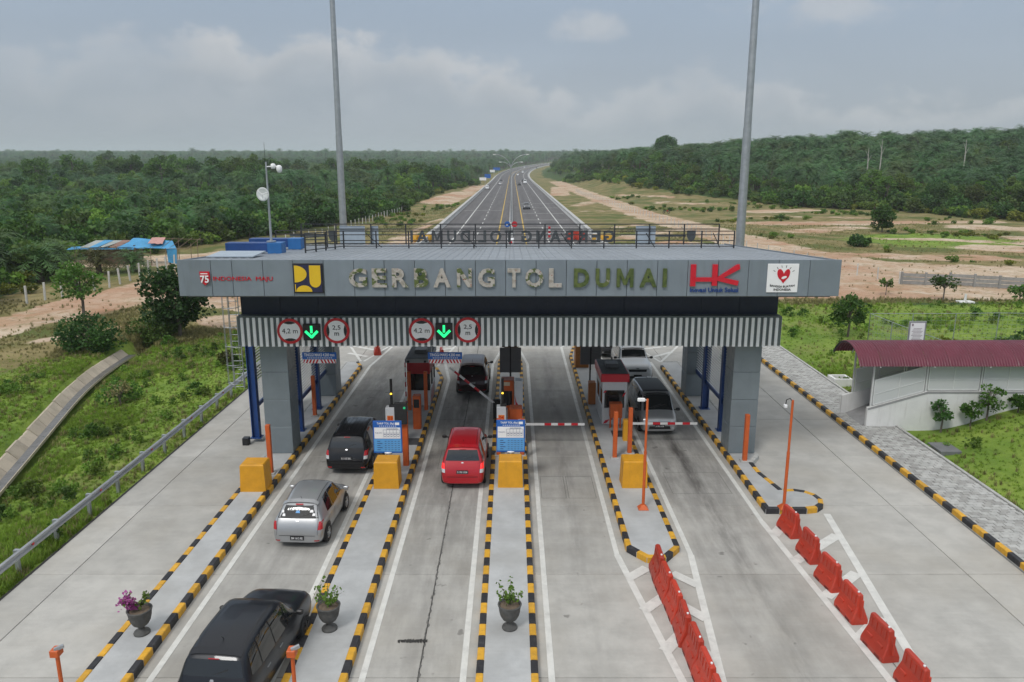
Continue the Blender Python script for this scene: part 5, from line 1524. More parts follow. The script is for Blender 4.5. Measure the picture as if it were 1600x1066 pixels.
    if roof_mat:
        decal('roof_panel', roof_mat, [(X(.12), -.70 * W2, 0), (X(wa - .005), -.70 * W2, 0), (X(wa - .005), .70 * W2, 0), (X(.12), .70 * W2, 0)], (0, 0, -1), nu=10, nv=8, off=.01)
    # wheels
    R = .205 * H if H < 1.6 else .31
    R = min(max(R, .29), .36)
    for u in st['wheels']:
        for s_ in (-1, 1):
            cx, cy = X(u), s_ * (W2 - .085)
            if detail:
                arch = [(cx + (R + .07) * cos(a), 0, R + (R + .07) * sin(a)) for a in np.linspace(-.25, pi + .25, 13)]
                mbx = MB(); pp = []
                for q in arch:
                    hit = bvh.ray_cast(Vector((q[0], s_ * 4, max(q[2], .2 * H * .9))), Vector((0, -s_, 0)))
                    pp.append((q[0], (hit[0].y if hit[0] else s_ * W2) + s_ * .006, q[2]))
                mbx.add(pp + [(cx, s_ * (W2 - .005), R)], [(k, k + 1, 13) for k in range(12)])
                mbx.build('wheel_arch', M_CTRIM, th, world=False)
            nn = 24 if detail else 10
            wmb = MB(); vv, ff = [], []
            tp = [(R * .62, -.10), (R * .93, -.105), (R, -.07), (R, .07), (R * .93, .105), (R * .62, .10)]
            for r_, w_ in tp:
                for k in range(nn): a = 2 * pi * k / nn; vv.append((cx + r_ * cos(a), cy + w_, R + r_ * sin(a)))
            for q in range(5):
                for k in range(nn): ff.append((q * nn + k, q * nn + (k + 1) % nn, (q + 1) * nn + (k + 1) % nn, (q + 1) * nn + k))
            wmb.add(vv, ff, 0, True)
            tw = wmb.build('wheel', M_TYRE, th, world=False)
            if detail:
                rm = MB(); yo = cy + s_ * .088
                rm.cyl((cx, cy + s_ * .03, R), (cx, yo - s_ * .03, R), R * .62, n=nn)
                for k in range(nseg):
                    a = 2 * pi * k / nseg + .3
                    rm.obox((cx + R * .34 * cos(a), yo, R + R * .34 * sin(a)), (R * .27 * cos(a), 0, R * .27 * sin(a)), (-.034 * sin(a), 0, .034 * cos(a)), (0, .012, 0), 1)
                rm.cyl((cx, yo - s_ * .01, R), (cx, yo + s_ * .016, R), .055, n=10, mi=1)
                vv, ff = [], []
                for r_, w_ in ((R * .66, .085), (R * .66, .10), (R * .58, .10), (R * .58, .06)):
                    for k in range(nn): a = 2 * pi * k / nn; vv.append((cx + r_ * cos(a), cy + s_ * w_, R + r_ * sin(a)))
                for q in range(3):
                    for k in range(nn): ff.append((q * nn + k, q * nn + (k + 1) % nn, (q + 1) * nn + (k + 1) % nn, (q + 1) * nn + k))
                rm.add(vv, ff, 1, True)
                rm.build('rim', [M_CTRIM, rim or M_RIM], tw, world=False)
    if not detail:
        return th
    # mirrors, trims, handles, plates
    zm = pchip(K[:, 0], K[:, 2], wb_ - .02) * H + .10
    for s_ in (-1, 1):
        mm = MB().cbox(X(wb_ - .045) - .05, X(wb_ - .045) + .06, s_ * (W2 + .11) - .09, s_ * (W2 + .11) + .09, zm - .06, zm + .075, .03, bot=True)
        mm.obox((X(wb_ - .045), s_ * (W2 - .02), zm - .02), (.02, 0, 0), (0, .09, 0), (0, 0, .018))
        mm.build('mirror', M_CTRIM if style != 'hatch' else paint, th, world=False)
        for (u0, u1) in (((.63, .60) if style != 'van' else (.67, .65)), (.41, .41)):
            decal('door_seam', M_CTRIM, [(X(u0), 0, .22 * H), (X(u0) + .012, 0, .22 * H), (X(u1) + .012, 0, .56 * H), (X(u1), 0, .56 * H)], (0, -s_, 0), nu=1, nv=6, off=.003)
        decal('door_seam', M_CTRIM, [(X(.22), 0, .30 * H), (X(.22) + .012, 0, .30 * H), (X(.235) + .012, 0, .57 * H), (X(.235), 0, .57 * H)], (0, -s_, 0), nu=1, nv=5, off=.003)
        decal('sill_trim', M_CTRIM, [(X(.26), 0, .135 * H), (X(.74), 0, .135 * H), (X(.74), 0, .175 * H), (X(.26), 0, .175 * H)], (0, -s_, 0), nu=8, nv=1, off=.006)
        for u in (.44, .27) if style != 'van' else (.67,):
            hit = bvh.ray_cast(Vector((X(u), s_ * 4, .50 * H)), Vector((0, -s_, 0)))
            if hit[0]: MB().cbox(X(u) - .09, X(u) + .09, hit[0].y - .014, hit[0].y + .022 * s_ if s_ > 0 else hit[0].y + .014, .50 * H - .018, .50 * H + .018, .008, bot=True).build('door_handle', M_CHR if 'black' in label else paint, th, world=False)
        # reflectors low on the rear bumper
        decal('reflector', M_TL, [(0, s_ * W2 * .66, .20 * H), (0, s_ * W2 * .84, .20 * H), (0, s_ * W2 * .84, .225 * H), (0, s_ * W2 * .66, .225 * H)], (1, 0, 0), nu=3, nv=1, off=.008)
    # tailgate seam, bumper seam, plate, wiper, badge
    for za, zb_ in ((.315, .325),):
        decal('bumper_seam', M_CTRIM, [(0, -W2 * .84, za * H), (0, W2 * .84, za * H), (0, W2 * .84, zb_ * H), (0, -W2 * .84, zb_ * H)], (1, 0, 0), nu=10, nv=1, off=.004)
    for s_ in (-1, 1):
        decal('tailgate_seam', M_CTRIM, [(0, s_ * W2 * .78, .33 * H), (0, s_ * W2 * .79, .33 * H), (0, s_ * W2 * .79, z0 * H), (0, s_ * W2 * .78, z0 * H)], (1, 0, 0), nu=1, nv=8, off=.004)
    zp = .43 * H if style != 'hatch' else .27 * H
    for dirx in (1, -1):
        zq = zp if dirx == 1 else .27 * H
        hit = bvh.ray_cast(Vector((-dirx * 5, 0, zq)), Vector((dirx, 0, 0)))
        if hit[0]:
            xx = hit[0].x - dirx * .016
            pl = MB().obox((xx, 0, zq), (.008, 0, 0), (0, .22, 0), (0, 0, .07)).build('number_plate', M_PLATE, th, world=False)
            if plate:
                mb = MB(); fit_text(mb, plate, 0, zq, .36, .075, lambda u, v, w_: (xx - dirx * (.0095 + w_ * .3), -u * dirx, v)); mb.build('plate_text', M_PLW2, pl, world=False)
    decal('wiper', M_CTRIM, [(0, .0, (z0 + .02) * H), (0, .02, (z0 + .015) * H), (0, -.34, (z0 + .075) * H), (0, -.33, (z0 + .09) * H)], (1, 0, 0), nu=6, nv=1, off=.02)
    hb = decal('badge', M_CHR, [(0, -.045, (z0 - .048) * H), (0, .045, (z0 - .048) * H), (0, .03, (z0 - .026) * H), (0, -.03, (z0 - .026) * H)], (1, 0, 0), nu=2, nv=2, off=.012)
    # grille and cowl
    zg = .40 if style != 'van' else .30
    decal('grille', M_CTRIM, [(0, -W2 * .52, zg * H), (0, W2 * .52, zg * H), (0, W2 * .56, (zg + .075) * H), (0, -W2 * .56, (zg + .075) * H)], (-1, 0, 0), nu=8, nv=3, off=.008)
    decal('lower_grille', M_CTRIM, [(0, -W2 * .6, .19 * H), (0, W2 * .6, .19 * H), (0, W2 * .55, .27 * H), (0, -W2 * .55, .27 * H)], (-1, 0, 0), nu=8, nv=3, off=.008)
    decal('front_badge', M_CHR, [(0, -.07, (zg + .085) * H), (0, .07, (zg + .085) * H), (0, .07, (zg + .115) * H), (0, -.07, (zg + .115) * H)], (-1, 0, 0), nu=2, nv=2, off=.014)
    for s_ in (-1, 1):
        decal('fog_lamp', M_HL, [(0, s_ * W2 * .66, .205 * H), (0, s_ * W2 * .76, .205 * H), (0, s_ * W2 * .76, .245 * H), (0, s_ * W2 * .66, .245 * H)], (-1, 0, 0), nu=2, nv=2, off=.01)
        decal('wiper', M_CTRIM, [(X(wb_ - .012), s_ * .1 - .3, 0), (X(wb_ - .016), s_ * .1 - .3, 0), (X(wb_ - .045), s_ * .1 + .25, 0), (X(wb_ - .04), s_ * .1 + .25, 0)], (0, 0, -1), nu=6, nv=1, off=.018)
    # roof channels and antenna
    for s_ in (-1, 1):
        decal('roof_channel', M_CTRIM, [(X(.17), s_ * W2 * .585, 0), (X(wa - .01), s_ * W2 * .595, 0), (X(wa - .01), s_ * W2 * .61, 0), (X(.17), s_ * W2 * .60, 0)], (0, 0, -1), nu=10, nv=1, off=.004)
        if rails:
            pts = []
            for u in np.linspace(.17, wa - .03, 8):
                hit = bvh.ray_cast(Vector((X(u), s_ * W2 * .62, 5)), Vector((0, 0, -1))); pts.append((X(u), s_ * W2 * .62, hit[0].z + (.05 if .17 < u < wa - .031 else .0)))
            MB().tube(pts, .018, 6).build('roof_rail', M_CHR, th, world=False)
    for k in range(-2, 3):
        if rails or style == 'mpv':
            decal('roof_rib', paint, [(X(.2), k * .16 - .012, 0), (X(.55), k * .16 - .012, 0), (X(.55), k * .16 + .012, 0), (X(.2), k * .16 + .012, 0)], (0, 0, -1), nu=6, nv=1, off=.010)
    hit = bvh.ray_cast(Vector((X(.2), 0, 5)), Vector((0, 0, -1)))
    MB().cyl(hit[0], hit[0] + Vector((-.12, 0, .13)), .008, .004, 5).build('antenna', M_CTRIM, th, world=False)
    if spoiler:
        ze = pchip(K[:, 0], K[:, 1], .115) * H
        sa, sb = (.10, .135) if style != 'hatch' else (.148, .19)
        decal('spoiler', paint, [(X(sa), -W2 * .66, 0), (X(sb), -W2 * .66, 0), (X(sb), W2 * .66, 0), (X(sa), W2 * .66, 0)], (0, 0, -1), nu=1, nv=8, off=.03)
        decal('brake_lamp', M_TL, [(0, -.12, z1 * H + .01), (0, .12, z1 * H + .01), (0, .12, z1 * H + .03), (0, -.12, z1 * H + .03)], (1, 0, 0), nu=3, nv=1, off=.03)
    if extras: extras(th, decal, rg, X, W2, H, decal_text)
    return th
N90 = radians(90)
P_RED = paint_mat('car_paint_red', (.42, .006, .014), .1); P_BLK = paint_mat('car_paint_black', (.010, .010, .012), .1, .2); P_SIL = paint_mat('car_paint_silver', (.40, .41, .42), .6, .35)
P_WHT = paint_mat('car_paint_white', (.66, .68, .69)); P_MAR = paint_mat('car_paint_dark_maroon', (.035, .010, .012), .2, .3); P_GRY = paint_mat('car_paint_grey', (.10, .105, .115), .5); P_NAV = paint_mat('car_paint_blueblack', (.010, .012, .017), .2, .3)
make_car('red people carrier with lit tail lights waiting in the second lane', 'mpv', 4.14, 1.66, 1.69, P_RED, (-1.84, 28.95, 0), N90 - .01, 'cars queuing at the toll gate', plate='p1', lit=True)
def march_x(th, decal, rg, X, W2, H, dtext):
    if rg:
        dtext('window_lettering', M('sticker_grey_white', (.42, .43, .43), .6, var=0), 'march', 0, .82 * H, .66, .075, rg)
        for (y, z, s_) in ((.02, .77, .07), (-.42, .78, .06), (-.5, .72, .05), (.46, .71, .05), (.5, .77, .04)):
            decal('sticker', M_SIGNW if abs(y) > .1 else M_LBLUE, [(0, y - s_, (z - .02) * H), (0, y + s_, (z - .02) * H), (0, y + s_ * .7, (z + .025) * H), (0, y - s_ * .7, (z + .025) * H)], (1, 0, 0), nu=3, nv=2, off=.013, par=rg)
make_car('silver hatchback with white window lettering in the leftmost lane', 'hatch', 3.62, 1.66, 1.50, P_SIL, (-6.75, 24.15, 0), N90 - .04, 'cars queuing at the toll gate', plate='p3', extras=march_x)
make_car('glossy black hatchback wagon ahead of the silver car in the leftmost lane', 'mpv', 4.20, 1.74, 1.64, P_BLK, (-6.45, 30.4, 0), N90 - .03, 'cars queuing at the toll gate', plate='p2')
make_car('large black sport utility car cropped by the bottom edge of the picture', 'suv', 4.35, 1.74, 1.74, P_NAV, (-6.3, 16.45, 0), N90 - .085, 'cars queuing at the toll gate', rim=M_RIMD, rails=False)
make_car('dark maroon people carrier driving off under the raised barrier', 'mpv', 4.20, 1.70, 1.74, P_MAR, (-2.1, 40.9, 0), N90, 'cars under the gate', plate='p2')
make_car('white sport utility car arriving in the right hand lane', 'suv', 4.45, 1.84, 1.72, P_WHT, (6.95, 43.4, 0), -N90 + .02, 'cars coming in on the right', rails=True, rim=M_RIM)
make_car('silver van with black roof stopped at the closed barrier', 'van', 4.0, 1.66, 1.80, P_SIL, (6.6, 34.75, 0), -N90 + .02, 'cars coming in on the right', name='van', cat='van', plate='p1', roof_mat=M('van_roof_black', (.012, .012, .013), .5, var=0, spec=.25))
make_car('dark car mostly hidden behind the white sport utility car', 'mpv', 4.2, 1.7, 1.62, P_GRY, (6.35, 49.2, 0), -N90, 'cars coming in on the right')
G3 = 'cars on the motorway beyond the gate'
for (x, y, r_, style, mt_, lab, dim) in (
    (-11.6, 368, N90, 'suv', P_WHT, 'white car standing on the left hard shoulder of the motorway', (4.4, 1.8, 1.8)),
    (-6.6, 440, N90, 'mpv', P_SIL, 'silver car driving away in the left motorway carriageway', (4.2, 1.7, 1.7)),
    (-7.6, 540, N90, 'mpv', P_GRY, 'farthest grey car driving away in the left carriageway', (4.2, 1.7, 1.7)),
    (3.9, 209, -N90, 'mpv', P_GRY, 'dark grey car coming nearest on the right motorway carriageway', (4.3, 1.75, 1.7)),
    (4.0, 432, -N90, 'mpv', P_NAV, 'small black car coming in the right carriageway beside the white van', (4.3, 1.75, 1.6)),
    (7.8, 470, -N90, 'van', P_WHT, 'white van coming in the right motorway carriageway', (5.2, 1.95, 2.5)),
    (7.4, 520, -N90, 'mpv', P_BLK, 'black car following right behind the white van', (4.3, 1.75, 1.7)),
    (5.0, 690, -N90, 'mpv', P_WHT, 'first far white car on the bend of the motorway', (4.4, 1.8, 1.8)),
    (10.5, 770, -N90, 'van', P_WHT, 'second far white van on the bend of the motorway', (5.0, 1.9, 2.2)),
    (30.0, 960, -N90, 'mpv', P_GRY, 'far dark car on the rising bend of the motorway', (4.4, 1.8, 1.8)),
    (15.5, 980, N90, 'van', P_WHT, 'far white van driving away on the left bend', (5.0, 1.9, 2.3))):
    make_car(lab, style, *dim, mt_, (x, y, road_z(y) + .01), r_, G3, detail=False)

# ================================================================== covered walkway and things on the right
M_WALL = M('wall_white_plaster', (.70, .70, .68), .8, var=.07, scale=1.2, streak=.3, dcol=(.40, .39, .36), bump=.1)
M_WPAINT = M('steel_paint_white', (.62, .63, .62), .5, var=.06)
M_MAR = M('roof_maroon', (.115, .012, .03), .5, var=.10, scale=1.5, rand=.06)
M_DECK = M('deck_grey', (.28, .28, .28), .85, var=.1)
def veil(name, col, f):
    m = bpy.data.materials.new(name); m.use_nodes = True
    t = NT(m.node_tree); p_ = t.n('ShaderNodeBsdfPrincipled'); tr = t.n('ShaderNodeBsdfTransparent'); mx = t.n('ShaderNodeMixShader'); out = t.n('ShaderNodeOutputMaterial')
    p_.inputs['Base Color'].default_value = (*col, 1); p_.inputs['Roughness'].default_value = .6; mx.inputs[0].default_value = f
    t.t.links.new(tr.outputs[0], mx.inputs[1]); t.t.links.new(p_.outputs[0], mx.inputs[2]); t.t.links.new(mx.outputs[0], out.inputs[0]); MATS[name] = m
    return m
M_PERF = veil('perforated_sheet_white', (.68, .70, .69), .72)
WF, WB, XE = 33.8, 35.75, 36.0
wk = thing('covered_walkway', 'covered footway ramp with maroon curved roof and white walls on the right', 'walkway', (17, 34.8, 0))
def wtop(x): return 1.02 + .80 * sstep(16.4, 19.2, x) if x > 16.4 else 1.02
def lin_top(x): return 1.0 + .8 * min(1, max(0, (x - 16.4) / 2.7))
for y0, y1, xs0 in ((WF, WF + .16, 16.4), (WB, WB + .16, 16.05)):
    poly = [(xs0, -.3), (XE, -.3), (XE, lin_top(30)), (19.1, lin_top(19.1)), (xs0, lin_top(xs0))]
    MB().prism(poly, y0, y1, 0, lambda u, v, w_: (u, w_, v)).build('side_wall', M_WALL, wk)
MB().prism([(16.2, -.2), (XE, -.2), (XE, 1.35), (19.1, 1.35), (16.2, .1)], WF + .17, WB - .01, 0, lambda u, v, w_: (u, w_, v)).build('ramp', M_DECK, wk)
MB().prism([(16.42, .90), (19.1, 1.70), (XE, 1.70), (XE, 1.795), (19.1, 1.795), (16.42, 1.0)], WF - .02, WF - .003, 0, lambda u, v, w_: (u, w_, v)).build('wall_band', M_DECK, wk)
posts = [16.55, 19.0, 21.5, 24.0, 26.5, 29.0, 31.5, 34.0]
for yy in (WF + .08, WB + .08):
    for x in posts:
        MB().box(x - .035, x + .035, yy - .035, yy + .035, lin_top(x) - .02, 3.35).build('roof_post', M_WPAINT, wk)
    for a, b_ in zip(posts, posts[1:]):
        za, zb = lin_top(a), lin_top(b_)
        xa, xb = a + .10, b_ - .10
        zla, zlb = lin_top(xa), lin_top(xb)
        pn = MB().prism([(xa, zla + .06), (xb, zlb + .06), (xb, zlb + 1.22), (xa, zla + 1.22)], yy - .006, yy + .006, 0, lambda u, v, w_: (u, w_, v)).build('screen_panel', M_PERF, wk)
        fr = MB()
        def barq(x0, z0_, x1, z1_, h=.03):
            v = Vector((x1 - x0, 0, z1_ - z0_)); l = v.length; v.normalize(); n_ = Vector((-v.z, 0, v.x))
            fr.obox(((x0 + x1) / 2, yy, (z0_ + z1_) / 2), v * l / 2, (0, .025, 0), n_ * h)
        barq(xa, zla + .06, xb, zlb + .06); barq(xa, zla + 1.22, xb, zlb + 1.22); barq(xa, zla + .55, xb, zlb + .55, .012)
        for q in (0, .5, 1): xx = xa + (xb - xa) * q; zz = zla + (zlb - zla) * q; fr.obox((xx, yy, zz + .64), (.022, 0, 0), (0, .027, 0), (0, 0, .58))
        fr.build('panel_frame', M_WPAINT, pn)
# curved roof sheets with ribs
def roof_arc(n=12):
    out = []
    for a in np.linspace(radians(155), radians(25), n): out.append((34.78 + 1.62 * cos(a), 2.50 + 1.42 * sin(a)))
    return out
ra = roof_arc()
for k in range(20):
    x0 = 15.6 + k * 1.02; mb = MB(); vs = []; nr = 8
    xs_ = []
    for q in range(nr * 4 + 1):
        u = q / (nr * 4); ph = q % 4
        xs_.append((x0 + 1.016 * u, (.0, .022, .03, .022)[ph]))
    for (y, z) in ra:
        d_ = Vector((y - 34.78, z - 2.0)).normalized()
        for (x, h) in xs_: vs.append((x, y + d_.x * h, z + d_.y * h))
    m_ = len(xs_)
    mb.add(vs, [(j * m_ + i, j * m_ + i + 1, (j + 1) * m_ + i + 1, (j + 1) * m_ + i) for j in range(len(ra) - 1) for i in range(m_ - 1)], 0, True)
    mb.build('roof_sheet', M_MAR, wk)
for x in posts:
    MB().tube([(x, y, z - .05) for y, z in ra], .03, 6).build('roof_hoop', M_WPAINT, wk)
MB().tube([(15.65, y, z - .03) for y, z in ra], .035, 6).build('roof_edge', M('roof_edge_dark', (.05, .05, .06), .6), wk)

# wire mesh fence round the plot behind the walkway
M_WIRE = M('wire_grey', (.36, .40, .40), .5, metal=.5, var=.1)
def mesh_fence(pts, lab, h=2.35, step=3.0, grid=.3, name='mesh_fence', wire=.006, zf=None):
    th = thing(name, lab, 'fence', (pts[0][0], pts[0][1], T(*pts[0])))
    for (xa, ya), (xb, yb) in zip(pts, pts[1:]):
        L = math.hypot(xb - xa, yb - ya); n = max(1, round(L / step))
        for k in range(n + 1):
            x, y = xa + (xb - xa) * k / n, ya + (yb - ya) * k / n; z = T(x, y)
            MB().cyl((x, y, z - .2), (x, y, z + h), .03, n=6).build('post', M_WIRE, th)
            if k < n:
                x2, y2 = xa + (xb - xa) * (k + 1) / n, ya + (yb - ya) * (k + 1) / n; z2 = T(x2, y2)
                mb = MB(); m_ = int(L / n / grid)
                for i in range(1, m_):
                    q = i / m_; px_, py_, pz_ = x + (x2 - x) * q, y + (y2 - y) * q, z + (z2 - z) * q
                    mb.cyl((px_, py_, pz_ + .05), (px_, py_, pz_ + h - .02), wire, n=3, cap=False)
                for i in range(int(h / grid) + 1): mb.cyl((x, y, z + .05 + i * grid), (x2, y2, z2 + .05 + i * grid), wire, n=3, cap=False)
                mb.cyl((x, y, z + h - .02), (x2, y2, z2 + h - .02), .02, n=5)
                mb.build('mesh_panel', M_WIRE, th)
    return th
mesh_fence([(47, 50.5), (24.0, 50.5), (24.0, 38.4)], 'grey wire mesh fence round the plot behind the maroon roof')
bd = thing('notice_board', 'white notice board in a grey frame behind the maroon roof', 'sign', (20.5, 38.0, 0))
MB().cyl((20.2, 38.06, -.2), (20.2, 38.06, 4.2), .035, n=6).cyl((20.8, 38.06, -.2), (20.8, 38.06, 4.2), .035, n=6).build('post', M_GALV, bd)
MB().cbox(20.06, 20.94, 37.97, 38.02, 3.12, 4.22, .01).build('frame', M_GALV, bd); MB().box(20.14, 20.86, 37.96, 37.968, 3.2, 4.14).build('face', M_SIGNW, bd)
mb = MB()
for k in range(9): mb.box(20.22 + .04 * (k % 3), 20.78 - .05 * ((k * 2) % 3), 37.953, 37.958, 3.28 + k * .07, 3.30 + k * .07)
mb.box(20.2, 20.28, 37.953, 37.958, 3.98, 4.1); mb.build('print', M('print_grey', (.25, .2, .22), .6), bd)
pb = MB()
for a, b_, c_, d_ in ((17.9, 18.9, 41.0, 41.14), (17.9, 18.9, 41.86, 42.0), (17.9, 18.04, 41.14, 41.86), (18.76, 18.9, 41.14, 41.86)): pb.box(a, b_, c_, d_, -.2, .32)
o = pb.build('planter_frame', M_WALL, loc=(18.4, 41.5, 0)); tag(o, 'low square white concrete frame in the grass by the footway', 'planter')
o = MB().cbox(39.6, 40.9, 66.8, 67.7, T(40, 67) - .1, T(40, 67) + .12, .03).build('lamp_footing', M_WALL, loc=(40.2, 67.2, T(40, 67))); tag(o, 'small white footing with a stub post in the far right grass', 'footing')
MB().cyl((40.2, 67.2, T(40, 67) + .1), (40.2, 67.2, T(40, 67) + .75), .12, .09, 8).build('stub', M_WALL, o)
o = MB().cyl((24.6, 33.2, 0), (24.6, 33.2, 2.9), .04, n=6).build('pole', M_GALV, loc=(24.6, 33.2, 0)); tag(o, 'thin grey pole before the white wall at the right edge', 'pole')
# precast panel wall
pw = thing('panel_wall', 'low grey precast panel wall on the bare ground at right', 'wall', (41, 79, 0))
pa, pb_ = (40.6, 79.4), (66.0, 71.0)
M_PCW = M('precast_grey', (.27, .27, .26), .9, var=.15, rand=.08, bump=.15)
n = 12
for k in range(n + 1):
    x, y = pa[0] + (pb_[0] - pa[0]) * k / n, pa[1] + (pb_[1] - pa[1]) * k / n; z = T(x, y)
    MB().box(x - .09, x + .09, y - .1, y + .1, z - .2, z + 1.32).build('post', M_PCW, pw)
    if k < n:
        x2, y2 = pa[0] + (pb_[0] - pa[0]) * (k + 1) / n, pa[1] + (pb_[1] - pa[1]) * (k + 1) / n
        d_ = Vector((x2 - x, y2 - y, 0)); c_ = Vector(((x + x2) / 2, (y + y2) / 2, 0)); nn_ = Vector((-d_.y, d_.x, 0)).normalized()
        for r_ in range(3):
            MB().obox((c_.x, c_.y, z + .22 + r_ * .39), d_ * .47, nn_ * .03, (0, 0, .168)).build('panel', M_PCW, pw)
# post and wire fences
M_FP = M('fence_post_concrete', (.50, .50, .47), .9, var=.15, rand=.12)
def post_fence(pts, lab, step, h, wd=.07, wires=3):
    th = thing('post_fence', lab, 'fence', (pts[0][0], pts[0][1], T(*pts[0])))
    me = MB().cbox(-wd, wd, -wd, wd, -.3, h, .015).mesh('post', M_FP)
    for (xa, ya), (xb, yb) in zip(pts, pts[1:]):
        L = math.hypot(xb - xa, yb - ya); n = max(1, round(L / step)); P_ = []
        for k in range(n + 1):
            x, y = xa + (xb - xa) * k / n, ya + (yb - ya) * k / n
            if k < n or (xb, yb) == pts[-1]: inst('post', me, th, (x, y, T(x, y)), rot=(random.uniform(-.05, .05), random.uniform(-.05, .05), random.uniform(-.2, .2)))
            P_.append((x, y, T(x, y)))
        mb = MB()
        for q in range(wires):
            for a, b_ in zip(P_, P_[1:]): mb.cyl((a[0], a[1], a[2] + h * (.35 + .28 * q)), (b_[0], b_[1], b_[2] + h * (.35 + .28 * q)), .006, n=3, cap=False)
        mb.build('wire', M_WIRE, th)
post_fence([(-48.5, 70.3), (-46.4, 72.4), (-43.4, 82), (-42.8, 97)], 'row of white concrete fence posts along the left dirt track', 2.1, 1.75, .085)
post_fence([(-37.5, 128), (-33.2, 160), (-30.5, 215)], 'row of small pale fence posts beside the left forest behind the gate', 3.2, 1.5)
post_fence([(27.2, 334), (30.2, 200), (32.2, 157), (33.2, 114), (37.3, 87.5), (40.5, 79.6)], 'thin post fence following the service track on the right', 3.2, 1.3, .055)
# motorcycle parked on the service track
mc = thing('motorcycle', 'small dark motorcycle parked beside the service track', 'motorcycle', (38.0, 191.5, T(38, 191.5)))
zt = T(38, 191.5)
for x in (37.4, 38.6):
    MB().add(*(lambda: ([(x + r_ * cos(a), 191.5 + w_, zt + .3 + r_ * sin(a)) for w_, r_ in ((-.05, .2), (-.05, .3), (.05, .3), (.05, .2)) for a in [2 * pi * k / 14 for k in range(14)]], [(q * 14 + k, q * 14 + (k + 1) % 14, ((q + 1) % 4) * 14 + (k + 1) % 14, ((q + 1) % 4) * 14 + k) for q in range(4) for k in range(14)]))()).build('wheel', M_TYRE, mc)
MB().tube([(37.4, 191.5, zt + .3), (37.8, 191.5, zt + .55), (38.3, 191.5, zt + .5), (38.45, 191.5, zt + .95)], .05, 6).tube([(38.6, 191.5, zt + .3), (38.42, 191.5, zt + 1.0)], .03, 6).build('frame', M_CTRIM, mc)
MB().cbox(37.35, 38.05, 191.38, 191.62, zt + .68, zt + .82, .04).build('seat', M_CTRIM, mc); MB().cbox(38.1, 38.4, 191.36, 191.64, zt + .55, zt + .9, .06).build('fairing', P_RED, mc); MB().cyl((38.4, 191.15, zt + 1.02), (38.4, 191.85, zt + 1.02), .02, n=6).build('handlebar', M_CTRIM, mc)

# ------------------------------------------------------------------ motorway furniture
lp = thing('street_lamp', 'tall median lamp with four curved arms far down the motorway', 'street lamp', (-.2, 150, 0))
MB().cyl((-.2, 150, .85), (-.2, 150, 11.2), .13, .09, 8).build('pole', M_GALV, lp)
for s_ in (-1, 1):
    for (r_, h_) in ((2.9, 2.6), (1.8, 1.2)):
        pts = [(-.2 + s_ * r_ * (1 - cos(t_)) ** .9, 150, 11.0 + h_ * sin(t_)) for t_ in np.linspace(0, pi / 2, 8)]
        ar = MB().tube(pts, .05, 6).build('arm', M_GALV, lp)
        MB().cbox(min(pts[-1][0], pts[-1][0] + s_ * .5), max(pts[-1][0], pts[-1][0] + s_ * .5), 149.85, 150.15, pts[-1][2] - .06, pts[-1][2] + .04, .02).build('lamp_head', M_SIGNW, ar)
for cx, mat_, lab in ((-.78, M_SIGNB, 'round blue keep-side sign at the start of the median'), (.42, M_RED, 'round red no-entry sign at the start of the median')):
    th = thing('road_sign', lab, 'sign', (cx, 129, 0))
    mb = MB(); disc(mb, cx, 2.08, .48, 129, .03); mb.build('disc', mat_, th)
    mb = MB()
    if mat_ is M_RED: mb.box(cx - .33, cx + .33, 128.96, 128.968, 2.0, 2.16)
    else: mb.prism([(cx - .26, 1.95), (cx + .02, 1.86), (cx + .26, 2.22), (cx + .02, 2.12), (cx - .1, 2.22)], 0, .006, 0, fx(128.968))
    mb.build('symbol', M_SIGNW, th); MB().cyl((cx, 129.02, 0), (cx, 129.02, 2.0), .03, n=6).build('post', M_GALV, th)
mb = MB().prism([(-.55, 114), (.15, 114), (.3, 118), (-.7, 118)], 0, .85).build('median_nose', M_SIGNW, loc=(-.2, 115, 0)); tag(mb, 'white nose block with red mark at the start of the median', 'barrier')
MB().box(-.45, .05, 113.985, 113.998, .3, .75).build('red_mark', M_RED, mb)
M_CY = M('cushion_yellow', (.62, .34, .03), .55, var=.12)
for cx, lab in ((-14.2, 'yellow plastic crash cushion at the left parapet end'), (14.2, 'yellow plastic crash cushion at the right parapet end')):
    th = thing('crash_cushion', lab, 'crash cushion', (cx, 122, 0), group='yellow crash cushions')
    for k in range(3):
        for j in range(2): MB().lathe([(0, 0), (.46, 0), (.5, .1), (.46, .5), (.5, .9), (.42, 1.0), (0, 1.02)], 14, (cx - 1.05 + k * 1.05, 121.2 + j * 1.05, .02)).build('drum', M_CY, th)
for i, (x, y) in enumerate(((9.3, 124), (10.2, 124.6), (11.1, 123.8))): dup(b0, (x, y, .01), 1.5 + .2 * i, ORD[i] + ' red barrier from the median among those beyond the gate roof', 'red barriers on the motorway', sc=(1.3, 1.3, 1.3))
o = MB(); 
for k in range(5): o.box(6.0, 6.35, 127.8, 128.1, k * .36, k * .36 + .35, k % 2)
o = o.build('marker_post', [M_RED, M_SIGNW], loc=(6.2, 128, 0)); tag(o, 'red and white banded marker post on the right carriageway', 'marker post')
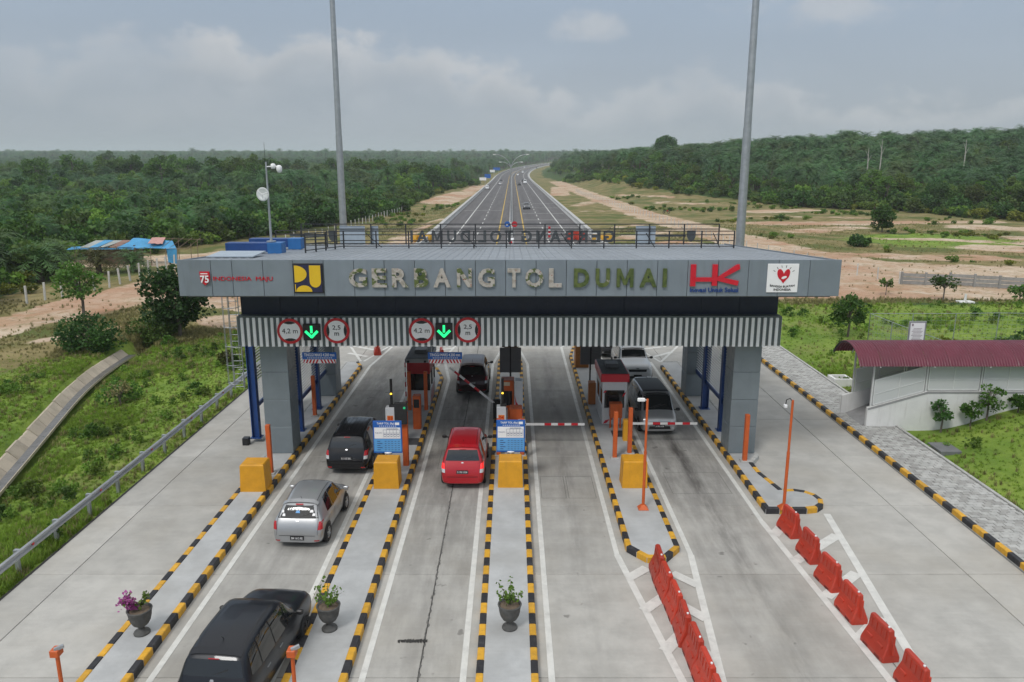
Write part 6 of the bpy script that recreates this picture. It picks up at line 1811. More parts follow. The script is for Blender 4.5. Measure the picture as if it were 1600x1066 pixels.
for x, y, w_, h_, z_, mt_, lab in ((-15.6, 420, 3.6, 1.5, 3.0, M_SIGNW, 'white roadside board left of the motorway'), (-14.6, 470, 3.6, 2.4, 3.2, M_SIGNB, 'blue road sign board left of the motorway'),
                                   (-16.0, 640, 4.0, 2.0, 4, M_SIGNW, 'far white roadside board left of the bend'), (-13.5, 690, 6, 2.4, 4.5, M_SIGNB, 'far blue road sign board left of the bend')):
    th = thing('road_board', lab, 'sign', (x, y, 0)); zz = road_z(y)
    MB().cbox(x - w_ / 2, x + w_ / 2, y, y + .08, zz + z_, zz + z_ + h_, .03).build('board', mt_, th)
    MB().cyl((x - w_ * .3, y + .15, zz - 1.5), (x - w_ * .3, y + .15, zz + z_ + h_), .08, n=6).cyl((x + w_ * .3, y + .15, zz - 1.5), (x + w_ * .3, y + .15, zz + z_ + h_), .08, n=6).build('post', M_GALV, th)

# ------------------------------------------------------------------ tarpaulin hut by the left forest
M_TARP = M('tarpaulin_blue', (.05, .28, .52), .5, var=.2, scale=.8, bump=.4, bscale=2)
M_RUST = M('roof_sheet_rusty', (.22, .13, .10), .8, var=.25, scale=.8, dirt=.5, dcol=(.4, .4, .38), dscale=.5); M_TIN = M('roof_sheet_tin', (.34, .37, .35), .6, metal=.2, var=.2, scale=.7, dirt=.4, dcol=(.2, .12, .08)); M_PINK = M('tarpaulin_pink', (.50, .27, .24), .6, var=.1)
M_WOOD = M('timber_pole', (.20, .15, .10), .85, var=.2); M_BOARD = M('board_wall_brown', (.13, .09, .06), .9, var=.25)
hz0 = T(-52, 105)
ht = thing('roadside_hut', 'ramshackle hut with rusty sheets and blue tarpaulin by the left forest', 'hut', (-52, 105, hz0))
def sheet(nm, pts, mat_, sag=.15, nu=8, nv=5, seed=0):
    r_ = random.Random(seed); P_ = [Vector(q) for q in pts]; vs = []
    for j in range(nv + 1):
        for i in range(nu + 1):
            a, b_ = i / nu, j / nv
            q = P_[0] * (1 - a) * (1 - b_) + P_[1] * a * (1 - b_) + P_[2] * a * b_ + P_[3] * (1 - a) * b_
            q.z += -sag * sin(a * pi) * sin(b_ * pi) + r_.uniform(-.05, .05) * (sag > .02)
            vs.append((q.x, q.y, q.z + hz0))
    up = [(x, y, z - .03) for x, y, z in vs]; n_ = len(vs)
    f1 = [(j * (nu + 1) + i, j * (nu + 1) + i + 1, (j + 1) * (nu + 1) + i + 1, (j + 1) * (nu + 1) + i) for j in range(nv) for i in range(nu)]
    return MB().add(vs + up, f1 + [tuple(q + n_ for q in f[::-1]) for f in f1]).build(nm, mat_, ht)
for k in range(5):
    sheet('roof_sheet', [(-58 + k * 1.25, 103.2, 2.25), (-56.8 + k * 1.25, 103.2, 2.25 + .06 * (k % 3)), (-56.0 + k * 1.25, 106, 2.95), (-57.2 + k * 1.25, 106, 2.95 + .05 * (k % 2))], (M_TIN, M_TARP, M_TIN, M_RUST, M_TARP)[k], .0, 2, 2)
sheet('roof_tarp', [(-59.5, 102.6, 2.05), (-50.5, 102.6, 2.1), (-50.8, 103.6, 2.35), (-59.2, 103.6, 2.3)], M_TARP, .1, seed=1)
sheet('roof_tarp', [(-52.0, 102.8, 2.3), (-45.0, 103.2, 2.05), (-46.5, 105.5, 2.9), (-52.0, 106, 3.3)], M_TARP, .3, seed=2)
sheet('roof_tarp', [(-49.2, 104.0, 2.75), (-47.3, 104.2, 2.65), (-47.6, 106, 3.3), (-49.4, 106, 3.35)], M_PINK, .05, seed=3)
sheet('hanging_tarp', [(-46.2, 103.0, .3), (-45.1, 103.1, .1), (-45.0, 103.2, 2.0), (-46.4, 103.2, 2.1)], M_TARP, .0, seed=4)
MB().box(-55.5, -51.0, 103.6, 103.7, hz0 - .2, hz0 + 2.1).build('wall', M_BOARD, ht); MB().box(-51.0, -50.9, 103.6, 106, hz0 - .2, hz0 + 2.5).build('wall', M_BOARD, ht); MB().box(-57.8, -55.5, 104.6, 104.7, hz0 - .2, hz0 + 2.3).build('wall', M_BOARD, ht)
for x, y, h in ((-58.6, 102.9, 2.2), (-50.5, 102.8, 2.3), (-48.5, 102.9, 2.3), (-46.5, 103, 2.2), (-45, 103.1, 2.1), (-44, 105.2, 2.6), (-46, 106, 3.1), (-43.6, 106.5, 2.9)): MB().cyl((x, y, hz0 - .3), (x + .1, y, hz0 + h), .05, n=6).build('pole', M_WOOD, ht)
for k in range(5): MB().cyl((-48.5 + k * 1.2, 103.3, hz0 + 2.1), (-47.7 + k * 1.2, 106.3, hz0 + 3.25), .03, n=5).build('rafter', M_WOOD, ht)
MB().cyl((-48.5, 103.3, hz0 + 2.15), (-43.4, 103.3, hz0 + 2.1), .035, n=5).cyl((-48, 106.2, hz0 + 3.2), (-42.8, 106.4, hz0 + 3.0), .035, n=5).build('purlin', M_WOOD, ht)
MB().box(-50.2, -48.0, 102.2, 102.8, hz0 + .6, hz0 + .66).box(-50.1, -50.0, 102.3, 102.4, hz0 - .2, hz0 + .6).box(-48.2, -48.1, 102.3, 102.4, hz0 - .2, hz0 + .6).build('bench', M_WOOD, ht)

# ================================================================== vegetation
RG = np.random.default_rng(12)
def leaf_arrays(P, size, rg, up=.3, outward=None, wid=.42):
    """one folded diamond leaf per point"""
    n = len(P)
    d = rg.normal(size=(n, 3)); d[:, 2] = d[:, 2] * .6 + up
    if outward is not None: d += outward * 1.1
    d /= np.linalg.norm(d, axis=1, keepdims=True)
    r_ = rg.normal(size=(n, 3)); w_ = np.cross(d, r_); w_ /= np.linalg.norm(w_, axis=1, keepdims=True)
    s_ = (size * rg.uniform(.65, 1.35, n))[:, None]
    v = np.stack([P, P + d * s_ * .5 + w_ * s_ * wid, P + d * s_, P + d * s_ * .5 - w_ * s_ * wid], 1).reshape(-1, 3)
    return v, np.arange(4 * n).reshape(-1, 4)
def np_mesh(name, V, F, mat, tint=None):
    me = bpy.data.meshes.new(name)
    n, f = len(V), len(F)
    me.vertices.add(n); me.vertices.foreach_set('co', V.astype(np.float32).ravel())
    me.loops.add(4 * f); me.loops.foreach_set('vertex_index', F.astype(np.int32).ravel())
    me.polygons.add(f); me.polygons.foreach_set('loop_start', np.arange(0, 4 * f, 4, dtype=np.int32)); me.polygons.foreach_set('loop_total', np.full(f, 4, dtype=np.int32))
    if tint is not None:
        a = me.attributes.new('tint', 'FLOAT', 'POINT'); a.data.foreach_set('value', tint.astype(np.float32))
    me.materials.append(mat); me.update(calc_edges=True); me.validate()
    return me
M_LF = leafmat('leaf_broad', (.036, .102, .016), (.115, .225, .032))
M_LD = leafmat('leaf_dark', (.020, .065, .014), (.062, .145, .026))
M_LL = leafmat('leaf_light', (.075, .165, .02), (.19, .31, .045))
M_LY = leafmat('leaf_yellowgreen', (.10, .13, .015), (.22, .24, .03))
M_LP = leafmat('frond_palm', (.026, .095, .028), (.085, .19, .052), .2, rough=.45)
M_LPY = leafmat('frond_palm_dry', (.06, .08, .02), (.16, .15, .05), .2)
M_GR = leafmat('grass_lush', (.15, .27, .028), (.31, .43, .06), .5, 2.0)
M_GD = leafmat('grass_dry', (.17, .17, .06), (.36, .31, .14), .3, 2.0)
M_FLOW = leafmat('flower_pink', (.30, .03, .22), (.52, .12, .42), .3, 3.0)
M_BARK = M('bark_grey', (.13, .11, .09), .9, var=.25, bump=.4, bscale=12); M_BARKP = M('bark_palm', (.09, .07, .05), .95, var=.3, bump=.6, bscale=8)

def crown_points(rg, n, cz, rx, rz, clumps, tight=.34, low=-.55):
    C = []
    while len(C) < clumps:
        q = rg.normal(size=3); q /= np.linalg.norm(q)
        if q[2] < low: continue
        q *= rg.uniform(.45, 1.0) ** .6
        C.append(q)
    C = np.array(C) * np.array([rx, rx, rz]) * .82
    C[:, 2] += cz
    k = rg.integers(0, clumps, n)
    rad = (rx + rz) / 2 * tight * rg.uniform(.7, 1.3, clumps)[k]
    q = rg.normal(size=(n, 3)); q /= np.linalg.norm(q, axis=1, keepdims=True); q[:, 2] = q[:, 2] * .75 + .1
    P = C[k] + q * (rad * rg.uniform(.35, 1, n) ** .5)[:, None]
    return P, q, k, C
def broad_mesh(name, mat, h, rx, rz, n, size, clumps, seed, tight=.34, trunk=True, low=-.55):
    """crown mesh and trunk builder of a broadleaf tree standing at the origin"""
    rg = np.random.default_rng(seed)
    cz = h - rz
    P, q, k, C = crown_points(rg, n, cz, rx, rz, clumps, tight, low)
    V, F = leaf_arrays(P, size, rg, .15, q)
    ct = rg.uniform(0, 1, clumps)
    tint = np.repeat(np.clip(.5 * ct[k] + .5 * rg.uniform(0, 1, n), 0, 1), 4)
    crown = np_mesh(name + '_crown', V, F, mat, tint)
    mb = MB()
    r0 = max(.03, h * .022)
    mb.tube([(0, 0, -.4), (0.02 * h, 0, cz * .5), (0, .02 * h, cz), (0, 0, cz + rz * .4)], [r0 * 1.25, r0, r0 * .75, r0 * .3], 7)
    for c_ in C[:: max(1, clumps // 9)]:
        mb.tube([(0, 0, max(.2, cz - rz * .55)), (c_[0] * .45, c_[1] * .45, (cz + c_[2]) * .5), tuple(c_)], [r0 * .55, r0 * .35, r0 * .12], 5)
    return crown, mb.mesh(name + '_trunk', M_BARK)
def joined_proto(name, meshes):
    """one unlinked mesh object used only as the grain of a scattered wood"""
    bm = bmesh.new(); mats = []
    V, F, mi, ti = [], [], [], []
    o_ = 0
    for me in meshes:
        off = len(mats)
        for m_ in me.materials: mats.append(m_)
        n = len(me.vertices); co = np.empty(n * 3, np.float32); me.vertices.foreach_get('co', co); V.append(co.reshape(-1, 3))
        if 'tint' in me.attributes: tt = np.empty(n, np.float32); me.attributes['tint'].data.foreach_get('value', tt)
        else: tt = np.zeros(n, np.float32)
        ti.append(tt)
        for p_ in me.polygons: F.append(tuple(i + o_ for i in p_.vertices)); mi.append(off + p_.material_index)
        o_ += n
    bm.free()
    me = bpy.data.meshes.new(name); me.from_pydata(np.concatenate(V).tolist(), [], F)
    for m_ in mats: me.materials.append(m_)
    me.polygons.foreach_set('material_index', mi)
    a = me.attributes.new('tint', 'FLOAT', 'POINT'); a.data.foreach_set('value', np.concatenate(ti))
    me.update()
    return bpy.data.objects.new(name, me)
def palm_meshes(name, h, R, nf, seed, nl=13, mat=None):
    """oil palm: stout trunk, arching fronds with drooping leaflets"""
    rg = np.random.default_rng(seed); V, tint = [], []
    for f in range(nf):
        az_ = f * 2.39996 + rg.uniform(-.2, .2); e0 = radians(82 - 95 * (f / nf) + rg.uniform(-8, 8)); L = R * rg.uniform(.85, 1.1); tt = rg.uniform(0, 1)
        p_ = np.array([0, 0, h]); e = e0; out = np.array([cos(az_), sin(az_), 0]); side = np.array([-sin(az_), cos(az_), 0])
        st_ = L / nl
        for k in range(nl):
            dirv = out * cos(e) + np.array([0, 0, 1]) * sin(e)
            q = p_ + dirv * st_
            V += [p_ - side * .05, p_ + side * .05, q + side * .03, q - side * .03]; tint += [tt * .5] * 4
            t_ = (k + .5) / nl
            ll = R * .30 * sin(pi * min(1, .18 + .80 * t_)) * rg.uniform(.85, 1.15)
            upv = np.cross(side, dirv) * -1
            for s_ in (-1, 1):
                lv = side * s_ * .85 + dirv * .55 + np.array([0, 0, rg.uniform(-.55, .15)])
                lv = lv / np.linalg.norm(lv) * ll
                b_ = dirv * st_ * .42
                V += [p_ - b_ * .1, p_ + lv * .55 - b_ * .35, p_ + lv, p_ + b_ * .9 + lv * .3]; tint += [min(1, tt * .6 + rg.uniform(0, .4))] * 4
            p_ = q; e -= (radians(118) if e0 > 0 else radians(70)) / nl * (0.6 + .8 * t_)
    V = np.array(V); F = np.arange(len(V)).reshape(-1, 4)
    cr = np_mesh(name + '_fronds', V, F, mat or M_LP, np.array(tint))
    tr = MB().tube([(0, 0, -.4), (0, 0, h * .5), (0, 0, h + .1)], [.42, .34, .40], 8).mesh(name + '_trunk', M_BARKP)
    return cr, tr
def grass_proto(name, mat, nb, h, spread, seed):
    rg = np.random.default_rng(seed); V = []
    for b_ in range(nb):
        a = rg.uniform(0, 2 * pi); r_ = rg.uniform(0, spread) ; p_ = np.array([r_ * cos(a), r_ * sin(a), -.03]); hh = h * rg.uniform(.5, 1.2); ln = rg.uniform(.1, .7) * hh
        a2 = rg.uniform(0, 2 * pi); o_ = np.array([cos(a2), sin(a2), 0]); w_ = np.array([-sin(a2), cos(a2), 0]) * h * .05
        m_ = p_ + np.array([0, 0, hh * .6]) + o_ * ln * .3; t_ = p_ + np.array([0, 0, hh]) + o_ * ln
        V += [p_ - w_, p_ + w_, m_ + w_ * .8, m_ - w_ * .8, m_ - w_ * .8, m_ + w_ * .8, t_ + w_ * .1, t_ - w_ * .1]
    V = np.array(V); me = np_mesh(name, V, np.arange(len(V)).reshape(-1, 4), mat, np.repeat(rg.uniform(0, 1, nb), 8))
    return bpy.data.objects.new(name, me)

# ------------------------------------------------------------------ woods (one mass each)
PR = {}
for i, (m_, h, rx, rz, n, sz, cl, ti_) in enumerate(((M_LF, 10, 4.2, 3.6, 1500, .62, 26, .30), (M_LD, 12, 4.6, 4.4, 1700, .62, 30, .30), (M_LL, 7.5, 3.6, 2.8, 1200, .58, 22, .32), (M_LF, 14, 4.4, 4.2, 1500, .66, 22, .30), (M_LD, 8, 3.8, 3.2, 1300, .6, 20, .33))):
    PR['b%d' % i] = joined_proto('broadleaf_grain', broad_mesh('bt%d' % i, m_, h, rx, rz, n, sz, cl, 40 + i, ti_))
for i, (h, R, nf) in enumerate(((5.5, 4.2, 30), (6.5, 4.5, 34), (4.2, 3.9, 28))):
    PR['p%d' % i] = joined_proto('oil_palm_grain', palm_meshes('pm%d' % i, h, R, nf, 60 + i, 15))
for i, (m_, h, rx, rz, n, sz, cl) in enumerate(((M_LF, 2.6, 1.7, 1.3, 520, .42, 12), (M_LL, 2.0, 1.6, 1.0, 460, .38, 10), (M_LD, 3.4, 1.9, 1.7, 620, .45, 14), (M_LY, 1.7, 1.3, .9, 380, .34, 9))):
    PR['s%d' % i] = joined_proto('shrub_grain', broad_mesh('sb%d' % i, m_, h, rx, rz, n, sz, cl, 80 + i, .40, low=-.8))
rw = random.Random(21)
WP = {k: [] for k in PR}
WPR = {k: [] for k in PR}
y = 62.0
while y < 3000:
    s_ = 4.0 if y < 220 else 5.8 if y < 480 else 8.5 if y < 900 else 12 if y < 1500 else 19
    xm = .74 * y + 40
    x = -xm
    while x < xm:
        px_, py_ = x + rw.uniform(-.45, .45) * s_, y + rw.uniform(-.45, .45) * s_
        x += s_
        side = 0
        if py_ < 2250 and abs(px_ - road_x(py_)) < 24: continue
        if px_ < forest_edge_l(py_) - 1.5: side = -1
        elif px_ > forest_edge_r(py_) + 2: side = 1
        if not side: continue
        if side == -1 and py_ < 110 and px_ > -66 - .2 * (110 - py_) and py_ > 96: continue
        nv_ = mnoise.noise((px_ * .018, py_ * .018, 3.1)); sc_ = rw.uniform(.75, 1.2)
        if side == 1:
            dep = px_ - forest_edge_r(py_)
            palm = dep > 22 + 18 * nv_ and hill(px_, py_) > 1.0
            if not palm and dep < 9 + 6 * nv_: continue
            if rw.random() < .06: palm = not palm
            if not palm: sc_ *= .62
            else: sc_ *= 1.12
        else:
            palm = (nv_ > -.02 and py_ > 150) or rw.random() < .30 or py_ > 700
            if rw.random() < .03: sc_ *= 1.3
            sc_ *= .82 if py_ < 230 else 1.0
        if 70 < abs(px_) < 90 and side == -1 and 330 < py_ < 380: continue
        k = 'p%d' % rw.randrange(3) if palm else 'b%d' % rw.choice([0, 0, 1, 2, 2, 3, 4])
        if side == -1 and py_ < 190 and not palm: k = 'b%d' % rw.choice([0, 2, 2, 4])
        if side == -1 and py_ < 300:
            q_ = rw.random()
            if q_ < .45: k = 's%d' % rw.choice([0, 1, 1, 2, 3]); sc_ = rw.uniform(1.0, 1.9)
            elif q_ < .68: k = 'p%d' % rw.randrange(3); sc_ = rw.uniform(.55, .8)
            else: k = 'b%d' % rw.choice([0, 2, 2, 4]); sc_ = rw.uniform(.4, .68)
        if s_ > 11: sc_ *= 1.25
        if s_ > 18: sc_ *= 1.5
        (WP if side < 0 else WPR)[k].append((px_, py_, T(px_, py_) - .2, rw.uniform(0, 6.28), sc_, rw.uniform(-.06, .06), rw.uniform(-.06, .06)))
    y += s_
# brush along the edges of both woods
y = 60.0
while y < 520:
    for side in (-1, 1):
        e_ = forest_edge_l(y) if side < 0 else forest_edge_r(y)
        dpt = (34 if side < 0 else 22) if y < 240 else 12
        x = -3.0
        st_ = 2.6 if y < 240 else 4
        while x < dpt:
            px_ = e_ + side * (x + rw.uniform(-1.2, 1.2)); py_ = y + rw.uniform(-1.2, 1.2)
            x += st_
            if abs(px_) > .74 * y + 30 or cap_w(px_, py_) > .45: continue
            if side < 0 and -61 < px_ < -43 and 99 < py_ < 112: continue
            if x < 2 and rw.random() < .5: continue
            k = 's%d' % rw.choice([0, 0, 1, 1, 2, 2, 3])
            (WP if side < 0 else WPR)[k].append((px_, py_, T(px_, py_) - .15, rw.uniform(0, 6.28), rw.uniform(.6, 1.5), 0, 0))
    y += 2.6 if y < 240 else 4
# loose scrub over the rough field on the right and the verge on the left
for _ in range(2600):
    x, y = (rw.uniform(34, 130), rw.uniform(88, 300)) if rw.random() < .8 else (rw.uniform(-32, -16), rw.uniform(120, 330))
    if x > forest_edge_r(y) or cap_w(x, y) > .4 or (x < 0 and x < forest_edge_l(y)): continue
    if mnoise.noise((x * .05, y * .05, 8)) < .12 + (.1 if y < 150 else 0): continue
    (WPR if x > 0 else WP)['s%d' % rw.choice([0, 1, 1, 3, 3])].append((x, y, T(x, y) - .1, rw.uniform(0, 6.28), rw.uniform(.15, .5), 0, 0))
names = {'b0': 'mid green broadleaf trees', 'b1': 'dark broadleaf trees', 'b2': 'pale green low trees', 'b3': 'tall broadleaf trees', 'b4': 'dark bushy trees', 'p0': 'oil palms', 'p1': 'tall oil palms', 'p2': 'low oil palms',
         's0': 'mid green brush', 's1': 'pale green brush', 's2': 'dark green brush', 's3': 'yellowish brush'}
for k in PR:
    if WP[k]: scatter('forest' if k[0] != 's' else 'brush', PR[k], WP[k], 'far mass of %s covering the left side' % names[k])
    if WPR[k]: scatter('forest' if k[0] != 's' else 'brush', PR[k], WPR[k], 'far mass of %s covering the right hill' % names[k])

# ------------------------------------------------------------------ grass
gp = [grass_proto('grass_grain', M_GR, 20, .22, .18, 1), grass_proto('grass_grain', M_GR, 18, .36, .2, 2), grass_proto('grass_grain', M_GD, 14, .45, .22, 3)]
GPT = [[], [], []]
def grow(x0, x1, y0, y1, per, only=None):
    n = int((x1 - x0) * (y1 - y0) * per)
    for _ in range(n):
        x, y = rw.uniform(x0, x1), rw.uniform(y0, y1)
        if -14.55 < x < 17.95 or (16 < x and 33.2 < y < 36.2): continue
        if x < 0 and y < 56 and -.85 < x - ditch_x(y) < .5: continue
        d_, l_, r_ = zones(x, y)
        if d_ > .35 and rw.random() > .05 + .5 * max(0, mnoise.noise((x * .5, y * .5, 11))): continue
        f = mnoise.noise((x * .22, y * .22, 7)); f2 = mnoise.noise((x * .09, y * .09, 2))
        if rw.random() > .62 + .6 * f: continue
        lush = l_ > .35 + .25 * f2
        if not lush and r_ < .2 and l_ < .2: continue
        k = (1 if f > .22 else 0) if lush else 2
        if lush and rw.random() < .10: k = 2
        sc_ = rw.uniform(.4, .85) * (.8 + .5 * max(-.5, f2))
        GPT[k].append((x, y, T(x, y), rw.uniform(0, 6.28), sc_, 0, 0))
grow(-32, -14.6, 10, 62, 62); grow(-50, -32, 22, 75, 9); grow(17.9, 34, 12, 33.5, 46); grow(17.9, 34, 33.5, 46, 26); grow(17.9, 62, 40, 70, 12); grow(-36, -15, 62, 100, 6); grow(16, 36, 85, 150, 3); grow(22, 62, 68, 92, 3.5); grow(40, 90, 95, 165, 1.6); grow(-30, -15, 120, 220, 2.5)
for k, lab in ((0, 'short bright green grass on the banks'), (1, 'longer green grass in thick patches on the banks'), (2, 'dry straw coloured grass on the banks')):
    scatter('grass', gp[k], GPT[k], lab)
# leafy weeds among the grass
wd_ = joined_proto('weed_grain', (broad_mesh('weed', M_LL, .42, .34, .26, 110, .11, 7, 91, .45, low=-.9)[0],)); wd2 = joined_proto('weed_grain', (broad_mesh('weed2', M_LF, .6, .45, .34, 150, .13, 8, 92, .45, low=-.9)[0],))
for pr_, n_, sd in ((wd_, 420, 1), (wd2, 50, 2)):
    pts = []
    r9 = random.Random(sd)
    while len(pts) < n_:
        if r9.random() < .6: x, y = r9.uniform(-30, -14.8), r9.uniform(12, 58)
        else: x, y = r9.uniform(18, 45), r9.uniform(16, 66)
        if (16 < x and 33.2 < y < 36.2) or (x < 0 and -2.2 < x - ditch_x(y) < 1): continue
        if mnoise.noise((x * .3, y * .3, 5)) < .05: continue
        pts.append((x, y, T(x, y), r9.uniform(0, 6), r9.uniform(.5, 1.3), 0, 0))
    scatter('weeds', pr_, pts, 'scattered %s leafy weeds growing among the bank grass' % ('small pale' if sd == 1 else 'larger dark'))

# ------------------------------------------------------------------ single trees, palms and shrubs
def tree(name, lab, x, y, mat, h, rx, rz, n, size, clumps, seed, tight=.34, cat='tree', group=None, low=-.55, z=None):
    c_, t_ = broad_mesh(name, mat, h, rx, rz, n, size, clumps, seed, tight, low=low)
    z = T(x, y) if z is None else z
    th = thing(name, lab, cat, (x, y, z), random.uniform(0, 6), group)
    for nm, me in (('crown', c_), ('trunk' if cat == 'tree' else 'stem', t_)):
        o = bpy.data.objects.new(nm, me); COL.objects.link(o); o.parent = th
    return th
tree('broadleaf_tree', 'slender young tree with open crown by the left dirt track', -36.9, 64.9, M_LF, 5.2, 1.9, 2.3, 1500, .24, 26, 101, .30)
tree('broadleaf_tree', 'dense dark round tree beside the left end of the gate', -25.7, 58.0, M_LD, 6.2, 2.3, 3.0, 5200, .26, 40, 102, .36, low=-.95)
tree('shrub', 'broad dark bush at the far end of the ditch', -29.6, 52.6, M_LD, 2.4, 2.2, 1.3, 3000, .20, 22, 103, .42, 'shrub', low=-.9)
tree('shrub', 'dark green bush between the broad bush and the dense tree', -27.6, 58.5, M_LF, 2.3, 2.4, 1.2, 2600, .20, 22, 104, .42, 'shrub', low=-.9)
tree('shrub', 'thin brown twiggy bush on the left grass bank', -21.6, 40.5, M_GD, 1.5, .7, .7, 260, .12, 14, 105, .30, 'shrub')
tree('shrub', 'small brown bush in the grass by the caged ladder', -18.2, 47.5, M_LPY, .9, .7, .5, 420, .14, 9, 106, .42, 'shrub', low=-.9)
tree('shrub', 'low green bush on the left grass bank above the ditch', -22.2, 41.5, M_LF, 1.1, 1.2, .6, 800, .16, 12, 107, .42, 'shrub', low=-.9)
tree('shrub', 'dark low bush at the left picture edge below the guard rail', -17.6, 22.6, M_LD, .9, .9, .5, 700, .14, 10, 108, .42, 'shrub', low=-.9)
tree('broadleaf_tree', 'lone dark round tree on the green patch in the right field', 66.5, 139, M_LD, 4.6, 2.3, 2.1, 2600, .36, 26, 109, .36, low=-.9)
tree('broadleaf_tree', 'small leafy tree left of the wire mesh fence', 24.0, 53.6, M_LF, 3.3, 1.3, 1.45, 1300, .20, 34, 110, .24, low=-.9)
tree('broadleaf_tree', 'small two-stemmed tree on the bare ground before the panel wall', 38.8, 68.2, M_LF, 2.6, 1.1, 1.0, 520, .20, 14, 111, .24, low=-.8)
tree('shrub', 'thin sapling left of the two-stemmed tree', 35.2, 71.5, M_LF, 1.7, .7, .6, 260, .2, 8, 112, .34, 'shrub')
tree('shrub', 'low bush right of the stub post in the right grass', 44.6, 66.5, M_LF, 1.6, 1.0, .7, 500, .2, 10, 113, .4, 'shrub', low=-.9)
tree('broadleaf_tree', 'large round dark tree standing above the right skyline', 97, 500, M_LD, 17, 7.5, 5.5, 4200, 1.0, 34, 114, .36)
tree('shrub', 'dark bush at the far right field below the tall mast', 52, 115, M_LD, 1.6, 1.6, .8, 1200, .34, 16, 115, .4, 'shrub', low=-.9)
for i, (x, y, h, mt_, lab) in enumerate(((19.6, 33.3, 1.7, M_LD, 'dark leaved sapling against the low end of the white wall'), (20.9, 33.3, 1.3, M_LF, 'bushy green sapling second along the white wall'), (21.7, 33.4, 1.9, M_LF, 'tall thin sapling third along the white wall'),
                                    (23.0, 33.3, .9, M_LF, 'low wide shrub in the middle of the white wall'), (25.2, 33.2, 1.5, M_LF, 'thin sapling by the grey pole before the white wall'), (27.0, 33.0, 2.0, M_LL, 'large open shrub at the right end of the white wall'))):
    tree('sapling', lab, x, y, mt_, h, .5 if h < 1.8 else .8, h * .4, 480, .12, 15, 120 + i, .20, 'shrub', 'saplings along the white wall', low=-.9)
for i, (x, y, h, mt_, lab) in enumerate(((25.9, 44.5, 1.8, M_LY, 'yellow green shrub nearest the notice board'), (28.0, 45.5, 1.5, M_LY, 'second yellow green shrub in the fenced plot'), (30.2, 44.0, 2.3, M_LD, 'big dark blue green shrub in the fenced plot'), (32.6, 44.6, 2.6, M_LD, 'tall dark shrub in the fenced plot at right'),
                                    (34.2, 43.6, 1.7, M_LL, 'light green shrub in the fenced plot at right'), (36.2, 45.0, 2.2, M_LF, 'green shrub at the right edge of the fenced plot'), (27.2, 43.2, 1.2, M_LPY, 'brownish twiggy shrub in the fenced plot'))):
    tree('shrub', lab, x, y, mt_, h, h * .72, h * .5, 1300, .19, 16, 140 + i, .42, 'shrub', 'shrubs in the fenced plot', low=-.9)
pal = [(-57.5, 83, 2.6, 4.4, 'oil palm nearest the left picture edge behind the fence posts'), (-53.5, 86.5, 2.2, 4.2, 'oil palm second from the left edge behind the fence posts'), (-50.0, 92.5, 1.6, 3.8, 'yellowish low oil palm in front of the hut'),
       (-55.5, 93.5, 2.0, 4.0, 'dark oil palm left of the hut front'), (-62, 92, 3.2, 4.6, 'tall oil palm at the far left edge beside the hut'), (-47.3, 95.5, 1.2, 3.2, 'small oil palm right before the hut bench')]
for i, (x, y, h, R_, lab) in enumerate(pal):
    c_, t_ = palm_meshes('oil_palm', h, R_, 30, 160 + i, 16, M_LPY if 'yellowish' in lab else M_LP)
    th = thing('oil_palm', lab, 'palm tree', (x, y, T(x, y)), 0, 'oil palms by the left fence')
    for nm, me in (('fronds', c_), ('trunk', t_)):
        o = bpy.data.objects.new(nm, me); COL.objects.link(o); o.parent = th
for i, (x, y, h, lab) in enumerate(((118, 262, 15, 'first bare dead trunk at the right forest front'), (125, 268, 17, 'taller bare dead trunk at the right forest front'), (150, 262, 16, 'bare dead trunk farther right on the hill'))):
    z = T(x, y); th = thing('dead_tree', lab, 'tree', (x, y, z), 0, 'bare dead trunks')
    MB().tube([(x, y, z - .4), (x + .3, y, z + h * .6), (x + .1, y, z + h)], [.26, .18, .07], 6).build('trunk', M('bark_bleached', (.42, .40, .36), .9, var=.2), th)
    MB().tube([(x + .25, y, z + h * .7), (x + 1.3, y, z + h * .85)], [.09, .04], 5).tube([(x + .25, y, z + h * .8), (x - .9, y, z + h * .95)], [.08, .03], 5).build('branch', MATS['bark_bleached'], th)

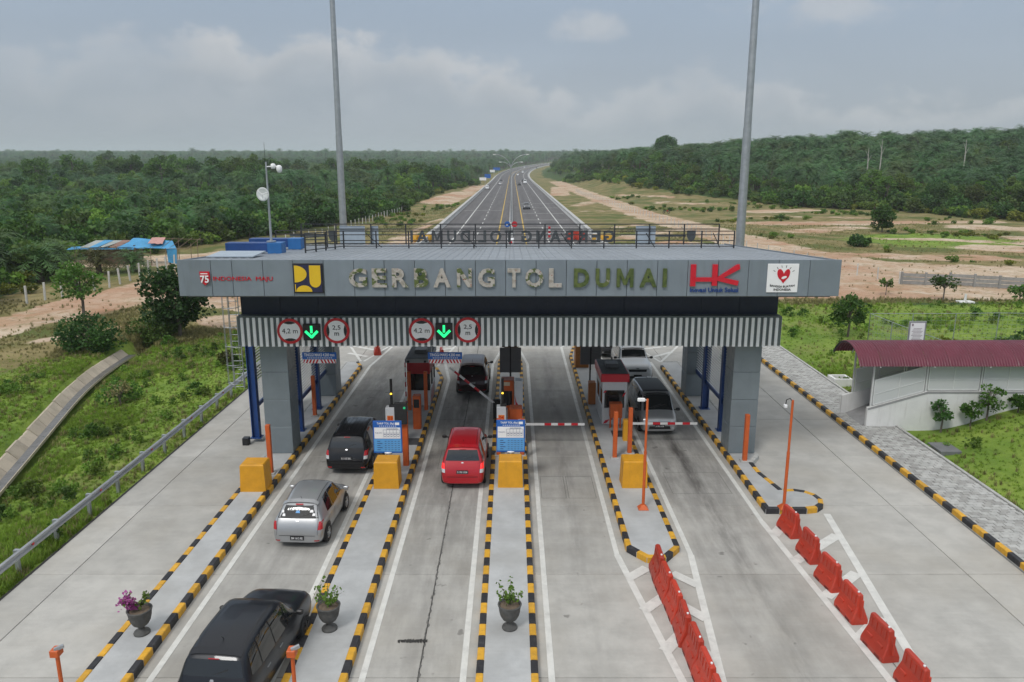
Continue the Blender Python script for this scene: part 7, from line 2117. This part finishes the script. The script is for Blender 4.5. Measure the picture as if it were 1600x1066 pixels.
# ------------------------------------------------------------------ urns
M_URN = M('urn_cement', (.085, .085, .082), .85, var=.3, scale=6, bump=.4, bscale=30, dirt=.4, dcol=(.17, .15, .12), dscale=5); M_SOIL = M('potting_soil', (.16, .12, .085), .95, var=.25, scale=12, bump=.6)
def urn(x, y, lab, kind, seed):
    th = thing('potted_plant', lab, 'potted plant', (x, y, .18), 0, 'urn planters on the islands')
    z = .181
    MB().lathe([(.0, 0), (.20, 0), (.205, .03), (.19, .06), (.10, .085), (.075, .13), (.075, .19), (.11, .215), (.19, .28), (.245, .38), (.275, .50), (.29, .62), (.305, .66), (.315, .69), (.30, .705), (.275, .70), (.262, .63), (.0, .63)], 28, (x, y, z)).build('urn', M_URN, th)
    MB().lathe([(0, .02), (.14, .012), (.262, 0), (.262, -.02), (0, -.02)], 20, (x, y, z + .645)).build('soil', M_SOIL, th)
    r_ = np.random.default_rng(seed); mb = MB(); pts = []; tips = []
    ns_ = 9 if kind else 7
    for k in range(ns_):
        a = 2 * pi * k / ns_ + r_.uniform(-.3, .3); ln = r_.uniform(.4, .62); lean = r_.uniform(.35, .8)
        if kind: a = r_.uniform(2.2, 4.0) if k < 6 else r_.uniform(-.6, .8); lean = r_.uniform(.5, .85) if k < 6 else .35
        P0 = Vector((x, y, z + .64)); P1 = P0 + Vector((cos(a) * lean * ln * .5, sin(a) * lean * ln * .5, ln * .62)); P2 = P0 + Vector((cos(a) * lean * ln * 1.15, sin(a) * lean * ln * 1.15, ln * (.95 if not kind else .70)))
        mb.tube([P0, P1, P2], [.012, .008, .004], 5)
        for q in range(26 if kind else 24):
            t_ = r_.uniform(.25, 1.05); b_ = P0 * (1 - t_) ** 2 + P1 * 2 * t_ * (1 - t_) + P2 * t_ ** 2
            pts.append((np.array(b_) + r_.normal(size=3) * .035, k))
    mb.build('stem', M_BARK, th)
    P_ = np.array([q[0] for q in pts]); ks = np.array([q[1] for q in pts])
    for nm, sel, mt_ in (('flowers', ks < 6, M_FLOW), ('leaves', ks >= 6, M_LL)) if kind else (('leaves', ks >= 0, M_LL),):
        Q = P_[sel]
        if kind and nm == 'flowers':
            V, F = leaf_arrays(np.repeat(Q, 2, 0) + r_.normal(size=(len(Q) * 2, 3)) * .03, .075, r_, .2)
        else: V, F = leaf_arrays(Q, .085, r_, .1)
        V = V - np.array([x, y, .18]); me = np_mesh(nm, V, F, mt_, np.repeat(r_.uniform(0, 1, len(F)), 4)); o = bpy.data.objects.new(nm, me); COL.objects.link(o); o.parent = th
    if kind:
        V, F = leaf_arrays(P_[ks < 6][::3], .08, r_, .0); V = V - np.array([x, y, .18]); o = bpy.data.objects.new('leaves', np_mesh('leaves', V, F, M_LL, np.repeat(r_.uniform(0, 1, len(F)), 4))); COL.objects.link(o); o.parent = th
urn(-9.55, 17.62, 'cement urn with pink bougainvillea on the left island', 1, 1)
urn(-4.75, 17.8, 'cement urn with bushy green plant beside the black car', 0, 2)
urn(-.06, 17.85, 'cement urn with sparse leafy branches on the middle island', 0, 3)

# ------------------------------------------------------------------ humid air
hm = bpy.data.materials.new('humid_air'); hm.use_nodes = True
t = NT(hm.node_tree); pv = t.n('ShaderNodeVolumePrincipled'); out = t.n('ShaderNodeOutputMaterial'); t.t.links.new(pv.outputs[0], out.inputs['Volume'])
pv.inputs['Color'].default_value = (.88, .95, 1.0, 1); pv.inputs['Density'].default_value = .00018; pv.inputs['Anisotropy'].default_value = .0
HAZE = MB().box(-4300, 4300, -60, 6600, -14, 130)
o = HAZE.build('haze', hm); tag(o, 'thin humid haze in the air over the plain', kind='stuff')
